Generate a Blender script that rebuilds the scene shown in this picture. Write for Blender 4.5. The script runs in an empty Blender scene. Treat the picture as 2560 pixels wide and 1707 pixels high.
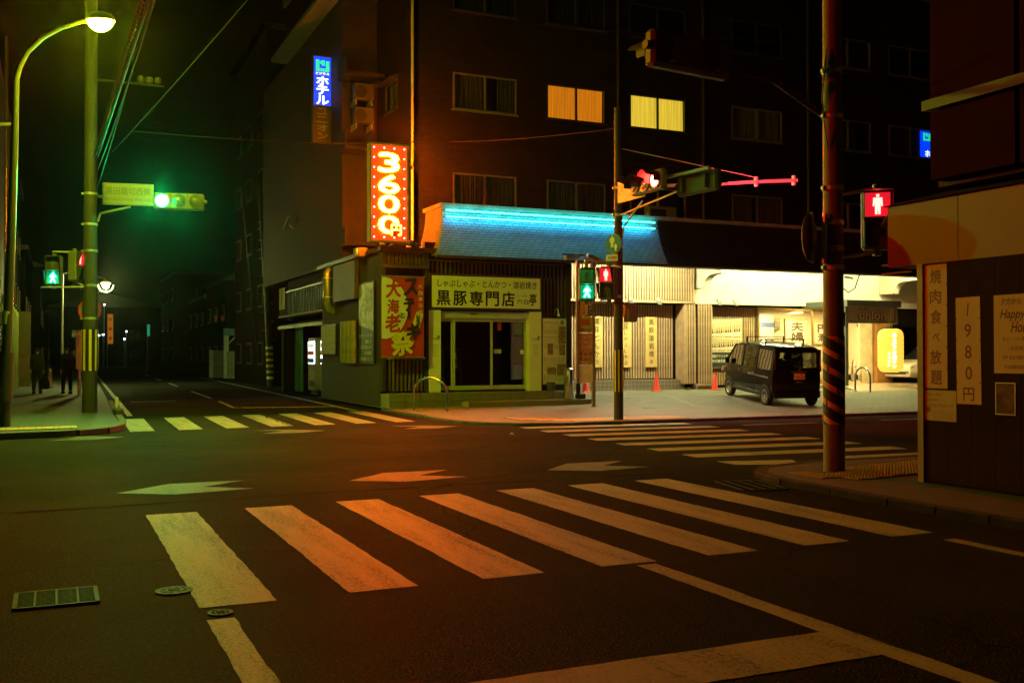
import bpy, bmesh, math, random
from mathutils import Matrix, Vector
random.seed(7)
PI = math.pi
sc = bpy.context.scene
COL = sc.collection

# ------------------------------------------------------------------ camera
YAW, PIT, ROL, EYE = math.radians(24.326), math.radians(0.7194), math.radians(0.065), 1.5
cam = bpy.data.cameras.new('camera')
cam.sensor_width = 36.0
cam.lens = 35.616
cam.clip_end = 2000
cam.clip_start = 0.05
cam_o = bpy.data.objects.new('camera', cam)
COL.objects.link(cam_o)
cam_o.location = (0, 0, EYE)
cam_o.rotation_mode = 'XYZ'
cam_o.rotation_euler = (Matrix.Rotation(-YAW, 3, 'Z') @ Matrix.Rotation(PI/2 + PIT, 3, 'X') @ Matrix.Rotation(-ROL, 3, 'Z')).to_euler()
sc.camera = cam_o

# ------------------------------------------------------------------ night sky, exposure
world = bpy.data.worlds.new('World')
sc.world = world
world.use_nodes = True
wt = world.node_tree
for n in list(wt.nodes):
    wt.nodes.remove(n)
wo = wt.nodes.new('ShaderNodeOutputWorld')
wb = wt.nodes.new('ShaderNodeBackground')
ws = wt.nodes.new('ShaderNodeTexSky')
ws.sky_type = 'NISHITA'
ws.sun_disc = False
ws.sun_elevation = math.radians(-8)
ws.sun_rotation = math.radians(200)
wb.inputs['Strength'].default_value = 0.001
wt.links.new(ws.outputs[0], wb.inputs[0])
wt.links.new(wb.outputs[0], wo.inputs[0])
vs = sc.view_settings
vs.view_transform = 'Standard'
vs.look = 'None'
vs.exposure = -0.15
vs.gamma = 1.0
vs.use_curve_mapping = False
sc.render.engine = 'CYCLES'
cy = sc.cycles
cy.use_denoising = True
cy.max_bounces = 5
cy.diffuse_bounces = 2
cy.glossy_bounces = 3
cy.transmission_bounces = 4
cy.transparent_max_bounces = 10
cy.volume_bounces = 0
cy.caustics_reflective = False
cy.caustics_refractive = False
cy.sample_clamp_indirect = 3.0
cy.use_adaptive_sampling = True
cy.adaptive_threshold = 0.02

# ------------------------------------------------------------------ materials
MATS = {}

def nodes_of(name):
    m = bpy.data.materials.new(name)
    m.use_nodes = True
    nt = m.node_tree
    b = nt.nodes['Principled BSDF']
    return m, nt, b

def N(nt, t, **kw):
    n = nt.nodes.new('ShaderNode' + t)
    for k, v in kw.items():
        if k.startswith('i_'):
            n.inputs[k[2:].replace('_', ' ')].default_value = v
        else:
            setattr(n, k, v)
    return n

def ramp(nt, src, stops):
    r = nt.nodes.new('ShaderNodeValToRGB')
    el = r.color_ramp.elements
    while len(el) < len(stops):
        el.new(0.5)
    for e, (p, c) in zip(el, stops):
        e.position = p
        e.color = (*c, 1) if len(c) == 3 else c
    nt.links.new(src, r.inputs[0])
    return r.outputs[0]

def mat(name, col, rough=0.6, metal=0.0, var=0.18, scale=3.0, bump=0.0, bscale=40.0, spec=0.5, grime=0.0, coat=0.0):
    if name in MATS:
        return MATS[name]
    m, nt, b = nodes_of(name)
    tc = N(nt, 'TexCoord')
    no = N(nt, 'TexNoise', i_Scale=scale, i_Detail=6.0, i_Roughness=0.6)
    nt.links.new(tc.outputs['Object'], no.inputs['Vector'])
    lo = tuple(max(0, c*(1-var)) for c in col)
    hi = tuple(min(1, c*(1+var)) for c in col)
    c = ramp(nt, no.outputs['Fac'], [(0.3, lo), (0.7, hi)])
    if grime > 0:
        g = N(nt, 'TexNoise', i_Scale=scale*0.37, i_Detail=8.0, i_Roughness=0.72)
        mp = N(nt, 'Mapping')
        mp.inputs['Scale'].default_value = (1.6, 1.6, 0.35)
        nt.links.new(tc.outputs['Object'], mp.inputs[0])
        nt.links.new(mp.outputs[0], g.inputs['Vector'])
        gr = ramp(nt, g.outputs['Fac'], [(0.42, (0, 0, 0)), (0.7, (1, 1, 1))])
        mx = N(nt, 'MixRGB', blend_type='MULTIPLY')
        mm = N(nt, 'Math', operation='MULTIPLY')
        mm.inputs[1].default_value = grime
        nt.links.new(gr, mm.inputs[0])
        nt.links.new(mm.outputs[0], mx.inputs[0])
        nt.links.new(c, mx.inputs[1])
        mx.inputs[2].default_value = (0.25, 0.2, 0.14, 1)
        c = mx.outputs[0]
    nt.links.new(c, b.inputs['Base Color'])
    b.inputs['Roughness'].default_value = rough
    b.inputs['Metallic'].default_value = metal
    b.inputs['Specular IOR Level'].default_value = spec
    b.inputs['Coat Weight'].default_value = coat
    if bump > 0:
        bn = N(nt, 'TexNoise', i_Scale=bscale, i_Detail=4.0)
        nt.links.new(tc.outputs['Object'], bn.inputs['Vector'])
        bu = N(nt, 'Bump', i_Strength=bump, i_Distance=0.01)
        nt.links.new(bn.outputs['Fac'], bu.inputs['Height'])
        nt.links.new(bu.outputs[0], b.inputs['Normal'])
    MATS[name] = m
    return m

def emit(name, col, strength, back=None):
    if name in MATS:
        return MATS[name]
    m, nt, b = nodes_of(name)
    b.inputs['Base Color'].default_value = (*[min(1, c*0.5+0.02) for c in col], 1)
    b.inputs['Roughness'].default_value = 0.4
    b.inputs['Emission Color'].default_value = (*col, 1)
    b.inputs['Emission Strength'].default_value = strength
    MATS[name] = m
    return m

def brickmat(name, c1, c2, mortar, w, h, gap=0.012, rough=0.5, bump=0.5, flat=False, off=0.5, spec=0.5):
    """tiles in metres on any upright wall (or flat ground)"""
    if name in MATS:
        return MATS[name]
    m, nt, b = nodes_of(name)
    tc = N(nt, 'TexCoord')
    sp = N(nt, 'SeparateXYZ')
    nt.links.new(tc.outputs['Object'], sp.inputs[0])
    cb = N(nt, 'CombineXYZ')
    if flat:
        nt.links.new(sp.outputs[0], cb.inputs[0])
        nt.links.new(sp.outputs[1], cb.inputs[1])
    else:
        ad = N(nt, 'Math', operation='ADD')
        nt.links.new(sp.outputs[0], ad.inputs[0])
        nt.links.new(sp.outputs[1], ad.inputs[1])
        nt.links.new(ad.outputs[0], cb.inputs[0])
        nt.links.new(sp.outputs[2], cb.inputs[1])
    br = N(nt, 'TexBrick', offset=off)
    br.inputs['Scale'].default_value = 1.0
    br.inputs['Brick Width'].default_value = w
    br.inputs['Row Height'].default_value = h
    br.inputs['Mortar Size'].default_value = gap
    br.inputs['Mortar Smooth'].default_value = 0.1
    br.inputs['Color1'].default_value = (*c1, 1)
    br.inputs['Color2'].default_value = (*c2, 1)
    br.inputs['Mortar'].default_value = (*mortar, 1)
    nt.links.new(cb.outputs[0], br.inputs['Vector'])
    no = N(nt, 'TexNoise', i_Scale=1.3, i_Detail=7.0, i_Roughness=0.7)
    nt.links.new(tc.outputs['Object'], no.inputs['Vector'])
    mx = N(nt, 'MixRGB', blend_type='MULTIPLY')
    mx.inputs[0].default_value = 0.7
    nt.links.new(br.outputs['Color'], mx.inputs[1])
    nt.links.new(ramp(nt, no.outputs['Fac'], [(0.3, (0.6, 0.58, 0.55)), (0.7, (1, 1, 1))]), mx.inputs[2])
    nt.links.new(mx.outputs[0], b.inputs['Base Color'])
    b.inputs['Roughness'].default_value = rough
    b.inputs['Specular IOR Level'].default_value = spec
    bu = N(nt, 'Bump', i_Strength=bump, i_Distance=0.01, invert=True)
    nt.links.new(br.outputs['Fac'], bu.inputs['Height'])
    nt.links.new(bu.outputs[0], b.inputs['Normal'])
    MATS[name] = m
    return m

def asphalt():
    m, nt, b = nodes_of('asphalt')
    tc = N(nt, 'TexCoord')
    f = N(nt, 'TexNoise', i_Scale=34.0, i_Detail=6.0, i_Roughness=0.85)
    nt.links.new(tc.outputs['Object'], f.inputs['Vector'])
    l = N(nt, 'TexNoise', i_Scale=0.35, i_Detail=7.0, i_Roughness=0.65)
    nt.links.new(tc.outputs['Object'], l.inputs['Vector'])
    vo = N(nt, 'TexVoronoi', i_Scale=75.0)
    nt.links.new(tc.outputs['Object'], vo.inputs['Vector'])
    c1 = ramp(nt, f.outputs['Fac'], [(0.3, (0.010, 0.0092, 0.0078)), (0.56, (0.024, 0.022, 0.0185)), (0.72, (0.11, 0.098, 0.08))])
    mx = N(nt, 'MixRGB', blend_type='MULTIPLY')
    mx.inputs[0].default_value = 0.6
    nt.links.new(c1, mx.inputs[1])
    nt.links.new(ramp(nt, l.outputs['Fac'], [(0.32, (0.32, 0.32, 0.32)), (0.5, (0.85, 0.84, 0.82)), (0.68, (1.5, 1.45, 1.4))]), mx.inputs[2])
    # hairline cracks and patch seams
    wv = N(nt, 'TexNoise', i_Scale=1.4, i_Detail=4.0)
    nt.links.new(tc.outputs['Object'], wv.inputs['Vector'])
    ma = N(nt, 'VectorMath', operation='MULTIPLY_ADD')
    nt.links.new(wv.outputs['Color'], ma.inputs[0])
    ma.inputs[1].default_value = (0.8, 0.8, 0)
    nt.links.new(tc.outputs['Object'], ma.inputs[2])
    cr = N(nt, 'TexVoronoi', feature='DISTANCE_TO_EDGE', i_Scale=0.21)
    nt.links.new(ma.outputs[0], cr.inputs['Vector'])
    ck = ramp(nt, cr.outputs['Distance'], [(0.0, (0.25, 0.25, 0.25)), (0.0035, (1, 1, 1))])
    m2 = N(nt, 'MixRGB', blend_type='MULTIPLY')
    m2.inputs[0].default_value = 0.8
    nt.links.new(mx.outputs[0], m2.inputs[1])
    nt.links.new(ck, m2.inputs[2])
    nt.links.new(m2.outputs[0], b.inputs['Base Color'])
    nt.links.new(ramp(nt, l.outputs['Fac'], [(0.3, (0.52, 0.52, 0.52)), (0.7, (0.7, 0.7, 0.7))]), b.inputs['Roughness'])
    b.inputs['Specular IOR Level'].default_value = 0.0
    gl = N(nt, 'BsdfGlossy')
    gl.inputs['Roughness'].default_value = 0.48
    gl.inputs['Color'].default_value = (0.9, 0.88, 0.84, 1)
    gm = N(nt, 'MixShader')
    gm.inputs[0].default_value = 0.011
    nt.links.new(b.outputs[0], gm.inputs[1])
    nt.links.new(gl.outputs[0], gm.inputs[2])
    nt.links.new(gm.outputs[0], nt.nodes['Material Output'].inputs['Surface'])
    bu = N(nt, 'Bump', i_Strength=0.55, i_Distance=0.012)
    nt.links.new(vo.outputs['Distance'], bu.inputs['Height'])
    b2 = N(nt, 'Bump', i_Strength=0.5, i_Distance=0.01)
    nt.links.new(f.outputs['Fac'], b2.inputs['Height'])
    nt.links.new(bu.outputs[0], b2.inputs['Normal'])
    nt.links.new(b2.outputs[0], b.inputs['Normal'])
    nt.links.new(b2.outputs[0], gl.inputs['Normal'])
    MATS['asphalt'] = m
    return m

def paint(name, col, wear=0.5):
    """road paint worn through to the asphalt, streaked along the traffic"""
    m, nt, b = nodes_of(name)
    tc = N(nt, 'TexCoord')
    f = N(nt, 'TexNoise', i_Scale=42.0, i_Detail=5.0, i_Roughness=0.8)
    nt.links.new(tc.outputs['Object'], f.inputs['Vector'])
    mp = N(nt, 'Mapping')
    mp.inputs['Scale'].default_value = (4.0, 0.5, 1)
    nt.links.new(tc.outputs['Object'], mp.inputs[0])
    s = N(nt, 'TexNoise', i_Scale=1.2, i_Detail=5.0, i_Roughness=0.6)
    nt.links.new(mp.outputs[0], s.inputs['Vector'])
    ad = N(nt, 'Math', operation='MULTIPLY_ADD')
    nt.links.new(s.outputs['Fac'], ad.inputs[0])
    ad.inputs[1].default_value = 0.55
    nt.links.new(f.outputs['Fac'], ad.inputs[2])
    w = ramp(nt, ad.outputs[0], [(0.62-0.25*wear, (1, 1, 1)), (0.80, (0.66, 0.66, 0.66)), (0.93, (0.12, 0.12, 0.12))])
    mx = N(nt, 'MixRGB')
    nt.links.new(w, mx.inputs[0])
    mx.inputs[1].default_value = (0.04, 0.037, 0.033, 1)
    mx.inputs[2].default_value = (*col, 1)
    nt.links.new(mx.outputs[0], b.inputs['Base Color'])
    b.inputs['Roughness'].default_value = 0.6
    b.inputs['Specular IOR Level'].default_value = 0.04
    bu = N(nt, 'Bump', i_Strength=0.3, i_Distance=0.008)
    nt.links.new(f.outputs['Fac'], bu.inputs['Height'])
    nt.links.new(bu.outputs[0], b.inputs['Normal'])
    MATS[name] = m
    return m

def glass(name, tint=(0.8, 0.85, 0.82), refl=0.12):
    m = bpy.data.materials.new(name)
    m.use_nodes = True
    nt = m.node_tree
    nt.nodes.remove(nt.nodes['Principled BSDF'])
    out = nt.nodes['Material Output']
    t = N(nt, 'BsdfTransparent')
    t.inputs[0].default_value = (*tint, 1)
    g = N(nt, 'BsdfGlossy')
    g.inputs['Roughness'].default_value = 0.03
    mx = N(nt, 'MixShader')
    fr = N(nt, 'LayerWeight')
    fr.inputs[0].default_value = 0.25
    ad = N(nt, 'Math', operation='MULTIPLY_ADD')
    nt.links.new(fr.outputs['Fresnel'], ad.inputs[0])
    ad.inputs[1].default_value = 0.8
    ad.inputs[2].default_value = refl*0.3
    nt.links.new(ad.outputs[0], mx.inputs[0])
    nt.links.new(t.outputs[0], mx.inputs[1])
    nt.links.new(g.outputs[0], mx.inputs[2])
    nt.links.new(mx.outputs[0], out.inputs['Surface'])
    MATS[name] = m
    return m

# ------------------------------------------------------------------ mesh helpers
class MB:
    def __init__(s, M=None):
        s.v = []
        s.f = []
        s.M = M

    def add(s, vs, fs):
        k = len(s.v)
        if s.M is not None:
            vs = [tuple(s.M @ Vector(p)) for p in vs]
        s.v += [tuple(p) for p in vs]
        s.f += [tuple(i+k for i in f) for f in fs]
        return s

    def box(s, x0, y0, z0, x1, y1, z1):
        x0, x1 = min(x0, x1), max(x0, x1)
        y0, y1 = min(y0, y1), max(y0, y1)
        z0, z1 = min(z0, z1), max(z0, z1)
        return s.add([(x0,y0,z0),(x1,y0,z0),(x1,y1,z0),(x0,y1,z0),(x0,y0,z1),(x1,y0,z1),(x1,y1,z1),(x0,y1,z1)],
                     [(0,3,2,1),(4,5,6,7),(0,1,5,4),(1,2,6,5),(2,3,7,6),(3,0,4,7)])

    def cbox(s, c, d, b=0.0):
        """box by centre and size, chamfered by b"""
        x, y, z = c
        a, e, h = d[0]/2, d[1]/2, d[2]/2
        if b <= 0:
            return s.box(x-a, y-e, z-h, x+a, y+e, z+h)
        vs, ix = [], {}
        for sx in (-1, 1):
            for sy in (-1, 1):
                for sz in (-1, 1):
                    for ax in range(3):
                        q = [a-b, e-b, h-b]
                        q[ax] += b
                        ix[(sx, sy, sz, ax)] = len(vs)
                        vs.append((x+sx*q[0], y+sy*q[1], z+sz*q[2]))
        fs = []
        for ax in range(3):
            o = [i for i in range(3) if i != ax]
            for sg in (-1, 1):
                quad = []
                for u, w in ((-1, -1), (1, -1), (1, 1), (-1, 1)):
                    k = [0, 0, 0]
                    k[ax] = sg
                    k[o[0]] = u
                    k[o[1]] = w
                    quad.append(ix[(*k, ax)])
                fs.append(tuple(quad))
        for ax in range(3):
            o = [i for i in range(3) if i != ax]
            for u in (-1, 1):
                for w in (-1, 1):
                    k0, k1 = [0, 0, 0], [0, 0, 0]
                    k0[o[0]] = k1[o[0]] = u
                    k0[o[1]] = k1[o[1]] = w
                    k0[ax], k1[ax] = -1, 1
                    fs.append((ix[(*k0, o[0])], ix[(*k1, o[0])], ix[(*k1, o[1])], ix[(*k0, o[1])]))
        for sx in (-1, 1):
            for sy in (-1, 1):
                for sz in (-1, 1):
                    fs.append(tuple(ix[(sx, sy, sz, a_)] for a_ in range(3)))
        return s.add(vs, fs)

    def quad(s, a, b, c, d):
        return s.add([a, b, c, d], [(0, 1, 2, 3)])

    def poly(s, pts):
        return s.add(pts, [tuple(range(len(pts)))])

    def path(s, pts, r, n=8, cap=True):
        """tube through pts, r a number or one per point"""
        pts = [Vector(p) for p in pts]
        rs = r if isinstance(r, (list, tuple)) else [r]*len(pts)
        vs, fs = [], []
        up = None
        for i, p in enumerate(pts):
            t = (pts[min(i+1, len(pts)-1)] - pts[max(i-1, 0)]).normalized()
            if up is None:
                up = Vector((0, 0, 1)) if abs(t.z) < 0.9 else Vector((1, 0, 0))
            a = t.cross(up)
            if a.length < 1e-5:
                a = t.cross(Vector((0, 1, 0)))
            a.normalize()
            up = a.cross(t).normalized()
            for k in range(n):
                an = 2*PI*k/n
                vs.append(p + (a*math.cos(an) + up*math.sin(an))*rs[i])
        for i in range(len(pts)-1):
            for k in range(n):
                k2 = (k+1) % n
                fs.append((i*n+k, i*n+k2, (i+1)*n+k2, (i+1)*n+k))
        if cap:
            fs.append(tuple(range(n-1, -1, -1)))
            fs.append(tuple((len(pts)-1)*n + k for k in range(n)))
        return s.add(vs, fs)

    def lathe(s, prof, n=16, c=(0, 0, 0), axis='Z'):
        """revolve (r, h) pairs"""
        vs, fs = [], []
        for r, h in prof:
            for k in range(n):
                a = 2*PI*k/n
                x, y = r*math.cos(a), r*math.sin(a)
                p = (x, y, h) if axis == 'Z' else ((h, x, y) if axis == 'X' else (x, h, y))
                vs.append((p[0]+c[0], p[1]+c[1], p[2]+c[2]))
        for i in range(len(prof)-1):
            for k in range(n):
                k2 = (k+1) % n
                fs.append((i*n+k, i*n+k2, (i+1)*n+k2, (i+1)*n+k))
        fs.append(tuple(range(n-1, -1, -1)))
        fs.append(tuple((len(prof)-1)*n+k for k in range(n)))
        return s.add(vs, fs)

    def prism(s, pts, ax, a, b):
        """extrude a polygon of 2-D pts along axis ax from a to b"""
        def P(u, w, h):
            return (h, u, w) if ax == 'X' else ((u, h, w) if ax == 'Y' else (u, w, h))
        n = len(pts)
        vs = [P(*p, a) for p in pts] + [P(*p, b) for p in pts]
        fs = [tuple(range(n)), tuple(range(2*n-1, n-1, -1))]
        for i in range(n):
            j = (i+1) % n
            fs.append((i, i+n, j+n, j))
        return s.add(vs, fs)

    def loft(s, rings, close=True, caps=True):
        n = len(rings[0])
        vs = [p for r in rings for p in r]
        fs = []
        for i in range(len(rings)-1):
            for k in range(n if close else n-1):
                k2 = (k+1) % n
                fs.append((i*n+k, i*n+k2, (i+1)*n+k2, (i+1)*n+k))
        if caps:
            fs.append(tuple(range(n-1, -1, -1)))
            fs.append(tuple((len(rings)-1)*n+k for k in range(n)))
        return s.add(vs, fs)

    def mesh(s, name, smooth=False):
        me = bpy.data.meshes.new(name)
        me.from_pydata(s.v, [], s.f)
        bm = bmesh.new()
        bm.from_mesh(me)
        bmesh.ops.recalc_face_normals(bm, faces=bm.faces)
        bm.to_mesh(me)
        bm.free()
        if smooth:
            for p in me.polygons:
                p.use_smooth = True
            try:
                me.set_sharp_from_angle(angle=math.radians(38))
            except Exception:
                pass
        return me

    def build(s, name, m, parent=None, smooth=False):
        me = s.mesh(name, smooth)
        return obj(name, me, m, parent)

WORLD = {}

def obj(name, me, m, parent=None, loc=None, rot=None):
    o = bpy.data.objects.new(name, me)
    COL.objects.link(o)
    if m is not None and me is not None and len(me.materials) == 0:
        me.materials.append(m)
    if parent is not None:
        o.parent = parent
        if parent.name in WORLD:
            o.matrix_parent_inverse = Matrix.Translation(-Vector(WORLD[parent.name]))
    if loc is not None:
        o.location = loc
    if rot is not None:
        o.rotation_euler = rot
    return o

def tag(o, label, cat, group=None):
    o['label'] = label
    o['category'] = cat
    if group:
        o['group'] = group
    return o

def structure(o):
    o['kind'] = 'structure'
    return o

def thing(name, label, cat, loc=(0, 0, 0), group=None, rotz=None):
    """an Empty at the thing's base; without rotz its parts are modelled in world coordinates"""
    o = bpy.data.objects.new(name, None)
    COL.objects.link(o)
    o.empty_display_size = 0.2
    o.location = loc
    if rotz is None:
        WORLD[o.name] = loc
    else:
        o.rotation_euler = (0, 0, math.radians(rotz))
    return tag(o, label, cat, group)

def copy_tree(o, parent=None):
    c = o.copy()
    COL.objects.link(c)
    c.parent = parent
    if o.name in WORLD:
        WORLD[c.name] = WORLD[o.name]
    for ch in list(o.children):
        copy_tree(ch, c)
    return c

# ------------------------------------------------------------------ lettering
class Fr:
    """a plane in space: origin, u to the reader's right, v up"""
    def __init__(s, o, u=(1, 0, 0), v=(0, 0, 1)):
        s.o, s.u, s.v = Vector(o), Vector(u).normalized(), Vector(v).normalized()
        s.n = s.u.cross(s.v)

    def p(s, a, b, d=0.0):
        return s.o + s.u*a + s.v*b + s.n*d

FRONT = lambda x, y, z: Fr((x, y, z))                       # faces -Y
WEST = lambda x, y, z: Fr((x, y, z), (0, -1, 0))            # faces -X

GL = {}

def glyphs(s, bold=0.0, shear=0.0):
    k = (s, bold, shear)
    if k in GL:
        return GL[k]
    cu = bpy.data.curves.new('lettering', 'FONT')
    cu.body = s
    cu.size = 1.0
    cu.offset = bold
    cu.shear = shear
    cu.resolution_u = 3
    cu.fill_mode = 'BOTH'
    ob = bpy.data.objects.new('lettering_tmp', cu)
    COL.objects.link(ob)
    dg = bpy.context.evaluated_depsgraph_get()
    dg.update()
    ev = ob.evaluated_get(dg)
    me = ev.to_mesh()
    vs = [tuple(v.co) for v in me.vertices]
    fs = [tuple(p.vertices) for p in me.polygons]
    ev.to_mesh_clear()
    bpy.data.objects.remove(ob)
    bpy.data.curves.remove(cu)
    GL[k] = (vs, fs)
    return GL[k]

def put(mb, s, fr, u, v, w, h, d=0.004, bold=0.0, shear=0.0, tilt=0.0):
    """one run of text stretched into the box centred at (u, v), w by h, d in front of the plane"""
    vs, fs = glyphs(s, 0.0, shear)
    if not vs:
        return
    x0, x1 = min(p[0] for p in vs), max(p[0] for p in vs)
    y0, y1 = min(p[1] for p in vs), max(p[1] for p in vs)
    sx, sy = w/max(x1-x0, 1e-4), h/max(y1-y0, 1e-4)
    ct, st = math.cos(tilt), math.sin(tilt)
    sx *= 1-1.2*bold
    sy *= 1-1.2*bold
    g = bold*h*0.9
    shifts = [(0, 0)] if bold <= 0.004 else [(0, 0), (g, 0), (-g, 0), (0, g), (0, -g)]
    if bold > 0.025:
        shifts += [(g*0.7, g*0.7), (-g*0.7, g*0.7), (g*0.7, -g*0.7), (-g*0.7, -g*0.7)]
    for k, (du, dv) in enumerate(shifts):
        out = []
        for p in vs:
            a, b = (p[0]-(x0+x1)/2)*sx, (p[1]-(y0+y1)/2)*sy
            out.append(fr.p(u + du + a*ct - b*st, v + dv + a*st + b*ct, d + 0.0003*k))
        mb.add(out, fs)

def column(mb, s, fr, u, v_top, pitch, size, d=0.004, bold=0.02, wob=0.0, shear=0.0):
    """characters one under the other"""
    for i, ch in enumerate(s):
        if ch == ' ':
            continue
        if ch == '1':
            q = [(-0.10, -0.5), (0.02, -0.5), (0.12, 0.5), (0.0, 0.5)]
            mb.quad(*[fr.p(u + a*size, v_top - pitch*(i+0.5) + b*size, d) for a, b in q])
            continue
        k = 0.62 if ch in 'しゃぶつ・べき' else 1.0
        put(mb, ch, fr, u + random.uniform(-wob, wob)*size, v_top - pitch*(i+0.5), size*k*(0.35 if ch == '1' else (0.6 if ch in '0123456789' else 1.0)), size*k, d, bold, shear, random.uniform(-wob, wob))

def panel(fr, w, h, t=0.01):
    """a flat slab: the plane is its front face, centred on the frame's origin"""
    b = MB()
    q = [fr.p(-w/2, -h/2), fr.p(w/2, -h/2), fr.p(w/2, h/2), fr.p(-w/2, h/2)]
    r = [p - fr.n*t for p in q]
    b.add(q+r, [(0,1,2,3),(7,6,5,4),(0,4,5,1),(1,5,6,2),(2,6,7,3),(3,7,4,0)])
    return b

def smooth_step(a, b, x):
    t = max(0.0, min(1.0, (x-a)/(b-a)))
    return t*t*(3-2*t)

def zs(x, y):
    """height of the far pavement: level by the kerb, a ramp up to the parking bays"""
    a = 0.05 + 0.02*smooth_step(23.0, 25.8, y)
    b = 0.05 + max(0.0, min(0.20, 0.088*(y-23.0)))
    k = smooth_step(14.0, 15.2, x)
    return a*(1-k) + b*k

# ================================================================== THE SETTING
A_ = asphalt()
WHITE = paint('road_paint_white', (0.33, 0.32, 0.26), 0.5)
WHITE2 = paint('road_paint_old', (0.13, 0.135, 0.12), 0.9)
CONC = mat('concrete', (0.30, 0.29, 0.27), 0.8, var=0.22, scale=2.5, bump=0.25, bscale=30, grime=0.4)
KERB = mat('kerb_concrete', (0.075, 0.07, 0.06), 0.8, var=0.25, scale=5, bump=0.3, bscale=50, grime=0.4)
STEEL = mat('stainless_steel', (0.6, 0.6, 0.58), 0.25, 1.0, var=0.1, scale=4)
GALV = mat('galvanised_steel', (0.42, 0.43, 0.42), 0.45, 0.7, var=0.2, scale=6, grime=0.2)
BLACK = mat('black_plastic', (0.012, 0.012, 0.012), 0.5, var=0.2)
DARKM = mat('dark_metal', (0.03, 0.028, 0.026), 0.45, 0.4, var=0.25)
IRON = mat('cast_iron', (0.05, 0.055, 0.045), 0.6, 0.0, spec=0.03, var=0.3, scale=20, bump=0.3, bscale=80)
INK = mat('black_ink', (0.012, 0.012, 0.012), 0.6, var=0.1)
WHITEP = mat('white_paper', (0.78, 0.76, 0.68), 0.65, var=0.06, scale=6)

road = structure(MB().quad((-260, -60, 0), (320, -60, 0), (320, 520, 0), (-260, 520, 0)).build('road', A_))

def stripe(name, pts, m=WHITE, z=0.004):
    """a painted shape on the road, a thin sheet with slightly ragged edges"""
    out = []
    n = len(pts)
    for i in range(n):
        a, b = Vector(pts[i]), Vector(pts[(i+1) % n])
        d = (b-a).length
        k = max(1, int(d/0.12))
        nm = Vector((-(b-a).y, (b-a).x)).normalized()
        for j in range(k):
            t = j/k
            q = a.lerp(b, t) + (nm*random.uniform(-0.006, 0.006) if j else Vector((0, 0)))
            out.append((q.x, q.y, z))
    return MB().poly(out).build(name, m, road)

def rect(name, x0, y0, x1, y1, m=WHITE, z=0.004):
    return stripe(name, [(x0, y0), (x1, y0), (x1, y1), (x0, y1)], m, z)

# near crosswalk: seven stripes
for i in range(7):
    x = 0.789 + 0.913*i
    rect('crosswalk_stripe', x, 6.235 + 0.012*i, x+0.455, 10.05 + 0.05*i)
# far crosswalk over the side street
for i in range(7):
    x = 1.45 + 0.925*i
    stripe('crosswalk_stripe', [(x-0.10, 21.0+0.08*i), (x+0.36, 21.05+0.08*i), (x+0.47, 25.25+0.14*i), (x+0.0, 25.15+0.14*i)])
# crosswalk over the main street, stripes almost along it
for i in range(8):
    y = 11.27 + 1.03*i
    if i == 0:
        stripe('crosswalk_stripe', [(8.4, y), (9.25, y-0.33), (9.52, y+0.18), (8.42, y+0.46)])
        stripe('crosswalk_stripe', [(10.43, y-0.12), (12.1, y-0.24), (12.05, y+0.2), (10.2, y+0.32)])
    else:
        stripe('crosswalk_stripe', [(8.45+0.03*i, y), (12.25+0.03*i, y-0.30), (12.3+0.03*i, y+0.14), (8.5+0.03*i, y+0.45)])
# chevrons of the cycle lane
for x in (0.62, 3.2, 5.81, 8.42):
    if x < 8:
        stripe('road_arrow', [(x, 11.76), (x+0.58, 11.40), (x+1.43, 11.55), (x+0.92, 11.92), (x+1.46, 12.34), (x+0.60, 12.36)], WHITE2)
for x in (-0.1, 2.6, 5.1, 6.41):
    if x in (-0.1, 6.41, 2.6):
        o = x if x != 2.6 else 3.6
        stripe('road_arrow', [(o+1.28, 19.72), (o+0.7, 20.25), (o, 20.32), (o+0.5, 19.95), (o, 19.45), (o+0.7, 19.35)], WHITE2)
# lane lines
rect('lane_line', 3.77, -6, 3.93, 6.2)
rect('stop_line', 0.95, 3.86, 3.77, 4.31)
rect('edge_line', 0.79, -6, 0.945, 5.93)
rect('edge_line', 6.53, -6, 6.66, 6.02)
stripe('edge_line', [(1.63, 26.4), (1.76, 26.4), (2.9, 80), (2.78, 80)])
stripe('edge_line', [(7.25, 26.2), (7.4, 26.2), (8.9, 70), (8.76, 70)])
stripe('stop_line', [(4.65, 29.0), (7.35, 28.5), (7.35, 28.85), (4.65, 29.4)])
stripe('lane_line', [(4.55, 29.2), (4.68, 29.2), (4.9, 33.6), (4.78, 33.6)])
for y0, y1 in ((35.8, 43), (50, 56), (62, 68), (74, 80)):
    stripe('lane_line', [(4.83+(y0-35.8)*0.03, y0), (4.96+(y0-35.8)*0.03, y0), (4.96+(y1-35.8)*0.03, y1), (4.83+(y1-35.8)*0.03, y1)])
rect('lane_line', 2.2, 34.2, 3.6, 34.4, WHITE2)
# lines of the main street far side
for x0 in (13.2, 17.0, 21.0, 25.0):
    rect('lane_line', x0, 17.35, x0+2.0, 17.5, WHITE2)
rect('lane_line', 16.0, 14.9, 40, 15.03, WHITE2)

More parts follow.
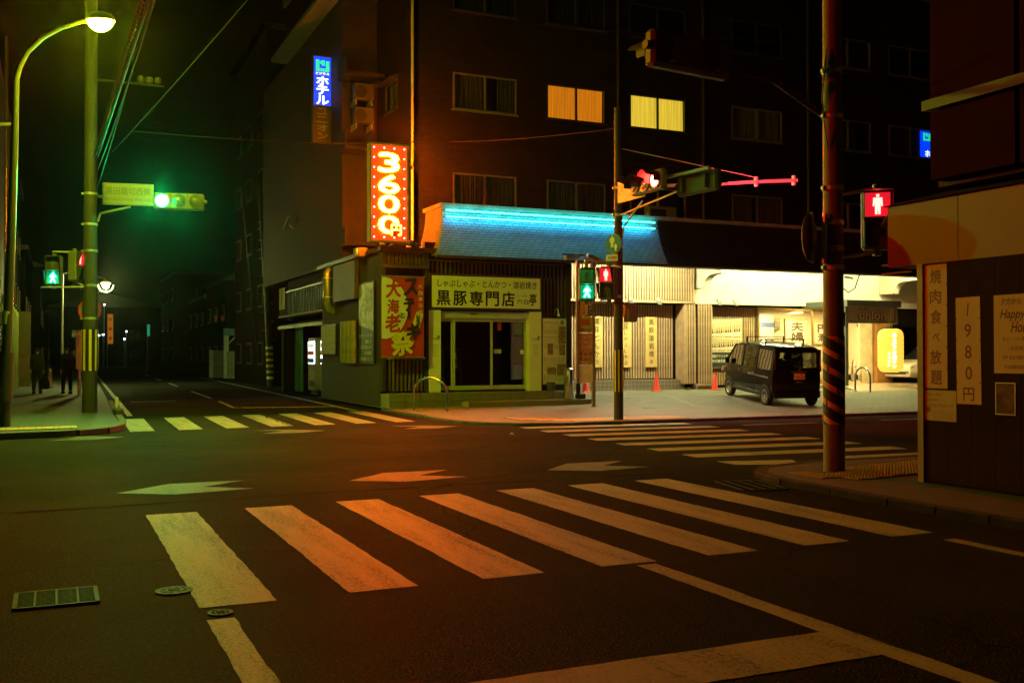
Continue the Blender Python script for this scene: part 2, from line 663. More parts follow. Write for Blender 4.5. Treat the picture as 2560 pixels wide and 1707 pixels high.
# repaired patches and tar seams in the asphalt
PATCH = mat('asphalt_patch', (0.020, 0.019, 0.0165), 0.9, var=0.5, scale=18, bump=0.6, bscale=60, spec=0.0)
PATCH2 = mat('asphalt_worn', (0.034, 0.032, 0.028), 0.9, var=0.6, scale=22, bump=0.5, bscale=70, spec=0.0)
SEAM = mat('tar_seam', (0.004, 0.004, 0.004), 0.9, var=0.2, spec=0.0)
def seam(pts, w=0.025):
    vs, fs = [], []
    P = []
    for (x0, y0), (x1, y1) in zip(pts[:-1], pts[1:]):
        n_ = max(2, int(math.hypot(x1-x0, y1-y0)/0.25))
        for i in range(n_):
            P.append(Vector((x0+(x1-x0)*i/n_ + random.uniform(-.03, .03), y0+(y1-y0)*i/n_ + random.uniform(-.03, .03))))
    for i in range(len(P)-1):
        d = (P[i+1]-P[i]).normalized()
        nn = Vector((-d.y, d.x))*w*random.uniform(0.3, 0.8)
        for q in (P[i]-nn, P[i]+nn):
            vs.append((q.x, q.y, 0.0065))
    for i in range(len(P)-2):
        fs.append((2*i, 2*i+1, 2*i+3, 2*i+2))
    MB().add(vs, fs).build('tar_seam', SEAM, road)
seam([(-6, 10.75), (0.5, 10.72), (3, 10.85), (6.5, 10.8), (7.6, 10.7)])
seam([(3.6, 19.0), (4.2, 17.6), (6.0, 17.4), (9.5, 17.0)])
seam([(6.2, 15.2), (8.2, 12.6), (8.5, 10.9)], 0.018)
seam([(4.5, 21), (4.8, 30), (5.9, 62)], 0.03)

# ---- pavement on the far side, in front of the restaurant and the hotel
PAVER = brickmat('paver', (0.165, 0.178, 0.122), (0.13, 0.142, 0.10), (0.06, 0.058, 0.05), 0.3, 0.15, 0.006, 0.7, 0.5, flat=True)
PARK = brickmat('parking_paver', (0.17, 0.168, 0.15), (0.14, 0.14, 0.125), (0.05, 0.05, 0.045), 0.22, 0.11, 0.005, 0.7, 0.5, flat=True)
def kerb_left(y):      # edge of the pavement on the corner, by y
    return 8.0 if y > 21.2 else 8.0 + 1.9*(1-math.sqrt(max(0, 1-((21.2-y)/2.25)**2)))
b = MB()
ys = [18.97, 19.05, 19.2, 19.5, 20.0, 20.6, 21.2, 22.3, 23.4, 24.0, 24.7, 25.4, 26.1, 26.6, 28.0, 33.6]
xs_n = 44
rows = []
for y in ys:
    x0 = kerb_left(y)
    r = []
    for i in range(xs_n+1):
        x = x0 + (60-x0)*(i/xs_n)**2.2
        r.append((x, y, zs(x, y)))
    rows.append(r)
b.loft(rows, close=False, caps=False)
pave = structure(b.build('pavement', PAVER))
# kerb stones along it
kp = []
for i in range(26):
    y = 26.0 - (26.0-18.97)*i/25
    kp.append(Vector((kerb_left(y), y)))
kp = [p for p in kp if p.y > 18.98] + [Vector((9.9 + 0.62*i, 18.95)) for i in range(60)]
acc = [kp[0]]
for p in kp[1:]:
    if (p-acc[-1]).length > 0.55:
        acc.append(p)
for a, c in zip(acc[:-1], acc[1:]):
    d = (c-a)
    L = d.length
    if a.x > 46:
        break
    M = Matrix.Translation((a.x, a.y, 0)) @ Matrix.Rotation(math.atan2(d.y, d.x), 4, 'Z')
    MB(M).cbox((L/2, 0.0, 0.022), (L-0.012, 0.15, 0.085), 0.015).build('kerb_stone', KERB, pave)
# tactile yellow tiles round the corner
TACT = brickmat('tactile_tile', (0.50, 0.34, 0.05), (0.42, 0.28, 0.05), (0.2, 0.14, 0.03), 0.3, 0.3, 0.008, 0.7, 0.6, flat=True, off=0.0)
for i in range(12):
    x = 9.3 + i*0.32
    y0 = 19.25 + max(0, 0.9-0.35*i)
    M = Matrix.Translation((x, y0, zs(x, y0)+0.006))
    t = MB(M)
    for j in range(3):
        t.cbox((0.15, 0.15+0.31*j, 0), (0.3, 0.3, 0.012), 0.003)
    t.build('tactile_tile', TACT, pave)
# bay lines painted on the parking ramp
def pline(name, a, c, w=0.12, m=WHITE, par=pave, dz=0.006):
    a, c = Vector(a), Vector(c)
    d = (c-a).normalized()
    nrm = Vector((-d.y, d.x))*w/2
    k = 14
    vs, fs = [], []
    for i in range(k+1):
        p = a.lerp(c, i/k)
        for q in (p-nrm, p+nrm):
            vs.append((q.x, q.y, zs(q.x, q.y)+dz))
    for i in range(k):
        fs.append((2*i, 2*i+1, 2*i+3, 2*i+2))
    return MB().add(vs, fs).build(name, m, par)
pline('bay_line', (16.0, 23.2), (17.75, 29.7))
pline('bay_line', (17.75, 22.7), (19.9, 29.6))
pline('bay_line', (21.3, 23.0), (22.6, 29.7))
# drain covers sunk in the pavement strip
GUT = mat('gutter_cover', (0.13, 0.13, 0.12), 0.8, var=0.3, scale=9)
for i in range(20):
    x = 14.6 + i*0.62
    z = zs(x, 23.1)+0.005
    MB().cbox((x, 23.1, z), (0.6, 0.26, 0.012), 0.003).build('drain_cover', GUT, pave)

# ---- pavement at the left far corner
LP = [(-12, 20.1), (-0.9, 20.15), (0.35, 20.35), (0.85, 20.8), (1.15, 21.6), (1.27, 23.0), (1.32, 26.5), (1.5, 33), (2.6, 80), (2.6, 200), (-12, 200)]
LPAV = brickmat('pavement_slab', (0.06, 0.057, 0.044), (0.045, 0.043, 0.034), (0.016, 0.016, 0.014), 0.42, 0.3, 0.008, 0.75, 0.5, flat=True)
b = MB()
n = len(LP)
b.add([(x, y, 0.1) for x, y in LP] + [(x, y, -0.05) for x, y in LP], [tuple(range(n))] + [(i, i+n, (i+1) % n+n, (i+1) % n) for i in range(n)])
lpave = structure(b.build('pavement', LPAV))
for (x0, y0), (x1, y1) in zip(LP[0:7], LP[1:8]):
    d = Vector((x1-x0, y1-y0))
    k = max(1, int(d.length/0.6))
    if x0 < -5:
        continue
    for j in range(k):
        a = Vector((x0, y0)) + d*(j/k)
        L = d.length/k
        M = Matrix.Translation((a.x, a.y, 0)) @ Matrix.Rotation(math.atan2(d.y, d.x), 4, 'Z')
        MB(M).cbox((L/2, -0.06, 0.06), (L-0.006, 0.15, 0.12), 0.01).build('kerb_stone', KERB, lpave)
for i in range(7):
    x = -1.6 + i*0.31
    MB().cbox((x, 20.95+0.03*i, 0.108), (0.3, 0.3, 0.016), 0.004).build('tactile_tile', TACT, lpave)
    MB().cbox((x, 21.26+0.03*i, 0.108), (0.3, 0.3, 0.016), 0.004).build('tactile_tile', TACT, lpave)

# ---- near corners
NP = [(7.55, -8), (7.55, 7.6), (7.62, 9.3), (7.8, 10.0), (8.2, 10.42), (9.2, 10.68), (30, 10.72), (30, -8)]
n = len(NP)
b = MB()
b.add([(x, y, 0.07) for x, y in NP] + [(x, y, -0.05) for x, y in NP], [tuple(range(n))] + [(i, i+n, (i+1) % n+n, (i+1) % n) for i in range(n)])
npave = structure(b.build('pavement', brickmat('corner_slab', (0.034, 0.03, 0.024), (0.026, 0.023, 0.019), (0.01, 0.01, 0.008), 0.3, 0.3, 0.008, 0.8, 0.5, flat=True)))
for (x0, y0), (x1, y1) in zip(NP[0:6], NP[1:7]):
    d = Vector((x1-x0, y1-y0))
    k = max(1, int(d.length/0.6))
    for j in range(k):
        a = Vector((x0, y0)) + d*(j/k)
        L = d.length/k
        if a.y < 3 or a.x > 18:
            continue
        M = Matrix.Translation((a.x, a.y, 0)) @ Matrix.Rotation(math.atan2(d.y, d.x), 4, 'Z')
        MB(M).cbox((L/2, -0.02, 0.03), (L-0.006, 0.15, 0.09), 0.008).build('kerb_stone', mat('dark_kerb', (0.03, 0.027, 0.022), 0.9, var=0.3, scale=5, bump=0.4, grime=0.5, spec=0.1), npave)
DOT = mat('tactile_dot', (0.20, 0.13, 0.03), 0.7, var=0.2, scale=10)
tm = MB()
for i in range(6):
    for j in range(6):
        tm.lathe([(0.017, 0), (0.014, 0.005), (0.006, 0.007)], 6, (-0.125+0.05*i, -0.125+0.05*j, 0.006))
tm.cbox((0, 0, 0), (0.296, 0.296, 0.012), 0.003)
tme = tm.mesh('tactile_tile')
for i in range(9):
    for j in range(3):
        x, y = 8.15 + 0.3*i, 8.95 + 0.3*j + 0.05*i
        if (x < 8.45 and y < 9.2) or (x > 8.8 and j == 0 and y < 8.5) or (abs(x-8.68) < 0.3 and abs(y-9.69) < 0.32):
            continue
        obj('tactile_tile', tme, DOT, npave, (x, y, 0.078))

def grate(name, label, x0, y0, x1, y1, z, nb, along='x', rot=0.0):
    cx, cy_ = (x0+x1)/2, (y0+y1)/2
    t = thing(name, label, 'drain grate', (cx, cy_, z), rotz=rot)
    w, h = abs(x1-x0)/2, abs(y1-y0)/2
    f = MB()
    for a, c, d, e in ((-w, -h, w, -h+0.025), (-w, h-0.025, w, h), (-w, -h, -w+0.025, h), (w-0.025, -h, w, h)):
        f.box(a, c, 0.001, d, e, 0.012)
    f.build('frame', IRON, t)
    bar = MB().box(-w, -0.005, 0.002, w, 0.005, 0.010).mesh('bar') if along == 'x' else MB().box(-0.005, -h, 0.002, 0.005, h, 0.010).mesh('bar')
    for i in range(nb):
        k = -1 + 2*(i+0.5)/nb
        obj('bar', bar, IRON, t, (0, k*h*0.95, 0) if along == 'x' else (k*w*0.95, 0, 0))
    cross = MB()
    for i in range(1, 4):
        k = -1 + 2*i/4
        if along == 'x':
            cross.box(k*w-0.006, -h, 0.003, k*w+0.006, h, 0.014)
        else:
            cross.box(-w, k*h-0.006, 0.003, w, k*h+0.006, 0.014)
    cross.build('cross_bar', IRON, t)
    MB().quad((-w, -h, 0.0015), (w, -h, 0.0015), (w, h, 0.0015), (-w, h, 0.0015)).build('pit', mat('pit_black', (0.004, 0.004, 0.004), 0.9, spec=0.0), t)
    return t

grate('drain_grate', 'drain grate glinting green in the road below the crosswalk', -0.22, 6.62, 0.26, 7.07, 0.003, 13)
grate('drain_grate', 'drain grate in the gutter beside the striped utility pole', 6.95, 9.0, 7.5, 9.8, 0.003, 9, rot=-12)
grate('drain_grate', 'drain grate behind the striped pole where the main crosswalk starts', 9.35, 10.82, 10.2, 11.15, 0.004, 8)

def manhole(label, x, y, r):
    t = thing('manhole_cover', label, 'manhole cover', (x, y, 0.003), rotz=0)
    MB().lathe([(r, 0.0), (r, 0.006), (r*0.86, 0.007)], 28).build('rim', IRON, t)
    c = MB().lathe([(r*0.82, 0.0), (r*0.82, 0.006)], 28).build('lid', mat('pit_black', (0.004, 0.004, 0.004), 0.9, spec=0.0), t)
    k = MB()
    for i in range(10):
        a = 2*PI*i/10
        k.cbox((r*0.62*math.cos(a), r*0.62*math.sin(a), 0.008), (r*0.22, r*0.1, 0.005))
    for i in (-1, 0, 1):
        k.cbox((0, i*r*0.2, 0.008), (r*0.6, r*0.1, 0.005))
    k.build('relief', IRON, c)
    return t
manhole('round iron manhole cover glinting green by the first crosswalk stripe', 0.70, 6.76, 0.115)
manhole('small oval valve cover above the left edge line', 0.885, 6.07, 0.072)

# the near left corner: a low dark pavement
CP = [(-14, -8), (-14, 10.2), (-0.9, 10.15), (-0.3, 9.85), (0.15, 9.1), (0.3, 7.8), (0.32, 3), (0.32, -8)]
n = len(CP)
b = MB()
b.add([(x-0.75, y, 0.05) for x, y in CP] + [(x-0.75, y, -0.05) for x, y in CP], [tuple(range(n))] + [(i, i+n, (i+1) % n+n, (i+1) % n) for i in range(n)])
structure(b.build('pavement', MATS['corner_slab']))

# measured points: a picture point (in 2560-pixel units) carried out to a known wall plane or the ground
_f = 2532.7
_r0 = Vector((math.cos(YAW), -math.sin(YAW), 0))
_fw = Vector((math.sin(YAW)*math.cos(PIT), math.cos(YAW)*math.cos(PIT), math.sin(PIT)))
_u0 = _r0.cross(_fw)
_rr = math.cos(ROL)*_r0 + math.sin(ROL)*_u0
_uu = -math.sin(ROL)*_r0 + math.cos(ROL)*_u0
def _ray(x, y):
    return _fw*_f + (x-1280)*_rr - (y-853.5)*_uu
def onY(x, y, Y):
    d = _ray(x, y)
    return Vector((0, 0, EYE)) + d*(Y/d.y)
def onX(x, y, X):
    d = _ray(x, y)
    return Vector((0, 0, EYE)) + d*(X/d.x)
def onZ(x, y, z=0.0):
    d = _ray(x, y)
    return Vector((0, 0, EYE)) + d*((z-EYE)/d.z)

# ================================================================== CORNER BUILDING (restaurant below, hotel above)
BRICK = brickmat('brown_tile', (0.026, 0.017, 0.011), (0.017, 0.011, 0.007), (0.008, 0.0065, 0.005), 0.235, 0.068, 0.008, 0.75, 0.5, spec=0.1)
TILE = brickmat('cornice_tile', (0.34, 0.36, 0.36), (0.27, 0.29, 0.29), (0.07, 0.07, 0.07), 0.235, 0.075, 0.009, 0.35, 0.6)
STUCCO = mat('stucco', (0.042, 0.032, 0.02), 0.85, var=0.2, scale=1.5, bump=0.35, bscale=45, grime=0.4)
WHITEW = mat('white_plaster', (0.74, 0.72, 0.64), 0.8, var=0.06, scale=2, bump=0.15, bscale=20, grime=0.15)
ALU = mat('aluminium_frame', (0.28, 0.28, 0.26), 0.4, 0.6, var=0.15)
BRONZE = mat('bronze_frame', (0.09, 0.075, 0.055), 0.4, 0.6, var=0.2)
SLAT = mat('cedar_slat', (0.46, 0.32, 0.18), 0.6, var=0.22, scale=4, grime=0.25)
DSLAT = mat('dark_slat', (0.07, 0.05, 0.035), 0.65, var=0.3, scale=4)
BACK = mat('slat_backing', (0.010, 0.007, 0.005), 0.9, spec=0.05)
GLASS = glass('window_glass')
DGLASS = glass('dark_glass', (0.45, 0.5, 0.48), 0.3)
CREAM = mat('cream_panel', (0.80, 0.80, 0.52), 0.5, var=0.05, scale=2)
CURT = mat('grey_curtain', (0.15, 0.16, 0.13), 0.8, var=0.15, scale=5)
ROOM = mat('unlit_room', (0.03, 0.03, 0.03), 0.9)

bld = thing('corner_building', 'brown tiled corner building with a restaurant and a hotel on its ground floor', 'building', (9.53, 28, 0))

def holed(mb, fr, u0, u1, v0, v1, holes, t):
    """a wall slab in the plane of fr with rectangular openings (u0, u1, v0, v1)"""
    us = sorted({u0, u1, *[h[0] for h in holes], *[h[1] for h in holes]})
    vs_ = sorted({v0, v1, *[h[2] for h in holes], *[h[3] for h in holes]})
    us = [u for u in us if u0 <= u <= u1]
    vs_ = [v for v in vs_ if v0 <= v <= v1]
    def solid(i, j):
        if not (0 <= i < len(us)-1 and 0 <= j < len(vs_)-1):
            return False
        a, b_ = (us[i]+us[i+1])/2, (vs_[j]+vs_[j+1])/2
        return not any(h[0] < a < h[1] and h[2] < b_ < h[3] for h in holes)
    for i in range(len(us)-1):
        for j in range(len(vs_)-1):
            if not solid(i, j):
                continue
            a, c, e, g = us[i], us[i+1], vs_[j], vs_[j+1]
            mb.quad(fr.p(a, e), fr.p(c, e), fr.p(c, g), fr.p(a, g))
            for di, dj, p, q in ((-1, 0, (a, e), (a, g)), (1, 0, (c, e), (c, g)), (0, -1, (a, e), (c, e)), (0, 1, (a, g), (c, g))):
                if not solid(i+di, j+dj):
                    mb.quad(fr.p(*p), fr.p(*q), fr.p(*q, -t), fr.p(*p, -t))
    return mb

def pleats(fr, u0, u1, v0, v1, d, n, amp=0.03):
    """a hanging curtain with folds"""
    vs, fs = [], []
    k = n*4
    ph = random.uniform(0, 6)
    for i in range(k+1):
        u = u0 + (u1-u0)*i/k
        w = math.sin(2*PI*i/4+ph)*amp*(0.6+0.4*math.sin(i*0.37+ph)) + amp*0.5*math.sin(i*0.9)
        for v in (v0, v1):
            vs.append(fr.p(u, v, d + w*(1.0 if v == v0 else 0.6)))
    for i in range(k):
        fs.append((2*i, 2*i+2, 2*i+3, 2*i+1))
    return MB().add(vs, fs)

def window(parent, fr, u0, u1, v0, v1, curtain=None, frame=ALU, lit=None, gap=None, sill=True, depth=0.14, mid=True):
    """sliding window: frame > panes, curtains, sill"""
    f = MB()
    w = 0.045
    def bar(a, c, e, g, d0=0.02, d1=-0.05):
        q = [fr.p(a, e, d0), fr.p(c, e, d0), fr.p(c, g, d0), fr.p(a, g, d0), fr.p(a, e, d1), fr.p(c, e, d1), fr.p(c, g, d1), fr.p(a, g, d1)]
        f.add(q, [(0,1,2,3),(7,6,5,4),(0,4,5,1),(1,5,6,2),(2,6,7,3),(3,7,4,0)])
    bar(u0, u1, v1-w, v1)
    bar(u0, u1, v0, v0+w)
    bar(u0, u0+w, v0+w, v1-w)
    bar(u1-w, u1, v0+w, v1-w)
    um = (u0+u1)/2
    if mid:
        bar(um-0.03, um+0.03, v0+w, v1-w, 0.015)
    o = f.build('window', frame, parent)
    panes = ((u0+w, um-0.03), (um+0.03, u1-w)) if mid else ((u0+w, u1-w),)
    for a, c in panes:
        MB().quad(fr.p(a, v0+w, -0.02), fr.p(c, v0+w, -0.02), fr.p(c, v1-w, -0.02), fr.p(a, v1-w, -0.02)).build('pane', GLASS, o)
    if sill:
        s = MB()
        q = [(u0-0.05, v0-0.05), (u1+0.05, v0-0.05), (u1+0.05, v0-0.002), (u0-0.05, v0-0.002)]
        s.add([fr.p(*p, 0.07) for p in q] + [fr.p(*p, -0.05) for p in q], [(0,1,2,3),(7,6,5,4),(0,4,5,1),(1,5,6,2),(2,6,7,3),(3,7,4,0)])
        s.build('sill', frame, o)
    if curtain is not None:
        spans = [(u0, u1)] if gap is None else [(u0, gap[0]), (gap[1], u1)]
        for a, c in spans:
            pleats(fr, a+0.02, c-0.02, v0, v1, -depth, max(3, int((c-a)/0.085))).build('curtain', curtain, o)
    bk = MB()
    bk.quad(fr.p(u0-0.3, v0-0.3, -0.9), fr.p(u1+0.3, v0-0.3, -0.9), fr.p(u1+0.3, v1+0.3, -0.9), fr.p(u0-0.3, v1+0.3, -0.9))
    bk.build('room', lit or ROOM, o)
    return o

def curtain_glow(name, col, s):
    m, nt, b = nodes_of(name)
    tc = N(nt, 'TexCoord')
    mp = N(nt, 'Mapping')
    mp.inputs['Scale'].default_value = (9, 9, 0.25)
    nt.links.new(tc.outputs['Object'], mp.inputs[0])
    no = N(nt, 'TexNoise', i_Scale=2.2, i_Detail=4.0)
    nt.links.new(mp.outputs[0], no.inputs['Vector'])
    c = ramp(nt, no.outputs['Fac'], [(0.3, tuple(k*0.62 for k in col)), (0.68, col)])
    nt.links.new(c, b.inputs['Emission Color'])
    b.inputs['Base Color'].default_value = (0.12, 0.08, 0.03, 1)
    b.inputs['Emission Strength'].default_value = s
    return m
ORANGEC = curtain_glow('lamp_lit_curtain', (1.0, 0.27, 0.008), 0.95)
YELLOWC = curtain_glow('bright_lit_curtain', (1.0, 0.66, 0.05), 1.25)

# upper storeys ------------------------------------------------------
F = FRONT(0, 28, 0)
cols = [(10.74, 12.81), (13.84, 15.91), (16.81, 18.94), (20.79, 22.91), (24.82, 26.92), (27.79, 29.93), (31.8, 33.9), (34.8, 36.9)]
f2 = [(a, c, 5.90, 6.88) for a, c in cols]
f3 = [(a, c, 8.77, 9.86) for a, c in cols]
f4 = [(a, c, 11.73, 12.80) for a, c in cols]
f5 = [(a, c, 14.7, 15.8) for a, c in cols]
MB().box(9.53, 28.0, 4.3, 13.9, 28.14, 4.98).build('wall', BRICK, bld)
holed(MB(), F, 9.53, 44, 4.98, 17.2, f2+f3+f4+f5, 0.14).build('wall', BRICK, bld)
SW = WEST(9.53, 0, 0)
holed(MB(), SW, -33.0, -28.0, 4.75, 17.2, [(-30.75, -29.5, 9.05, 9.95)], 0.14).build('wall', BRICK, bld)
MB().box(9.54, 33.0, 4.75, 44, 46, 17.2).build('wall', BRICK, bld)
MB().box(9.4, 27.85, 17.2, 44.2, 46, 17.6).build('roof', CONC, bld)
for i, (a, c, e, g) in enumerate(f3):
    if i == 0:
        window(bld, F, a, c, e, g, CURT, gap=(11.75, 12.2))
    elif i == 1:
        window(bld, F, a, c, e, g, ORANGEC, BRONZE)
    elif i == 2:
        window(bld, F, a, c, e, g, YELLOWC, BRONZE)
    else:
        window(bld, F, a, c, e, g, CURT, gap=(a+1.55, a+2.0) if i == 4 else None)
for i, (a, c, e, g) in enumerate(f2):
    window(bld, F, a, c, e, g, CURT if i in (0, 1, 3, 5) else None, ALU, gap=(a+0.95, a+1.1) if i == 3 else None)
DCURT = mat('dark_curtain', (0.03, 0.03, 0.026), 0.9, spec=0.05)
for i, (a, c, e, g) in enumerate(f4 + f5):
    window(bld, F, a, c, e, g, DCURT, BRONZE if a < 24 else ALU)
window(bld, SW, -30.75, -29.5, 9.05, 9.95, CURT, BRONZE)
hood = MB()
hood.prism([(-0.02, 9.97), (-0.30, 9.90), (-0.30, 9.93), (-0.02, 10.02)], 'Y', 29.4, 30.85)
hood.v = [(p[0]+9.53, p[1], p[2]) for p in hood.v]
hood.build('window_hood', BRONZE, bld)
# corner pipe and wall fittings
MB().path([(9.46, 27.93, 4.8), (9.46, 27.93, 14)], 0.045).build('downpipe', mat('pale_pipe', (0.45, 0.42, 0.36), 0.5, var=0.1), bld)
for x in (16.35, 19.6, 24.0):
    MB().path([(x, 27.92, 5.7), (x, 27.92, 16.5)], 0.05).build('downpipe', BRONZE, bld)
vb = MB().cbox((17.9, 27.9, 6.02), (1.1, 0.22, 0.5), 0.02).build('vent_box', ALU, bld)
MB().cbox((17.75, 27.785, 6.02), (0.6, 0.012, 0.3), 0.004).build('louvre', DARKM, vb)

# cornice: a flared tile skirt with its turned end ---------------------
prof = []
for i in range(9):
    t = i/8
    prof.append((0.32 - 1.45*t*0 - (1.15*(t**2.2)), 5.55 - 1.45*t))       # offset from Y = 26.0, height
def cyv(t):      # front face: Y and z down the skirt
    return 26.6 - 0.6*(t**1.8), 5.62 - 1.40*t
def cxv(t):      # left end: X
    return 9.89 - 0.34*(t**1.8)
b = MB()
rings = []
for i in range(9):
    t = i/8
    y, z = cyv(t)
    rings.append([(cxv(t), y, z), (16.95, y, z)])
b.loft(rings, close=False, caps=False)
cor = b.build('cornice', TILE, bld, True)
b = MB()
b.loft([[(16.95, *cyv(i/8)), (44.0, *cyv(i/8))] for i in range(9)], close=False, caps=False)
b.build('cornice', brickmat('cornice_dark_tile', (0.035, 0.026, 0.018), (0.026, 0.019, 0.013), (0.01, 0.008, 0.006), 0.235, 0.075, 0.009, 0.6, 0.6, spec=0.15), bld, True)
b = MB()
rings = []
for i in range(9):
    t = i/8
    y, z = cyv(t)
    rings.append([(cxv(t), y, z), (cxv(t), 28.0, z)])
b.loft(rings, close=False, caps=False)
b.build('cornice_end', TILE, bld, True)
MB().box(9.80, 26.5, 5.62, 44, 28, 5.73).build('cornice_cap', CONC, bld)
MB().box(9.56, 26.03, 4.16, 44, 26.3, 4.22).build('cornice_lip', BRONZE, bld)
# soffit over the forecourt, and beams
MB().box(13.9, 26.46, 4.85, 44, 30.6, 4.97).build('soffit', WHITEW, bld)
MB().box(13.9, 26.46, 4.17, 44, 26.56, 4.85).build('soffit_edge', CONC, bld)

# restaurant ---------------------------------------------------------
TILEW = brickmat('wall_mosaic', (0.06, 0.057, 0.034), (0.045, 0.042, 0.026), (0.032, 0.03, 0.02), 0.05, 0.05, 0.005, 0.75, 0.3, off=0.0)
MB().box(8.1, 26.66, 0, 8.35, 33.3, 1.24).build('plinth', TILEW, bld)
MB().box(8.13, 26.66, 1.24, 8.35, 33.3, 4.3).build('wall', STUCCO, bld)
MB().box(8.0, 26.3, 4.3, 13.9, 28.2, 4.42).build('lower_roof', DARKM, bld)
MB().box(7.95, 28.2, 4.3, 9.5, 33.3, 4.42).build('lower_roof', DARKM, bld)
MB().box(8.35, 33.1, 0, 13.9, 33.3, 4.3).build('wall', STUCCO, bld)
MB().box(13.72, 26.5, 0, 13.88, 33.3, 4.85).build('wall', STUCCO, bld)
# bamboo front beside the door (seen behind and below the banner)
MB().box(8.13, 26.62, 0.5, 9.42, 26.7, 4.3).build('slat_backing', BACK, bld)
bam = MB().box(8.1, 26.3, 3.86, 9.4, 26.62, 3.92).build('bamboo_screen', DSLAT, bld)
bsl = MB().path([(0, 0, 0), (0, 0, 0.86)], [0.046, 0.044], 8).mesh('slat')
for i in range(11):
    obj('slat', bsl, mat('dark_bamboo', (0.10, 0.07, 0.035), 0.5, var=0.35, scale=6), bam, (8.2+0.115*i, 26.48, 0.5))
MB().box(8.1, 26.4, 1.36, 9.38, 26.55, 1.42).build('rail', mat('bamboo_rail', (0.3, 0.26, 0.12), 0.5), bam)
usl = MB().box(-0.035, 0, 0, 0.035, 0.06, 0.42).mesh('slat')
for i in range(12):
    obj('slat', usl, DSLAT, bam, (8.17+0.11*i, 26.42, 3.93))
for x in (8.12, 9.36):
    MB().box(x-0.04, 26.36, 0.5, x+0.04, 26.62, 4.3).build('corner_post', STUCCO, bld)
# wall over and beside the entrance: vertical dark slats
MB().box(9.4, 26.62, 2.72, 13.72, 26.7, 4.62).build('slat_backing', BACK, bld)
ds = MB().box(9.4, 26.5, 4.1, 13.85, 26.62, 4.14).build('dark_slat_wall', DSLAT, bld)
lsl = MB().box(-0.03, 0, 0, 0.03, 0.05, 0.42).mesh('slat')
for i in range(34):
    obj('slat', lsl, DSLAT, ds, (9.46+0.13*i, 26.55, 3.72))
tsl = MB().box(-0.03, 0, 0, 0.03, 0.05, 1.2).mesh('slat')
for i in range(8):
    obj('slat', tsl, DSLAT, ds, (12.92+0.115*i, 26.55, 2.52))
MB().box(12.83, 26.6, 0.4, 13.72, 26.7, 2.72).build('wall', STUCCO, bld)
# entrance
for x0, x1 in ((9.40, 9.74), (12.45, 12.83)):
    MB().box(x0, 26.32, 0.45, x1, 26.62, 2.72).build('pillar', CREAM, bld)
def pillar_print(x):
    fr = FRONT(x, 26.318, 0)
    p = MB()
    put(p, '六白', fr, -0.03, 1.93, 0.17, 0.08, 0.001, 0.01)
    put(p, '亭', fr, 0.1, 1.96, 0.09, 0.13, 0.001, 0.02)
    for k, (v, w) in enumerate(((1.75, 0.2), (1.68, 0.18), (1.61, 0.1), (1.53, 0.14), (1.46, 0.16))):
        put(p, '営業時間のご案内'[:3+k % 3], fr, 0, v, w, 0.028, 0.001)
    return p
DIMINK = mat('grey_green_ink', (0.08, 0.09, 0.05), 0.6)
for x in (9.57, 12.64):
    pillar_print(x).build('pillar_lettering', DIMINK, bld)
DOORG = glass('door_glass', (0.55, 0.78, 0.68), 0.5)  # green tint stands in for the green reflection on the panes
DFR = mat('door_frame_pale', (0.50, 0.56, 0.46), 0.35, 0.2, var=0.1)
hd = MB().cbox((11.1, 26.5, 2.6), (2.68, 0.2, 0.2), 0.01).build('door_header', DFR, bld)
MB().cbox((10.75, 26.385, 2.63), (0.2, 0.02, 0.022), 0.004).build('sensor', BLACK, hd)
def leaf(x0, x1, y, stile=0.05):
    f = MB()
    f.box(x0, y-0.02, 0.5, x0+stile, y+0.02, 2.5).box(x1-stile, y-0.02, 0.5, x1, y+0.02, 2.5)
    f.box(x0+stile, y-0.02, 0.5, x1-stile, y+0.02, 0.62).box(x0+stile, y-0.02, 2.42, x1-stile, y+0.02, 2.5)
    o = f.build('door', DFR, bld)
    MB().quad((x0+stile, y, 0.62), (x1-stile, y, 0.62), (x1-stile, y, 2.42), (x0+stile, y, 2.42)).build('pane', DOORG, o)
    return o
leaf(9.76, 10.14, 26.52, 0.03)
d1 = leaf(10.15, 11.36, 26.48, 0.07)
d2 = leaf(11.32, 12.44, 26.56, 0.06)
stk = mat('door_sticker', (0.55, 0.62, 0.2), 0.6)
MB().box(11.42, 26.536, 1.52, 11.66, 26.54, 1.64).build('sticker', stk, d2)
MB().box(11.55, 26.536, 2.18, 11.66, 26.54, 2.4).build('sticker', mat('red_sticker', (0.4, 0.05, 0.02), 0.6), d2)
MB().box(12.26, 26.536, 1.5, 12.36, 26.54, 1.62).build('sticker', WHITEP, d2)
MB().box(9.42, 26.7, 0.4, 13.7, 30.5, 0.45).build('floor', mat('dark_floor', (0.06, 0.05, 0.04), 0.4), bld)
MB().box(9.42, 30.5, 0.4, 13.7, 30.6, 4.2).build('wall', mat('dark_panel', (0.03, 0.03, 0.024), 0.6, var=0.3), bld)
MB().box(9.3, 26.75, 0.45, 9.42, 30.5, 4.2).build('wall', MATS['dark_panel'], bld)
MB().box(9.42, 26.72, 2.75, 13.7, 30.5, 2.85).build('ceiling', MATS['dark_panel'], bld)
MB().box(11.9, 27.6, 0.45, 12.0, 30.4, 2.7).build('partition', MATS['dark_panel'], bld)
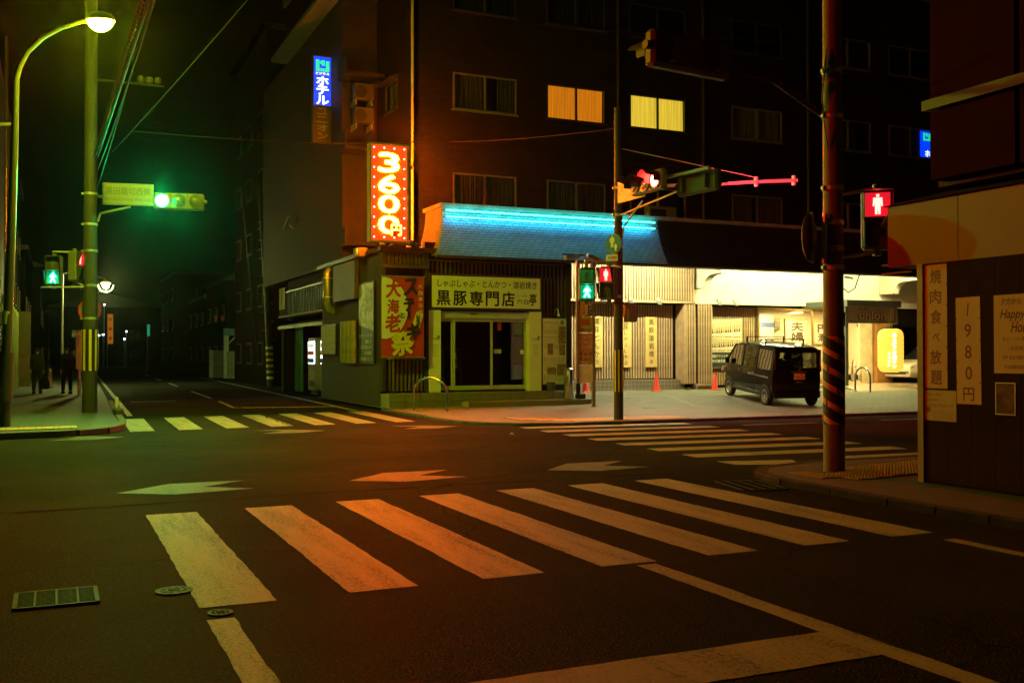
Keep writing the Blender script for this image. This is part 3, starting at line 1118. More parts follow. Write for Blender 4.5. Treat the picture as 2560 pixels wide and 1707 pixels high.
# platform and step, faced with square tiles
STEPT = mat('step_tile', (0.20, 0.19, 0.13), 0.6, var=0.25, scale=3, bump=0.2, grime=0.3)
pf = MB().box(8.12, 25.93, 0, 13.62, 26.66, 0.43).build('platform', CONC, bld)
st = MB().box(10.2, 25.43, 0, 14.02, 25.93, 0.2).build('step', CONC, bld)
tl = MB().cbox((0, 0, 0), (0.43, 0.03, 0.2), 0.006).mesh('tile')
tt = MB().cbox((0, 0, 0), (0.43, 0.36, 0.03), 0.006).mesh('tile')
for i in range(12):
    obj('tile', tl, STEPT, pf, (8.35+0.44*i, 25.92, 0.33))
    obj('tile', tt, STEPT, pf, (8.35+0.44*i, 26.105, 0.438))
    if i < 5:
        obj('tile', tl, STEPT, pf, (8.35+0.44*i, 25.92, 0.12))
for i in range(9):
    if 10.45+0.44*i < 14:
        obj('tile', tl, STEPT, st, (10.43+0.425*i, 25.42, 0.10))
        obj('tile', tt, STEPT, st, (10.43+0.425*i, 25.6, 0.208))

# slatted bulkhead and bays ------------------------------------------
sw = MB().box(15.7, 30.03, 3.30, 20.66, 30.1, 4.85).build('slat_wall', BACK, bld)
MB().box(15.7, 29.95, 3.28, 20.66, 30.03, 3.36).build('rail', SLAT, sw)
MB().box(15.7, 30.1, 3.24, 20.25, 30.6, 3.30).build('bulkhead_underside', BACK, bld)
up = MB().box(-0.027, 0, 0, 0.027, 0.05, 1.47).mesh('slat')
for i in range(47):
    obj('slat', up, SLAT, sw, (15.78+0.105*i, 29.98, 3.37))
lw = MB().box(15.0, 30.55, 0.6, 20.3, 30.62, 3.3).build('slat_wall', BACK, bld)
lo = MB().box(-0.027, 0, 0, 0.027, 0.05, 2.62).mesh('slat')
for i in range(48):
    obj('slat', lo, SLAT, lw, (15.1+0.105*i, 30.50, 0.64))
rw = MB().box(20.28, 30.05, 0.45, 20.68, 30.12, 3.3).build('slat_wall', BACK, bld)
rs = MB().box(-0.027, 0, 0, 0.027, 0.05, 2.9).mesh('slat')
for i in range(4):
    obj('slat', rs, SLAT, rw, (20.33+0.105*i, 29.98, 0.45))
MB().box(20.22, 30.0, 0.45, 20.30, 30.6, 3.3).build('slat_wall_return', SLAT, bld)
pw = MB().box(20.70, 29.93, 0.46, 21.3, 29.98, 3.26).build('slat_wall', BACK, bld)
ps = MB().box(-0.027, 0, 0, 0.027, 0.05, 2.78).mesh('slat')
for i in range(6):
    obj('slat', ps, SLAT, pw, (20.76+0.105*i, 29.87, 0.47))
MB().box(20.68, 29.84, 0.38, 21.34, 29.93, 0.46).build('base_rail', SLAT, bld)
MB().box(14.9, 30.25, 0.1, 20.4, 30.7, 0.6).build('plinth', brickmat('plinth_tile', (0.20, 0.16, 0.12), (0.17, 0.14, 0.10), (0.38, 0.36, 0.30), 0.15, 0.15, 0.006, 0.5, 0.3, off=0.0), bld)
MB().box(20.7, 29.9, 0.1, 21.4, 30.3, 0.38).build('plinth', CONC, bld)
MB().box(15.7, 27.78, 4.57, 20.8, 27.82, 4.85).build('added_baffle', WHITEW, bld)  # unseen boards added to keep the tube light off the road
MB().box(21.2, 27.78, 4.57, 29.7, 27.82, 4.85).build('added_baffle', WHITEW, bld)
# white bulkhead with corbels
MB().box(20.68, 30.5, 3.31, 32, 30.7, 4.85).build('wall', WHITEW, bld)
def corbel(x0, x1):
    pts = [(30.5, 4.84), (28.72, 4.84), (28.72, 4.28), (29.15, 4.28)]
    for i in range(7):
        a = PI/2*i/6
        pts.append((29.15+0.62*math.sin(a), 4.28-0.45*(1-math.cos(a))))
    pts.append((30.5, 3.83))
    MB().prism(pts, 'X', x0, x1).build('corbel', WHITEW, bld)
corbel(20.86, 21.16)
corbel(29.72, 30.02)
MB().box(36, 29.0, 0.1, 36.3, 33, 4.85).build('wall', STUCCO, bld)
MB().box(30.05, 31.9, 2.6, 36, 32.1, 4.3).build('beam', STUCCO, bld)
# bay below: dark slats, poster wall, lobby
bw = MB().box(21.4, 31.2, 0.2, 24.25, 31.26, 3.31).build('slat_wall', BACK, bld)
bs = MB().box(-0.027, 0, 0, 0.027, 0.05, 2.9).mesh('slat')
for i in range(26):
    obj('slat', bs, SLAT, bw, (21.5+0.105*i, 31.14, 0.35))
MB().box(21.3, 30.7, 3.27, 31.9, 31.2, 3.31).build('bulkhead_underside', BACK, bld)
WARMW = mat('lobby_wall', (0.72, 0.60, 0.38), 0.8, var=0.05)
MB().box(24.25, 33.6, 0.25, 31.0, 33.7, 3.4).build('lobby_wall', WARMW, bld)
MB().box(24.25, 31.3, 0.25, 24.35, 33.6, 3.4).build('lobby_wall', WARMW, bld)
MB().box(30.9, 31.3, 0.25, 31.0, 33.6, 3.4).build('lobby_wall', WARMW, bld)
MB().box(24.25, 31.2, 0.2, 31.0, 33.7, 0.27).build('lobby_floor', mat('lobby_floor', (0.3, 0.24, 0.16), 0.4), bld)
MB().box(24.25, 31.2, 3.3, 31.0, 33.7, 3.4).build('lobby_ceiling', WHITEW, bld)
fr_ = MB()
for x in (24.3, 26.95, 28.6, 30.0):
    fr_.box(x-0.04, 31.1, 0.25, x+0.04, 31.18, 3.3)
fr_.box(24.34, 31.1, 3.16, 30, 31.18, 3.3).box(24.34, 31.1, 0.25, 28.56, 31.18, 0.5)
lf = fr_.build('lobby_front', mat('brass_frame', (0.42, 0.3, 0.12), 0.35, 0.8), bld)
for a, c in ((24.34, 26.91), (26.99, 28.56)):
    MB().quad((a, 31.14, 0.5), (c, 31.14, 0.5), (c, 31.14, 3.16), (a, 31.14, 3.16)).build('pane', GLASS, lf)
MB().box(29.3, 31.12, 0.3, 29.98, 31.2, 3.3).build('lobby_pillar', mat('lit_pillar', (0.75, 0.66, 0.42), 0.6), bld)
MB().box(30.0, 30.9, 0.25, 30.8, 31.3, 2.9).build('timber_pier', mat('warm_timber', (0.35, 0.18, 0.06), 0.5, var=0.25), bld)
# garage beyond
MB().box(32.3, 34, 0.1, 44, 34.2, 4.6).build('wall', STUCCO, bld)
# HOTEL union canopy over the door
can = MB().box(26.06, 28.3, 3.22, 28.66, 31.0, 3.45).build('entrance_canopy', mat('canopy_steel', (0.20, 0.24, 0.22), 0.45, 0.5, var=0.1), bld)
MB().box(26.26, 28.46, 2.69, 28.46, 28.7, 3.21).build('fascia', mat('fascia_grey', (0.34, 0.32, 0.24), 0.6, var=0.08), can)
MB().box(26.22, 28.44, 2.62, 28.52, 28.72, 2.70).build('fascia_rail', MATS['canopy_steel'], can)
for x in (26.18, 28.56):
    MB().box(x-0.06, 28.44, 0.2 if x < 27 else 2.6, x+0.06, 28.7, 3.22).build('post', MATS['canopy_steel'], can)
t = MB()
fr2 = FRONT(27.36, 28.455, 0)
put(t, 'union', fr2, 0.02, 2.90, 1.3, 0.26, 0.045, 0.03)
t.build('lettering', mat('chrome_letters', (0.75, 0.74, 0.66), 0.3, 0.6), can)
t = MB()
put(t, 'union', fr2, -0.03, 2.88, 1.3, 0.26, 0.006, 0.03)  # dark offset copy of the raised word, painted as its shadow
put(t, 'HOTEL', fr2, -0.38, 3.13, 0.5, 0.1, 0.008, 0.01)
t.build('lettering', mat('letters_and_shadow', (0.07, 0.05, 0.03), 0.6), can)

# ramp to the door
RAMP = brickmat('ramp_tile', (0.34, 0.27, 0.17), (0.3, 0.24, 0.15), (0.12, 0.09, 0.06), 0.6, 0.14, 0.012, 0.5, 0.5, flat=True)
b = MB()
b.add([(22.83, 22.94, 0.055), (33, 23.6, 0.055), (33, 28, 0.34), (25.67, 28, 0.34), (33, 31.1, 0.34), (25.67, 31.1, 0.34),
       (22.83, 22.94, 0.0), (33, 23.6, 0.0), (33, 31.1, 0.0), (25.67, 28, 0.0), (25.67, 31.1, 0.0)],
      [(0, 1, 2, 3), (3, 2, 4, 5), (0, 3, 9, 6), (3, 5, 10, 9), (0, 6, 7, 1), (4, 8, 10, 5), (1, 7, 8, 4, 2)])
b.build('ramp', RAMP, bld)

# block behind, with balconies, seen over the low roof ----------------
STU2 = mat('dark_stucco', (0.012, 0.008, 0.005), 0.85, var=0.25, scale=1.2, bump=0.3, grime=0.4)
MB().box(8.35, 31.6, 4.42, 9.5, 45, 13.0).build('wall', STU2, bld)
MB().box(7.72, 31.2, 12.95, 9.52, 40, 13.1).build('eave', mat('eave_green', (0.14, 0.15, 0.1), 0.8), bld)
for z in (4.9, 7.9, 10.2):
    bal = MB().box(8.2, 30.7, z, 9.5, 31.6, z+0.12).build('balcony', STU2, bld)
    MB().box(8.2, 30.68, z+0.12, 8.26, 31.6, z+0.55).build('parapet', STU2, bal)

# ================================================================== LIT AND HUNG THINGS ON THE CORNER BUILDING
TUBE = emit('fluorescent_tube', (1.0, 0.98, 0.36), 820.0)
for i, x in enumerate((16.6, 18.6, 21.6, 22.9, 24.2, 25.5, 26.8, 29.0)):
    side = ('over the cedar slats nearest the pole', 'over the cedar slats above the third plaque', 'first over the white wall', 'second over the white wall',
            'third over the white wall', 'fourth over the white wall', 'fifth over the white wall', 'added beside the hotel entrance to brighten the car')[i]  # the last lamp is added to brighten the parked car
    t = thing('ceiling_lamp', 'slim fluorescent lamp under the soffit, ' + side, 'lamp', (x, 28.3, 4.85), 'lamps under the hotel soffit')
    MB().cbox((x, 28.3, 4.83), (1.25, 0.10, 0.04), 0.01).build('batten', WHITEW, t)
    MB().path([(x-0.58, 28.3, 4.79), (x+0.58, 28.3, 4.79)], 0.016, 8).build('tube', TUBE if i > 1 else emit('fluorescent_tube_dim', (1.0, 0.94, 0.50), 2100.0), t)
LOB = emit('lobby_downlight', (1.0, 0.76, 0.32), 900.0)
for i, (x, y) in enumerate(((25.4, 32.4), (27.6, 32.4), (29.4, 32.0))):
    t = thing('downlight', 'round downlight in the hotel lobby ceiling, ' + ('over the notice', 'over the framed calligraphy', 'over the entrance')[i], 'lamp', (x, y, 3.3), 'lobby downlights')
    MB().lathe([(0.16, 3.27), (0.18, 3.30)], 16, (x, y, 0)).build('ring', WHITEW, t)
    MB().lathe([(0.13, 3.262), (0.13, 3.268)], 16, (x, y, 0)).build('bulb', LOB, t)
t = thing('porch_light', 'warm square light under the hotel entrance canopy', 'lamp', (27.4, 29.6, 3.2))
MB().cbox((27.4, 29.6, 3.19), (0.5, 0.5, 0.05), 0.01).build('frame', WHITEW, t)
MB().box(27.2, 29.4, 3.155, 27.6, 29.8, 3.163).build('diffuser', emit('porch_diffuser', (1.0, 0.66, 0.22), 700.0), t)

# price sign 3600 yen -------------------------------------------------
RED_L = emit('price_panel_red', (0.95, 0.055, 0.004), 1.0)
DIG_L = emit('price_digit', (1.0, 0.07, 0.0008), 1700.0)
BULB = emit('price_bulb', (0.55, 0.85, 1.0), 4.0)
t = thing('price_sign', 'tall red illuminated sign reading 3600 yen on the building corner', 'sign', (8.15, 26, 4.5))
MB().box(7.62, 26.0, 4.5, 8.68, 26.28, 7.12).build('case', mat('sign_case', (0.25, 0.2, 0.14), 0.5), t)
MB().box(7.66, 25.985, 4.54, 8.64, 26.0, 7.08).build('face', RED_L, t)
b = MB()
b.box(7.61, 25.96, 4.49, 7.655, 26.0, 7.13).box(8.645, 25.96, 4.49, 8.69, 26.0, 7.13).box(7.655, 25.96, 7.085, 8.645, 26.0, 7.13).box(7.655, 25.96, 4.49, 8.645, 26.0, 4.535)
b.build('rim', mat('sign_rim', (0.35, 0.3, 0.2), 0.4, 0.6), t)
fr = FRONT(8.15, 25.984, 0)
b = MB()
for ch, v, h in (('3', 6.62, 0.55), ('6', 6.04, 0.52), ('0', 5.51, 0.50), ('0', 4.96, 0.50)):
    put(b, ch, fr, -0.01, v, 0.58, h*0.94, 0.012, 0.03)
b.build('digits', DIG_L, t)
b = MB()
put(b, '円', fr, 0.19, 4.82, 0.29, 0.30, 0.03, 0.03)
b.build('yen_character', emit('price_yen', (1.0, 0.09, 0.006), 110.0), t)
MB().quad(fr.p(0.01, 4.64, 0.022), fr.p(0.36, 4.64, 0.022), fr.p(0.36, 5.0, 0.022), fr.p(0.01, 5.0, 0.022)).build('yen_field', mat('yen_field', (0.5, 0.05, 0.01), 0.5), t)
# the same lettering on its back, facing up the side street
MB().box(7.66, 26.28, 4.54, 8.64, 26.295, 7.08).build('face', RED_L, t)
bk = Fr((8.15, 26.296, 0), (-1, 0, 0))
b = MB()
for ch, v, h in (('3', 6.62, 0.55), ('6', 6.04, 0.52), ('0', 5.51, 0.50), ('0', 4.96, 0.50)):
    put(b, ch, bk, -0.01, v, 0.58, h*0.94, 0.012, 0.03)
b.build('digits', emit('price_digit_back', (1.0, 0.16, 0.003), 420.0), t)
bm_ = MB().lathe([(0.022, 0), (0.02, 0.012), (0.008, 0.02)], 8).mesh('bulb')
pts = [(u, v) for u in (-0.42, 0.42) for v in [4.62+0.265*i for i in range(10)]] + [(u, v) for u in (-0.14, 0.14) for v in (4.62, 7.005)]
for u, v in pts:
    p = fr.p(u, v, 0.004)
    o = obj('bulb', bm_, BULB, t)
    o.location = p
    o.rotation_euler = (PI/2, 0, 0)
for z in (4.7, 6.9):
    MB().path([(8.6, 26.2, z), (9.5, 28.05, z)], 0.035).build('bracket', DARKM, t)
MB().path([(8.2, 26.15, 4.5), (8.2, 26.6, 4.35)], 0.04).build('bracket', DARKM, t)

# restaurant name board ----------------------------------------------
t = thing('restaurant_signboard', 'wide pale signboard with black brush lettering over the restaurant door', 'sign', (11.12, 26.4, 2.8))
MB().box(9.40, 26.30, 2.74, 12.85, 26.56, 3.73).build('case', mat('board_frame', (0.03, 0.025, 0.02), 0.5), t)
MB().box(9.47, 26.285, 2.80, 12.78, 26.30, 3.67).build('face', mat('board_face', (0.84, 0.84, 0.52), 0.35, var=0.04), t)
fr = FRONT(11.125, 26.284, 0)
b = MB()
put(b, 'しゃぶしゃぶ・とんかつ・溶岩焼き', fr, 0.02, 3.47, 3.08, 0.21, 0.002, 0.012, 0.06)
for i, ch in enumerate('黒豚専門店'):
    put(b, ch, fr, -1.32+0.49*i, 3.06, 0.40, 0.41, 0.002, 0.028)
put(b, '六白', fr, 1.09, 3.0, 0.36, 0.15, 0.002, 0.012)
put(b, '亭', fr, 1.42, 3.06, 0.24, 0.35, 0.002, 0.02, 0.1)
b.build('lettering', INK, t)
b = MB()
put(b, 'かごしま黒豚', fr, 1.07, 3.16, 0.34, 0.055, 0.002, 0.005)
put(b, '印', fr, 1.27, 2.94, 0.06, 0.06, 0.002, 0.005)
b.build('lettering', mat('brown_ink', (0.25, 0.13, 0.03), 0.6), t)

# red banner ----------------------------------------------------------
t = thing('banner', 'red and white banner with brush lettering hanging beside the restaurant door', 'banner', (8.58, 26.1, 1.43))
fr = FRONT(8.58, 26.12, 0)
vs, fs = [], []
nu, nv = 10, 18
for i in range(nu+1):
    for j in range(nv+1):
        u, v = -0.6+1.2*i/nu, 1.43+2.15*j/nv
        vs.append(fr.p(u, v, 0.008*math.sin(3*u+2.2*v)*(1-j/nv) - 0.01))
for i in range(nu):
    for j in range(nv):
        a = i*(nv+1)+j
        fs.append((a, a+nv+1, a+nv+2, a+1))
MB().add(vs, fs).build('cloth', mat('red_cloth', (0.52, 0.035, 0.012), 0.7, var=0.12, scale=3), t)
c = []
for i in range(20):
    a = -PI/2 + PI*i/19
    c.append((-0.6 + 0.74*math.cos(a), 2.74 + 0.84*math.sin(a)))
MB().poly([fr.p(u, min(v, 3.57), 0.012) for u, v in [(-0.6, 1.93)] + c[1:-1] + [(-0.6, 3.57)]]).build('white_field', mat('white_cloth', (0.72, 0.70, 0.55), 0.7, var=0.04), t)
b = MB()
for ch, u, v, s in (('大', -0.28, 3.27, 0.44), ('海', -0.28, 2.79, 0.34), ('老', -0.29, 2.34, 0.44)):
    put(b, ch, fr, u, v, s, s*1.12, 0.02, 0.035, 0.1, 0.06)
b.build('lettering', mat('red_ink', (0.45, 0.03, 0.015), 0.6), t)
b = MB()
for ch, u, v, s in (('ス', 0.20, 3.32, 0.40), ('テ', 0.17, 2.84, 0.30), ('ー', 0.16, 2.56, 0.05), ('と', -0.02, 2.55, 0.13), ('キ', 0.29, 2.12, 0.38)):
    put(b, ch, fr, u, v, s, 0.24 if ch == 'ー' else s*1.15, 0.022, 0.05, 0.1, 0.1)
b.build('lettering', INK, t)
b = MB()
put(b, '祭', fr, -0.02, 1.80, 0.64, 0.66, 0.02, 0.04, 0.1, 0.12)
b.build('lettering', mat('yellow_ink', (0.66, 0.58, 0.02), 0.6), t)
q = [(0.38, 2.66), (0.58, 2.58), (0.46, 2.20), (0.25, 2.30)]
MB().poly([fr.p(*p, 0.022) for p in q]).build('yellow_flag', MATS['yellow_ink'], t)
b = MB()
put(b, '熟成', fr, 0.42, 2.43, 0.10, 0.3, 0.026, 0.01)
b.build('lettering', INK, t)
b = MB()
column(b, '六白亭店内', fr, 0.49, 3.42, 0.17, 0.12, 0.02, 0.01)
b.build('lettering', WHITEP, t)
for z in (1.42, 3.6):
    MB().path([(7.97, 26.12, z), (9.2, 26.12, z)], 0.016).build('rod', GALV, t)

# left wall: photo poster, notice, ducts --------------------------------
fr = WEST(8.12, 0, 0)
def wposter(name, label, y0, y1, z0, z1, m, frm=DARKM, cat='poster'):
    t = thing(name, label, cat, (8.1, (y0+y1)/2, z0))
    MB().box(8.06, y0-0.04, z0-0.04, 8.13, y1+0.04, z1+0.04).build('frame', frm, t)
    MB().box(8.05, y0, z0, 8.06, y1, z1).build('sheet', m, t)
    return t
t = wposter('photo_poster', 'tall photo poster with white writing on the left restaurant wall', 27.12, 28.58, 1.26, 3.5, mat('poster_green', (0.05, 0.06, 0.035), 0.5))
fr = Fr((8.049, 27.85, 0), (0, -1, 0))
b = MB()
b.quad(fr.p(-0.73, 2.35), fr.p(0.73, 2.15), fr.p(0.73, 3.5), fr.p(-0.73, 3.5))
b.build('photo', mat('photo_grey', (0.34, 0.32, 0.24), 0.5, var=0.7, scale=7), t)
b = MB()
for i in range(9):
    u = -0.1+0.09*i
    b.quad(fr.p(u, 2.75-0.012*i, 0.003), fr.p(u+0.035, 2.75-0.012*i, 0.003), fr.p(u+0.035, 3.35, 0.003), fr.p(u, 3.32, 0.003))
b.build('photo_bottles', mat('photo_dark', (0.12, 0.11, 0.08), 0.5), t)
b = MB()
for i, s in enumerate(('焼酎アドバイザーが', '厳選した', '地元鹿児島ではや', '芋の焼酎等', '２０種類揃えました')):
    put(b, s, fr, (-0.06, 0.25, 0.0, 0.2, 0.0)[i], 2.03-0.165*i, min(1.3, 0.145*len(s)), 0.11, 0.003, 0.006)
b.build('lettering', mat('cream_ink', (0.6, 0.6, 0.42), 0.6), t)
t = wposter('notice_sheet', 'square pale notice board on the left restaurant wall', 31.32, 33.12, 1.52, 2.42, mat('notice_paper', (0.42, 0.40, 0.30), 0.7, var=0.25, scale=9), cat='notice')
pq = MB().path([(0, 0, 0), (0, 0, 1.25)], [0.085, 0.08], 10).mesh('pole')
t = thing('bamboo_bundle', 'four upright bamboo poles against the left restaurant wall', 'bamboo poles', (8.05, 29.5, 1.24))
for i in range(4):
    obj('pole', pq, mat('green_bamboo', (0.20, 0.19, 0.09), 0.5, var=0.25, scale=4), t, (8.0, 28.9+0.42*i, 1.24))
t = thing('duct', 'fat vertical exhaust duct with clamps on the left restaurant wall', 'duct', (7.95, 31.8, 2.9))
MB().path([(8.3, 31.8, 4.2), (8.0, 31.8, 4.2), (7.93, 31.8, 4.1), (7.93, 31.8, 3.1), (7.98, 31.8, 2.95), (8.3, 31.8, 2.85)], 0.15, 14).build('pipe', mat('glossy_duct', (0.26, 0.27, 0.2), 0.22, 0.5, var=0.1), t, True)
for z in (3.3, 3.9):
    MB().lathe([(0.165, z), (0.165, z+0.04)], 14, (7.93, 31.8, 0)).build('clamp', GALV, t)
t = thing('hanging_sign', 'dark projecting signboard hung above the poster on the left wall', 'sign', (8.0, 30, 3.1))
MB().cbox((8.02, 29.95, 3.68), (0.14, 2.5, 1.14), 0.02).build('board', mat('dark_board', (0.045, 0.035, 0.025), 0.6), t)
MB().box(8.09, 28.9, 4.2, 8.3, 29.0, 4.3).build('bracket', DARKM, t)
MB().box(8.09, 30.9, 4.2, 8.3, 31.0, 4.3).build('bracket', DARKM, t)
t = thing('floodlight', 'round floodlight on the low roof edge under the price sign', 'floodlight', (7.9, 27.9, 4.3))
MB().cbox((7.92, 27.95, 4.38), (0.3, 0.5, 0.28), 0.03).build('housing', DARKM, t)
MB().lathe([(0.11, 0), (0.13, 0.03)], 14, (0, 0, 0), 'X').build('lens', mat('lens_glass', (0.4, 0.42, 0.25), 0.2), t).location = (7.74, 27.8, 4.38)
t = thing('roof_pipe', 'bent pale pipe elbow on the low roof below the price sign', 'pipe', (9.0, 26.9, 4.42))
MB().path([(9.0, 26.9, 4.35), (9.0, 26.9, 4.62), (8.95, 26.95, 4.7), (8.7, 27.2, 4.72), (8.4, 27.6, 4.66)], 0.075, 12).build('pipe', mat('pale_pipe', (0.45, 0.42, 0.36), 0.5), t, True)
t = thing('cable_tangle', 'tangle of loose dark cables on the low roof edge', 'cables', (8.4, 26.5, 4.42))
for i in range(7):
    pts = [(8.05+0.19*j+random.uniform(-.05, .05), 26.42+random.uniform(-.08, .1), 4.46+random.uniform(0, .14)) for j in range(7)]
    MB().path(pts, 0.012, 6).build('cable', BLACK, t)

# hotel neon strip and vertical hotel sign --------------------------------
for z, lab, c, s in ((5.52, 'upper', (0.02, 0.90, 0.52), 36.0), (5.337, 'lower', (0.012, 0.42, 1.0), 62.0)):
    t = thing('neon_tube', f'{lab} of two long glowing cyan neon tubes along the tiled cornice', 'neon tube', (13.3, 26.42, z), 'neon tubes on the cornice')
    MB().path([(9.95, 26.42, z), (16.74, 26.42, z)], 0.014, 8).build('tube', emit('neon_'+lab, c, s), t)
    for i in range(8):
        MB().box(9.9+0.95*i, 26.43, z-0.02, 9.93+0.95*i, 26.6, z+0.02).build('clip', GALV, t)
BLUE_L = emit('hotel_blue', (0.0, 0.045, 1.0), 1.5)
t = thing('hotel_sign', 'tall narrow blue hotel sign with white characters, lower half unlit', 'sign', (8.05, 33, 8.5))
MB().box(7.74, 33.0, 8.5, 8.36, 33.25, 11.35).build('case', mat('hotel_case', (0.05, 0.055, 0.05), 0.5), t)
MB().box(7.77, 32.985, 9.72, 8.33, 33.0, 11.32).build('face', BLUE_L, t)
MB().box(7.77, 32.985, 8.53, 8.33, 33.0, 9.72).build('face', mat('unlit_face', (0.025, 0.03, 0.022), 0.5), t)
fr = FRONT(8.05, 32.984, 0)
b = MB()
for i, ch in enumerate('ホテル'):
    put(b, ch, fr, 0, 10.53-0.32*i, 0.42, 0.29, 0.004, 0.045)
b.build('lettering', emit('hotel_white', (0.9, 1.0, 1.0), 2.0), t)
b = MB()
for i, ch in enumerate('ユニオン'):
    put(b, ch, fr, 0, 9.52-0.27*i, 0.40, 0.21, 0.004, 0.045)
b.build('lettering', mat('unlit_letter', (0.12, 0.15, 0.09), 0.6), t)
GRN = emit('hotel_green', (0.02, 0.75, 0.25), 1.3)
def emblem(fr, cu, cv, s, d):
    b = MB()
    def R(a, e, c, g):
        b.quad(fr.p(cu+a*s, cv+e*s, d), fr.p(cu+c*s, cv+e*s, d), fr.p(cu+c*s, cv+g*s, d), fr.p(cu+a*s, cv+g*s, d))
    R(-.5, -.42, -.24, .42); R(.24, -.42, .5, .36); R(-.24, -.42, .24, -.2); R(-.06, .0, .16, .4); R(-.2, .12, -.06, .34)
    return b
b = MB()
b.quad(fr.p(-0.245, 10.82, 0.002), fr.p(0.245, 10.82, 0.002), fr.p(0.245, 11.24, 0.002), fr.p(-0.245, 11.24, 0.002))
emblem(fr, 0, 11.03, 0.45, 0.005).build('emblem', GRN, t)
b = MB()
put(b, 'ビジネス', fr, 0, 10.77, 0.46, 0.09, 0.004, 0.03)
b.build('lettering', MATS['hotel_white'], t)

# reflection of a hotel sign in an upper window, built as a glowing panel
t = thing('sign_reflection', 'blue hotel sign reflection, built as a glowing panel in a dark upper window by the eatery roof', 'sign', (29.66, 28.06, 8.85))
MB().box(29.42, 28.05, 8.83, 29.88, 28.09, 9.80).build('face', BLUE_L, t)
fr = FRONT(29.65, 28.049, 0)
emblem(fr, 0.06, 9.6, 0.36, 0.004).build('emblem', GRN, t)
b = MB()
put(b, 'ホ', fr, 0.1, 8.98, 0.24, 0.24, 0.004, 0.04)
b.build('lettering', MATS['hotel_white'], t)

# menu banner, plaques, poster, lantern --------------------------------
t = thing('menu_banner', 'tall pale menu banner with food pictures right of the restaurant door', 'banner', (13.22, 26.2, 0.5))
fr = FRONT(13.22, 26.24, 0)
panel(Fr((13.22, 26.24, 1.58)), 0.75, 1.88, 0.015).build('sheet', mat('menu_sheet', (0.72, 0.72, 0.54), 0.6, var=0.10, scale=5), t)
b = MB()
for k in range(9):
    for r in range(2):
        column(b, '豚しゃぶ定食', fr, -0.33+0.055*k, 2.44-0.42*r, 0.06, 0.04, 0.003, 0.004)
for k in range(10):
    column(b, '黒豚とんかつ膳', fr, -0.33+0.07*k, 1.42-0.02*(k % 3), 0.055, 0.042, 0.003, 0.004)
    column(b, '御膳各種', fr, -0.33+0.07*k, 0.92, 0.05, 0.04, 0.003, 0.004)
put(b, '串', fr, 0.24, 2.42, 0.11, 0.14, 0.004, 0.02)
b.build('lettering', DIMINK, t)
FOOD = mat('food_picture', (0.30, 0.20, 0.07), 0.5, var=0.9, scale=22)
for u, v, w, h in ((0.24, 2.05, 0.24, 0.5), (-0.14, 1.65, 0.18, 0.32), (0.24, 1.63, 0.2, 0.32), (0.22, 1.05, 0.28, 0.32), (-0.1, 1.02, 0.3, 0.2)):
    MB().quad(fr.p(u-w/2, v-h/2, 0.002), fr.p(u+w/2, v-h/2, 0.002), fr.p(u+w/2, v+h/2, 0.002), fr.p(u-w/2, v+h/2, 0.002)).build('picture', FOOD, t)
MB().path([(12.84, 26.26, 2.53), (13.6, 26.26, 2.53)], 0.014).build('rod', GALV, t)
MB().path([(12.84, 26.26, 0.63), (13.6, 26.26, 0.63)], 0.014).build('rod', GALV, t)
MB().path([(13.22, 26.28, 0.45), (13.22, 26.28, 2.55)], 0.014).build('pole', GALV, t)
t = thing('wall_hook_lamp', 'small curved lamp above the menu banner', 'lamp', (13.35, 26.5, 2.6))
MB().path([(13.35, 26.58, 2.65), (13.35, 26.4, 2.82), (13.35, 26.3, 2.8), (13.36, 26.27, 2.68)], 0.014, 6).build('arm', GALV, t)
MB().lathe([(0.02, 2.68), (0.05, 2.6)], 10, (13.36, 26.27, 0)).build('shade', GALV, t)

for i, (x, s, wh) in enumerate(((16.93, '黒豚とんかつ', 'half hidden behind the sign tower'), (18.08, '黒豚しゃぶしゃぶ', 'just beside the signal pole'), (19.12, '黒豚溶岩焼き', 'standing clear, furthest from the pole'))):
    t = thing('wooden_plaque', f'tall pale wooden plaque on the cedar slats, {wh}', 'plaque', (x, 30.45, 1.05), 'wooden plaques on the slat wall')
    MB().cbox((x, 30.44, 1.92), (0.46, 0.06, 1.76), 0.008).build('board', mat('plaque_wood', (0.62, 0.44, 0.15), 0.5, var=0.18, scale=3), t)
    b = MB()
    column(b, s, FRONT(x, 30.41, 0), 0, 2.75, 1.66/len(s), 0.21, 0.003, 0.022)
    b.build('lettering', mat('plaque_ink', (0.10, 0.06, 0.02), 0.6), t)
SPOTB = mat('spot_chrome', (0.6, 0.6, 0.55), 0.3, 0.8)
for i, (x, wh) in enumerate(((16.87, 'over the first plaque'), (17.95, 'over the second plaque'), (19.09, 'over the third plaque'), (21.98, 'over the bottle poster, nearer the slats'), (22.7, 'over the bottle poster, nearer the lobby'))):
    Y = 29.9 if i < 3 else 30.42
    z = 3.36 if i < 3 else 3.42
    t = thing('spotlight', 'small chrome clamp spotlight ' + wh, 'spotlight', (x, Y, z), 'clamp spotlights')
    MB().lathe([(0.05, z-0.02), (0.055, z+0.06), (0.03, z+0.1)], 12, (x, Y+0.02, 0)).build('mount', SPOTB, t, True)
    M = Matrix.Translation((x+0.03, Y-0.08, z-0.06)) @ Matrix.Rotation(math.radians(25), 4, 'X')
    MB(M).lathe([(0.035, 0.08), (0.05, 0.03), (0.085, -0.08), (0.075, -0.085)], 14).build('shade', SPOTB, t, True)

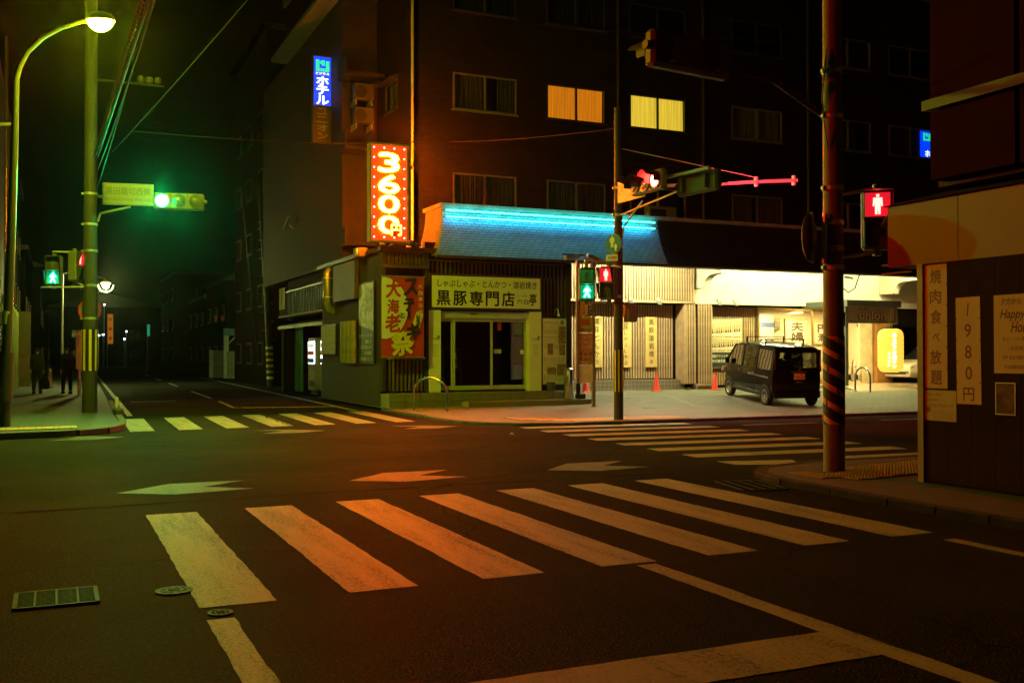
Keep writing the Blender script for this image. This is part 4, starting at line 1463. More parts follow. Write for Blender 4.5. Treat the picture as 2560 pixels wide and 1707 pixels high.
t = thing('bottle_poster', 'big poster of shelves with sake bottles on the hotel slat wall', 'poster', (22.75, 31.0, 1.0))
MB().box(22.02, 31.02, 0.98, 23.5, 31.12, 2.83).build('frame', mat('poster_frame', (0.3, 0.29, 0.24), 0.4, 0.5), t)
MB().box(22.06, 31.01, 1.02, 23.46, 31.02, 1.56).build('caption_field', mat('caption_green', (0.02, 0.03, 0.022), 0.5), t)
MB().box(22.06, 31.01, 1.56, 23.46, 31.02, 2.79).build('sheet', mat('shelf_photo', (0.62, 0.50, 0.30), 0.5, var=0.12, scale=3), t)
fr = FRONT(22.76, 31.009, 0)
shelf = mat('shelf_edge', (0.78, 0.68, 0.44), 0.5)
for v0, v1 in ((2.10, 2.02), (2.62, 2.78), (1.62, 1.58)):
    MB().quad(fr.p(-0.7, v0, 0.001), fr.p(0.7, v1, 0.001), fr.p(0.7, v1+0.05, 0.001), fr.p(-0.7, v0+0.06, 0.001)).build('shelf', shelf, t)
bc = [mat('bottle_%d' % i, c, 0.4, var=0.1) for i, c in enumerate(((0.05, 0.03, 0.015), (0.25, 0.07, 0.03), (0.02, 0.03, 0.05), (0.4, 0.3, 0.15)))]
for r, (n_, v, h) in enumerate(((13, 2.12, 0.50), (13, 1.62, 0.42))):
    for i in range(n_):
        u = -0.62 + 0.1*i
        hh = h*(0.62+0.03*i)
        q = [(u-0.035, v), (u+0.035, v), (u+0.035, v+hh*0.55), (u+0.012, v+hh*0.72), (u+0.012, v+hh), (u-0.012, v+hh), (u-0.012, v+hh*0.72), (u-0.035, v+hh*0.55)]
        o = MB().poly([fr.p(*p, 0.002) for p in q]).build('bottle', bc[(i*7+r) % 4], t)
        MB().quad(fr.p(u-0.033, v+0.03, 0.003), fr.p(u+0.033, v+0.03, 0.003), fr.p(u+0.033, v+hh*0.42, 0.003), fr.p(u-0.033, v+hh*0.42, 0.003)).build('label', WHITEP, o)
b = MB()
put(b, '焼酎アドバイザーが厳選した', fr, 0.0, 1.42, 1.3, 0.12, 0.002, 0.012)
put(b, '地元鹿児島', fr, -0.35, 1.24, 0.62, 0.12, 0.002, 0.012)
b.build('lettering', WHITEP, t)

t = thing('paper_lantern', 'big glowing yellow paper lantern with white writing by the hotel door', 'lantern', (27.82, 28.0, 0.8))
LAN = emit('lantern_paper', (1.0, 0.46, 0.05), 1.7)
prof = [(0.22, 0.82), (0.36, 0.87), (0.435, 1.0)]
for i in range(1, 15):
    z = 1.0+1.24*i/15
    prof.append((0.452 if i % 2 else 0.440, z))
prof += [(0.435, 2.24), (0.36, 2.36), (0.22, 2.41)]
MB().lathe(prof, 24, (27.82, 28.0, 0)).build('shade', LAN, t, True)
for z in (0.78, 2.41):
    MB().lathe([(0.23, z), (0.23, z+0.05)], 20, (27.82, 28, 0)).build('ring', BLACK, t)
MB().path([(27.82, 28, 2.46), (27.82, 28, 2.9)], 0.012).build('hanger', BLACK, t)
b = MB()
fr = Fr((27.82-0.44*math.sin(YAW*1.0)-0.09, 28-0.44*math.cos(YAW)-0.01, 0), (math.cos(YAW), -math.sin(YAW), 0))
column(b, '屋上ビアガーデン', fr, 0.03, 2.25, 0.16, 0.13, 0.02, 0.02)
b2 = MB()
column(b, 'マウント', fr, -0.16, 1.55, 0.13, 0.10, 0.02, 0.01)
b.build('lettering', emit('lantern_letters', (1.0, 0.9, 0.5), 6.0), t)

# lobby furnishings -----------------------------------------------------
def framed(label, x0, x1, z0, z1, s):
    t = thing('framed_picture', label, 'picture', ((x0+x1)/2, 33.55, z0))
    MB().box(x0, 33.5, z0, x1, 33.6, z1).build('frame', mat('pale_wood', (0.6, 0.45, 0.22), 0.5), t)
    MB().box(x0+0.05, 33.49, z0+0.05, x1-0.05, 33.5, z1-0.05).build('sheet', mat('washi', (0.75, 0.68, 0.48), 0.7), t)
    b = MB()
    fr = FRONT((x0+x1)/2, 33.488, 0)
    h = (z1-z0)*0.8
    for i, ch in enumerate(s):
        put(b, ch, fr, 0, (z0+z1)/2 + h*(0.25-0.5*i), (x1-x0)*0.55, h*0.46, 0.002, 0.05)
    b.build('brush_characters', mat('brush_ink', (0.10, 0.07, 0.03), 0.6), t)
framed('framed brush calligraphy of two big characters on the lobby wall', 27.55, 28.75, 1.9, 2.95, '夫婦')
framed('second framed calligraphy half hidden behind the striped pole', 29.0, 30.0, 1.9, 2.85, '円満')
t = thing('notice_stand', 'white lobby notice with a blue band seen through the glass', 'notice', (26.2, 33.0, 0.27))
MB().box(25.88, 33.0, 2.1, 26.55, 33.03, 3.1).build('sheet', WHITEP, t)
MB().box(25.88, 32.99, 2.58, 26.55, 33.0, 2.76).build('band', mat('blue_band', (0.05, 0.15, 0.5), 0.5), t)
b = MB()
put(b, 'キャンペーン', FRONT(26.22, 32.989, 0), 0, 2.67, 0.58, 0.09, 0.002, 0.01)
b.build('lettering', WHITEP, t)
MB().box(25.9, 32.98, 0.27, 25.96, 33.05, 2.1).build('leg', DARKM, t)
MB().box(26.47, 32.98, 0.27, 26.53, 33.05, 2.1).build('leg', DARKM, t)
t = thing('wall_speaker', 'square cream wall speaker in the hotel lobby', 'speaker', (27.0, 33.55, 2.4))
MB().cbox((27.02, 33.5, 2.72), (0.48, 0.2, 0.5), 0.04).build('box', mat('speaker_cream', (0.5, 0.42, 0.24), 0.5), t)
MB().cbox((27.02, 33.39, 2.70), (0.28, 0.03, 0.32), 0.02).build('grille', mat('grille_brown', (0.25, 0.2, 0.1), 0.6), t)
t = thing('shoji_screen', 'glowing paper sliding screen behind the hotel entrance', 'screen', (28.9, 31.9, 0.3))
f = MB()
for k in range(6):
    f.box(28.62, 31.88, 0.5+0.42*k, 29.28, 31.92, 0.53+0.42*k)
for k in range(3):
    f.box(28.62+0.31*k, 31.87, 0.45, 28.66+0.31*k, 31.93, 2.7)
f.build('grid', MATS['pale_wood'], t)
MB().box(28.63, 31.935, 0.5, 29.27, 31.945, 2.65).build('paper', WHITEP, t)

def umbrella_stand():
    t = thing('umbrella_rack', 'wire umbrella rack with umbrellas and magazines by the hotel door', 'rack', (27.6, 29.8, 0.42))
    f = MB()
    for x in (27.25, 27.95):
        for y in (29.6, 29.9):
            f.path([(x, y, 0.42), (x, y, 1.05)], 0.012, 6)
    for z in (0.5, 0.75, 1.02):
        f.path([(27.25, 29.6, z), (27.95, 29.6, z), (27.95, 29.9, z), (27.25, 29.9, z), (27.25, 29.6, z)], 0.01, 6)
    f.build('frame', GALV, t)
    for i in range(5):
        x = 27.32+0.14*i
        MB().path([(x, 29.75, 0.46), (x+0.03, 29.75, 1.0), (x+0.04, 29.74, 1.22), (x+0.07, 29.74, 1.27), (x+0.10, 29.74, 1.22)], [0.03, 0.025, 0.012, 0.01, 0.01], 6).build('umbrella', WHITEP if i != 2 else BLACK, t)
    for i in range(4):
        MB().cbox((27.33+0.17*i, 29.58, 0.62), (0.14, 0.02, 0.2)).build('leaflet', WHITEP if i % 2 else BLACK, t)
umbrella_stand()

def hoop(label, p, q, h, r=0.03):
    """an arched steel parking barrier between two feet"""
    p, q = Vector(p), Vector(q)
    t = thing('hoop_barrier', label, 'barrier', tuple(p.lerp(q, 0.5)))
    rad = (q.xy-p.xy).length/2
    zt = max(p.z, q.z)+h
    m = p.lerp(q, 0.5)
    pts = [p]
    for i in range(13):
        a = PI*i/12
        c = (p.xy-m.xy)*math.cos(a)
        pts.append(Vector((m.x+c.x, m.y+c.y, zt-rad*0.75+rad*0.75*math.sin(a))))
    pts.append(q)
    MB().path(pts, r, 10).build('hoop', STEEL, t, True)
    for e in (p, q):
        MB().lathe([(r*2, e.z-0.02), (r*2, e.z+0.012), (r*1.2, e.z+0.02)], 12, (e.x, e.y, 0)).build('foot', GALV, t)
hoop('steel arched barrier on the corner in front of the restaurant', (8.35, 24.55, 0.05), (8.95, 23.75, 0.05), 0.86)
hoop('steel arched barrier on the tiled ramp beside the hotel door', (24.6, 26.35, 0.27), (24.35, 25.4, 0.2), 0.78)

def cone(label, x, y, z, h=0.72, grp='traffic cones at the bays', bands=False):
    t = thing('traffic_cone', label, 'cone', (x, y, z), grp, rotz=0)
    k = h/0.72
    OR = mat('cone_red', (0.75, 0.05, 0.02), 0.5, var=0.08)
    MB().cbox((0, 0, 0.015), (0.38*k, 0.38*k, 0.03), 0.01).build('base', OR, t)
    MB().lathe([(0.14*k, 0.03), (0.125*k, 0.06), (0.035*k, h*0.97), (0.028*k, h), (0.01, h)], 20).build('cone', OR, t, True)
    if bands:
        for z0, z1 in ((0.25, 0.38), (0.52, 0.65)):
            r = lambda zz: (0.125 - (0.125-0.035)*(zz-0.06)/(h*0.97-0.06))*k + 0.004
            MB().lathe([(r(z0*h/0.72), z0*h/0.72), (r(z1*h/0.72), z1*h/0.72)], 20).build('reflective_band', WHITEP, t)
    else:
        MB().cbox((0.0, -0.105*k, 0.36*k), (0.075*k, 0.01, 0.46*k)).build('label_strip', WHITEP, t).rotation_euler = (-0.125, 0, 0)
    return t
cone('red cone with a white strip standing before the third plaque', 18.62, 29.3, zs(18.62, 29.3), 0.62)
cone('red cone half hidden behind the nose of the black van', 21.0, 29.3, zs(21, 29.3), 0.62)
cone('red cone mostly hidden behind the sign tower', 15.9, 29.3, zs(15.9, 29.3), 0.62)

# steel ashtray bin on the step ------------------------------------------
t = thing('ashtray_bin', 'round stainless ashtray bin standing on the restaurant step', 'bin', (13.36, 25.65, 0.22))
MB().lathe([(0.13, 0.225), (0.14, 0.25), (0.14, 0.98), (0.135, 1.0)], 24, (13.36, 25.65, 0)).build('body', STEEL, t, True)
MB().lathe([(0.15, 1.0), (0.15, 1.06), (0.11, 1.1), (0.05, 1.11)], 24, (13.36, 25.65, 0)).build('lid', STEEL, t, True)
t = thing('black_stand', 'black plastic sign stand behind the steel ashtray bin', 'sign stand', (13.72, 25.8, 0.06))
MB().cbox((13.78, 25.72, 0.29), (0.2, 0.3, 0.16), 0.02).build('base', BLACK, t)
MB().cbox((13.74, 25.78, 0.75), (0.12, 0.05, 0.8), 0.015).build('upright', BLACK, t)
t = thing('planter', 'small dark planter pot under the menu banner', 'planter', (13.0, 26.0, 0.45))
MB().lathe([(0.10, 0.45), (0.13, 0.68), (0.14, 0.7)], 14, (12.98, 26.0, 0)).build('pot', mat('pot_dark', (0.06, 0.06, 0.045), 0.6), t)

# inside the restaurant door ----------------------------------------------
t = thing('chalkboard', 'black chalkboard stand with white characters inside the glass door', 'chalkboard', (10.45, 27.2, 0.45))
M = Matrix.Translation((10.45, 27.2, 0.45)) @ Matrix.Rotation(math.radians(-8), 4, 'X')
MB(M).cbox((0, 0, 0.6), (0.52, 0.04, 1.15), 0.01).build('board', BLACK, t)
MB(M).cbox((0, 0.02, 0.6), (0.58, 0.03, 1.22), 0.01).build('frame', mat('board_wood', (0.25, 0.17, 0.08), 0.6), t)
b = MB()
fr = Fr(M @ Vector((0, -0.024, 0)), (1, 0, 0), M.to_3x3() @ Vector((0, 0, 1)))
column(b, '黒豚', fr, 0.05, 1.12, 0.26, 0.22, 0.002, 0.02)
column(b, 'しゃぶ', fr, -0.12, 0.62, 0.14, 0.12, 0.002, 0.01)
b.build('lettering', WHITEP, t)
t = thing('wooden_name_post', 'dark wooden name post standing inside the glass door', 'post', (9.95, 27.0, 0.45))
MB().cbox((9.97, 26.95, 0.95), (0.24, 0.08, 1.0), 0.015).build('board', mat('red_wood', (0.12, 0.05, 0.02), 0.5, var=0.3), t)
b = MB()
column(b, '黒豚料理', FRONT(9.97, 26.905, 0), 0, 1.38, 0.21, 0.14, 0.002, 0.02)
b.build('lettering', mat('faded_gold', (0.22, 0.12, 0.04), 0.6), t)

# sign tower with floodlights -----------------------------------------------
t = thing('sign_tower', 'tall post with stacked food adverts standing on the pavement by the signal pole', 'sign', (13.45, 24.4, 0.05))
MB().box(13.44, 24.36, 0.05, 13.52, 24.44, 4.2).build('post', GALV, t)
MB().box(12.95, 24.36, 0.7, 13.02, 24.44, 4.05).build('post', GALV, t)
MB().cbox((13.48, 24.4, 0.06), (0.16, 0.16, 0.03)).build('foot', GALV, t)
for (z0, z1, m) in ((2.54, 3.15, mat('tower_blue', (0.03, 0.10, 0.30), 0.5)), (2.09, 2.52, mat('tower_green', (0.45, 0.6, 0.08), 0.5)), (1.21, 2.06, mat('tower_brown', (0.5, 0.36, 0.14), 0.5, var=0.4, scale=12)), (0.72, 1.19, mat('tower_pale', (0.75, 0.76, 0.5), 0.5))):
    MB().box(13.02, 24.385, z0, 13.44, 24.415, z1).build('panel', m, t)
fr = FRONT(13.23, 24.384, 0)
q = [(-0.19, 2.52), (0.06, 2.56), (0.08, 3.12), (-0.16, 3.12)]
MB().poly([fr.p(*p, 0.002) for p in q]).build('panel_print', mat('tower_yellow', (0.8, 0.62, 0.08), 0.5), t)
b = MB()
column(b, '限定新登場', fr, -0.06, 3.08, 0.1, 0.07, 0.004, 0.01)
b.build('lettering', mat('tower_ink', (0.16, 0.07, 0.02), 0.6), t)
b = MB()
column(b, 'ラーメン', fr, 0.14, 3.05, 0.12, 0.1, 0.003, 0.02)
b.build('lettering', WHITEP, t)
b = MB()
put(b, '美豚', fr, 0.0, 2.36, 0.26, 0.17, 0.003, 0.02)
b.build('lettering', mat('tower_orange', (0.5, 0.16, 0.02), 0.6), t)
b = MB()
put(b, '営業中 平日', fr, 0.0, 2.17, 0.34, 0.06, 0.003, 0.01)
b.build('lettering', mat('tower_dkgreen', (0.03, 0.12, 0.02), 0.6), t)
DISH = mat('dish', (0.6, 0.5, 0.28), 0.4, var=0.4, scale=30)
random.seed(3)
for i in range(9):
    u, v, r = -0.14+0.14*(i % 3)+random.uniform(-.02, .02), 1.97-0.14*(i//3), random.uniform(0.05, 0.075)
    MB().poly([fr.p(u+r*math.cos(2*PI*k/12), v+r*0.8*math.sin(2*PI*k/12), 0.002+0.0004*i) for k in range(12)]).build('dish_print', DISH, t)
for i in range(6):
    u, v = -0.14+0.14*(i % 3), 1.50-0.14*(i//3)
    MB().quad(fr.p(u-0.055, v-0.045, 0.002), fr.p(u+0.055, v-0.045, 0.002), fr.p(u+0.055, v+0.045, 0.002), fr.p(u-0.055, v+0.045, 0.002)).build('thumbnail_print', FOOD, t)
for i, (x, a) in enumerate(((12.75, -0.15), (13.42, 0.35))):
    M = Matrix.Translation((x, 24.3, 4.12)) @ Matrix.Rotation(a, 4, 'Y')
    MB(M).cbox((0, 0, 0), (0.42, 0.2, 0.12), 0.02).build('floodlight', ALU, t)
MB().path([(12.5, 24.35, 4.2), (13.5, 24.4, 4.2)], 0.018).build('crossbar', DARKM, t)

# ================================================================== POLES, SIGNALS, STREET LAMPS
POLE = mat('pole_concrete', (0.042, 0.04, 0.033), 0.75, var=0.18, scale=3, bump=0.2, bscale=30, grime=0.35)
SIGH = mat('signal_housing', (0.13, 0.13, 0.11), 0.45, var=0.1, grime=0.25)
SIGD = mat('signal_dark', (0.03, 0.03, 0.03), 0.5)
GREEN_L = emit('signal_green', (0.002, 1.0, 0.18), 4200.0)
RED_S = emit('signal_red', (1.0, 0.012, 0.008), 620.0)
OFFL = mat('lens_off', (0.05, 0.055, 0.04), 0.25)
OFFR = mat('lens_off_amber', (0.16, 0.05, 0.03), 0.25)

def traffic_signal(label, loc, rotz, lit, hoods=True, off=None, red=None, body=None):
    SIGH = body or MATS['signal_housing']
    """horizontal three-lens signal facing local -Y; lit = 'green' | 'red' | None"""
    t = thing('traffic_signal', label, 'traffic signal', loc, rotz=rotz)
    t['group'] = 'traffic signals'
    MB().cbox((0, 0, 0), (1.2, 0.16, 0.42), 0.04).build('housing', SIGH, t)
    for x in (-0.2, 0.2):
        MB().box(x-0.006, -0.084, -0.2, x+0.006, -0.078, 0.2).build('seam', SIGD, t)
    for i, x in enumerate((-0.4, 0.0, 0.4)):
        on = (lit == 'green' and i == 0) or (lit == 'red' and i == 2)
        m = (red or (GREEN_L if lit == 'green' else RED_S)) if on else (off or OFFL)
        MB().lathe([(0.175, -0.09), (0.175, -0.11), (0.155, -0.11)], 24, (x, 0, 0), 'Y').build('bezel', SIGD, t, True)
        MB().lathe([(0.15, -0.105), (0.12, -0.125), (0.06, -0.137), (0.01, -0.14)], 24, (x, 0, 0), 'Y').build('lens', m, t, True)
        if hoods:
            vs, fs = [], []
            for k in range(15):
                a = math.radians(-20) + math.radians(220)*k/14
                L = 0.34 if 3 <= k <= 11 else 0.16
                for d in (-0.09, -0.09-L):
                    vs.append((x+0.168*math.cos(a), d, 0.168*math.sin(a)))
            for k in range(14):
                fs.append((2*k, 2*k+1, 2*k+3, 2*k+2))
            MB().add(vs, fs).build('visor', SIGD, t, True)
    for x in (-0.35, 0.35):
        MB().cbox((x, 0.12, 0.0), (0.06, 0.1, 0.3), 0.01).build('bracket', SIGH, t)
    MB().path([(0.6, 0.02, 0.02), (0.66, 0.02, 0.02)], 0.05, 10).build('end_cap', SIGH, t)
    return t

def man(walking):
    if walking:
        return [[(-0.012, 0.115), (0.022, 0.115), (0.022, 0.085), (-0.012, 0.085)],
                [(-0.035, 0.078), (0.04, 0.078), (0.075, 0.02), (0.06, 0.008), (0.036, 0.04), (0.03, -0.02), (0.065, -0.105), (0.035, -0.112), (0.0, -0.04), (-0.04, -0.112), (-0.07, -0.1), (-0.028, -0.02), (-0.03, 0.03), (-0.062, 0.0), (-0.075, 0.015)]]
    return [[(-0.017, 0.118), (0.017, 0.118), (0.017, 0.086), (-0.017, 0.086)],
            [(-0.05, 0.078), (0.05, 0.078), (0.055, -0.02), (0.038, -0.022), (0.032, 0.03), (0.03, -0.115), (0.005, -0.115), (0.0, -0.03), (-0.005, -0.115), (-0.03, -0.115), (-0.032, 0.03), (-0.038, -0.022), (-0.055, -0.02)]]

def ped_signal(label, loc, rotz, lit, arms=None):
    t = thing('pedestrian_signal', label, 'pedestrian signal', loc, rotz=rotz)
    t['group'] = 'pedestrian signals'
    MB().cbox((0, 0.06, 0), (0.37, 0.22, 0.74), 0.035).build('housing', SIGH, t)
    for nm, zc, walking in (('red', 0.175, False), ('green', -0.175, True)):
        on = lit == nm
        c = (1.0, 0.012, 0.03) if nm == 'red' else (0.004, 1.0, 0.40)
        field = emit('ped_field_'+nm, c, 0.9 if nm == 'red' else 0.30) if on else OFFL
        o = MB().cbox((0, -0.055, zc), (0.29, 0.012, 0.29), 0.004).build('lens', field, t)
        fig = emit('ped_figure_'+nm, (1.0, 0.045, 0.035) if nm == 'red' else (0.012, 1.0, 0.42), 26.0 if nm == 'red' else 120.0) if on else mat('figure_off', (0.07, 0.075, 0.06), 0.4)
        b = MB()
        for pts in man(walking):
            b.poly([(u*1.05, -0.0635, zc+v*1.05) for u, v in pts])
        b.build('figure', fig, o)
        f = MB()
        hd = 0.16
        f.add([(-0.17, -0.05, zc+0.165), (0.17, -0.05, zc+0.165), (0.17, -0.05-hd, zc+0.165), (-0.17, -0.05-hd, zc+0.165),
               (-0.17, -0.05, zc-0.15), (-0.17, -0.05-hd*0.35, zc-0.15), (0.17, -0.05, zc-0.15), (0.17, -0.05-hd*0.35, zc-0.15)],
              [(0, 1, 2, 3), (0, 3, 5, 4), (1, 6, 7, 2)])
        f.build('visor', SIGD, t)
    for z in (-0.4, 0.4):
        MB().lathe([(0.05, z-0.04), (0.05, z+0.04)], 10, (0, 0.08, 0)).build('pivot', SIGH, t)
    return t

def pole(name, label, x, y, r0, r1, h, z0=0.0, m=POLE, cat='pole', bands=()):
    t = thing(name, label, cat, (x, y, z0))
    n = 14
    MB().path([(x, y, z0 + h*i/n) for i in range(n+1)], [r0+(r1-r0)*i/n for i in range(n+1)], 20).build('shaft', m, t, True)
    for z in bands:
        rr = r0+(r1-r0)*z/h
        MB().lathe([(rr+0.006, z), (rr+0.012, z+0.01), (rr+0.012, z+0.05), (rr+0.006, z+0.06)], 20, (x, y, z0)).build('clamp', GALV, t)
        MB().cbox((x-rr-0.02, y, z0+z+0.03), (0.07, 0.05, 0.05), 0.008).build('bolt', GALV, t)
    return t

# ---- left far pole with the green signal
lp = pole('utility_pole', 'concrete utility pole at the left corner carrying a green signal', 0.80, 26.8, 0.175, 0.125, 13.5, 0.1, bands=(5.3, 4.55, 3.9, 3.05, 2.25))
wrap = MB()
MB().path([(0.80, 26.8, 1.10), (0.80, 26.8, 2.12)], 0.184, 20).build('warning_wrap', BLACK, lp)
for i in range(8):
    a = 2*PI*i/8
    M = Matrix.Translation((0.80, 26.8, 0)) @ Matrix.Rotation(a, 4, 'Z')
    MB(M).cbox((0.186, 0, 1.61), (0.006, 0.062, 1.0)).build('yellow_strip', mat('warning_yellow', (0.62, 0.45, 0.04), 0.5), lp)
MB().path([(0.96, 26.72, 4.75), (1.02, 26.7, 4.95), (1.69, 26.45, 5.12)], 0.03).build('brace', GALV, lp)
MB().path([(0.7, 26.85, 5.38), (3.2, 26.42, 5.38)], 0.035).build('arm', GALV, lp)
MB().path([(-0.05, 27.0, 4.0), (0.7, 26.85, 4.0)], 0.022).build('arm', GALV, lp)
MB().path([(-0.3, 27.0, 3.13), (0.85, 26.7, 3.15)], 0.022).build('arm', GALV, lp)
for a, c in (((0.95, 26.7, 3.1), (0.92, 26.68, 0.3)), ((0.66, 26.62, 3.4), (0.7, 26.6, 2.9))):
    MB().path([a, ((a[0]+c[0])/2+0.02, a[1], (a[2]+c[2])/2), c], 0.018).build('conduit', BLACK, lp)
traffic_signal('horizontal traffic signal showing green beside the crossing name board', (2.82, 26.3, 5.29), -10, 'green', hoods=False)
t = thing('name_board', 'pale crossing name board on the arm left of the green signal', 'sign', (1.64, 26.45, 5.15), rotz=-10)
MB().cbox((0, 0, 0.27), (1.18, 0.03, 0.54), 0.01).build('panel', mat('board_pale', (0.13, 0.135, 0.105), 0.4, var=0.05), t)
b = MB()
fr = FRONT(0, -0.016, 0)
put(b, '黒田踏切西側', fr, 0, 0.35, 1.04, 0.19, 0.002, 0.012)
put(b, 'Kuroda Crossing West Side', fr, 0, 0.14, 1.06, 0.11, 0.002, 0.004)
BLUEINK = mat('board_ink', (0.03, 0.07, 0.05), 0.5)
b.build('lettering', BLUEINK, t)
b = MB()
for u0, v0, u1, v1 in ((-0.57, 0.02, 0.57, 0.032), (-0.57, 0.508, 0.57, 0.52), (-0.57, 0.032, -0.558, 0.508), (0.558, 0.032, 0.57, 0.508)):
    b.quad(fr.p(u0, v0, 0.002), fr.p(u1, v0, 0.002), fr.p(u1, v1, 0.002), fr.p(u0, v1, 0.002))
b.build('border', BLUEINK, t)
ped_signal('green walking man pedestrian signal on the left corner pole', (-0.02, 27.0, 3.54), -14, 'green')
ped_signal('red pedestrian signal seen from its side on the left corner pole', (0.52, 26.86, 3.65), 62, 'red')
t = thing('no_parking_sign', 'round no parking sign behind the left corner pole', 'sign', (0.80, 27.05, 2.33))
MB().lathe([(0.27, 27.03), (0.27, 27.05)], 28, (0.80, 0, 2.6), 'Y').build('rim', mat('sign_red', (0.42, 0.03, 0.03), 0.4), t)
MB().lathe([(0.215, 27.02), (0.215, 27.032)], 28, (0.80, 0, 2.6), 'Y').build('disc', mat('sign_blue', (0.03, 0.12, 0.42), 0.4), t)
M = Matrix.Translation((0.80, 27.015, 2.6)) @ Matrix.Rotation(math.radians(45), 4, 'Y')
MB(M).cbox((0, 0, 0), (0.06, 0.006, 0.43)).build('slash', MATS['sign_red'], t)
# box and guard rail beside that pole
t = thing('control_cabinet', 'white metal control cabinet beside the left corner pole', 'cabinet', (0.8, 38, 0.1))
MB().cbox((0.8, 38, 1.6), (0.24, 0.4, 1.2), 0.02).build('box', mat('cabinet_white', (0.52, 0.52, 0.44), 0.5), t)
MB().path([(0.8, 38, 0.1), (0.8, 38, 1.0)], 0.06).build('leg', GALV, t)

# ---- street lamp on the far left
LAMPL = emit('street_lamp_lens', (0.80, 1.0, 0.008), 2300.0)
YPOST = mat('lamp_post_paint', (0.038, 0.038, 0.019), 0.5, var=0.12, grime=0.3)
t = thing('street_lamp', 'tall street lamp with a curved arm and a glowing oval head', 'street lamp', (-0.86, 22.1, 0.1))
cur = [(-0.86, 22.10, 0.1), (-0.86, 22.1, 1.1), (-0.78, 22.05, 3.5), (-0.72, 22.0, 5.8), (-0.70, 21.98, 6.9), (-0.63, 21.94, 7.15), (-0.5, 21.88, 7.42), (-0.22, 21.75, 7.70), (0.1, 21.6, 7.88), (0.45, 21.44, 8.0), (0.6, 21.38, 8.03)]
MB().path(cur, [0.10, 0.095, 0.085, 0.072, 0.064, 0.06, 0.055, 0.05, 0.045, 0.04, 0.04], 16).build('post', YPOST, t, True)
MB().path([(-0.87, 22.1, 0.62), (-0.84, 22.09, 1.55)], [0.15, 0.14], 16).build('sleeve', YPOST, t, True)
MB().path([(-0.85, 22.09, 2.1), (-0.83, 22.08, 2.35)], 0.10, 16).build('label_band', mat('band_pale', (0.55, 0.5, 0.3), 0.5), t, True)
Mh = Matrix.Translation((0.80, 21.29, 8.05)) @ Matrix.Rotation(-YAW, 4, 'Z')
hd = MB(Mh).loft([[(0.27*math.cos(a)*k, 0.18*math.sin(a)*k, z) for a in [2*PI*i/20 for i in range(20)]] for k, z in ((1.06, -0.04), (1.0, 0.03), (0.8, 0.10), (0.4, 0.135), (0.1, 0.14))]).build('head', GALV, t, True)
MB(Mh).loft([[(0.26*math.cos(a)*k, 0.17*math.sin(a)*k, z) for a in [2*PI*i/20 for i in range(20)]] for k, z in ((0.98, -0.035), (0.90, -0.10), (0.70, -0.165), (0.42, -0.215), (0.18, -0.235), (0.05, -0.238))]).build('lens', LAMPL, t, True)

# ---- centre pole
cp = pole('signal_pole', 'slim concrete signal pole standing on the kerb in front of the hotel forecourt', 11.36, 19.42, 0.105, 0.085, 6.9, 0.04, bands=(5.1, 4.5, 3.8, 3.35, 2.7), cat='pole')
MB().path([(11.36, 19.42, 0.66), (11.36, 19.42, 1.6)], 0.108, 20).build('warning_wrap', BLACK, cp)
for i in range(8):
    a = 2*PI*i/8
    M = Matrix.Translation((11.36, 19.42, 0)) @ Matrix.Rotation(a+0.3, 4, 'Z')
    MB(M).cbox((0.109, 0, 1.13), (0.006, 0.036, 0.92)).build('yellow_strip', MATS['warning_yellow'], cp)
MB().cbox((11.62, 19.35, 2.42), (0.24, 0.22, 0.42), 0.02).build('junction_box', mat('box_green', (0.12, 0.15, 0.11), 0.5), cp)
MB().path([(11.36, 19.42, 5.15), (11.36, 16.0, 5.05)], 0.035).build('arm', GALV, cp)
MB().path([(11.42, 19.4, 3.9), (11.43, 19.3, 4.3), (11.36, 18.4, 4.75)], 0.022).build('brace', GALV, cp)
MB().path([(11.36, 19.42, 4.55), (11.36, 17.1, 4.75)], 0.022).build('brace', GALV, cp)
MB().path([(11.36, 19.42, 5.2), (13.2, 18.75, 5.26), (14.2, 18.15, 5.31), (14.95, 17.75, 5.33)], 0.04, 10).build('side_arm', mat('arm_paint', (0.62, 0.62, 0.6), 0.5), cp)
for p in ((14.15, 18.17, 5.31), (14.88, 17.79, 5.33)):
    MB().cbox(p, (0.06, 0.09, 0.22), 0.01).build('arm_clamp', MATS['arm_paint'], cp)
MB().path([(11.4, 19.4, 6.05), (14.15, 18.17, 5.4)], 0.010, 6).build('guy_wire', MATS['arm_paint'], cp)
MB().path([(10.62, 19.6, 3.5), (10.62, 19.6, 3.55), (11.3, 19.45, 3.52)], 0.022).build('arm', GALV, cp)
MB().path([(10.7, 19.6, 2.62), (11.3, 19.45, 2.64)], 0.022).build('arm', GALV, cp)
traffic_signal('traffic signal with dark hoods showing red on the slim pole by the hotel', (11.16, 17.84, 5.03), -90, 'red', off=OFFR)
traffic_signal('traffic signal on the slim pole seen from behind, shining red away', (11.62, 16.72, 4.88), 96, 'red', body=mat('signal_housing_dark', (0.06, 0.058, 0.048), 0.6, spec=0.1), red=emit('signal_red_side', (1.0, 0.02, 0.06), 2600.0))
t = thing('name_board', 'pale crossing name board lit red beside the slim signal pole', 'sign', (11.22, 18.62, 4.78), rotz=-90)
MB().cbox((0, 0, 0.25), (1.12, 0.03, 0.5), 0.01).build('panel', MATS['board_pale'], t)
b = MB()
fr = FRONT(0, -0.016, 0)
put(b, '黒田踏切西側', fr, 0, 0.34, 0.98, 0.18, 0.002, 0.012)
put(b, 'Kuroda Crossing West Side', fr, 0, 0.13, 1.0, 0.1, 0.002, 0.004)
b.build('lettering', mat('board_ink_faint', (0.3, 0.26, 0.2), 0.5), t)
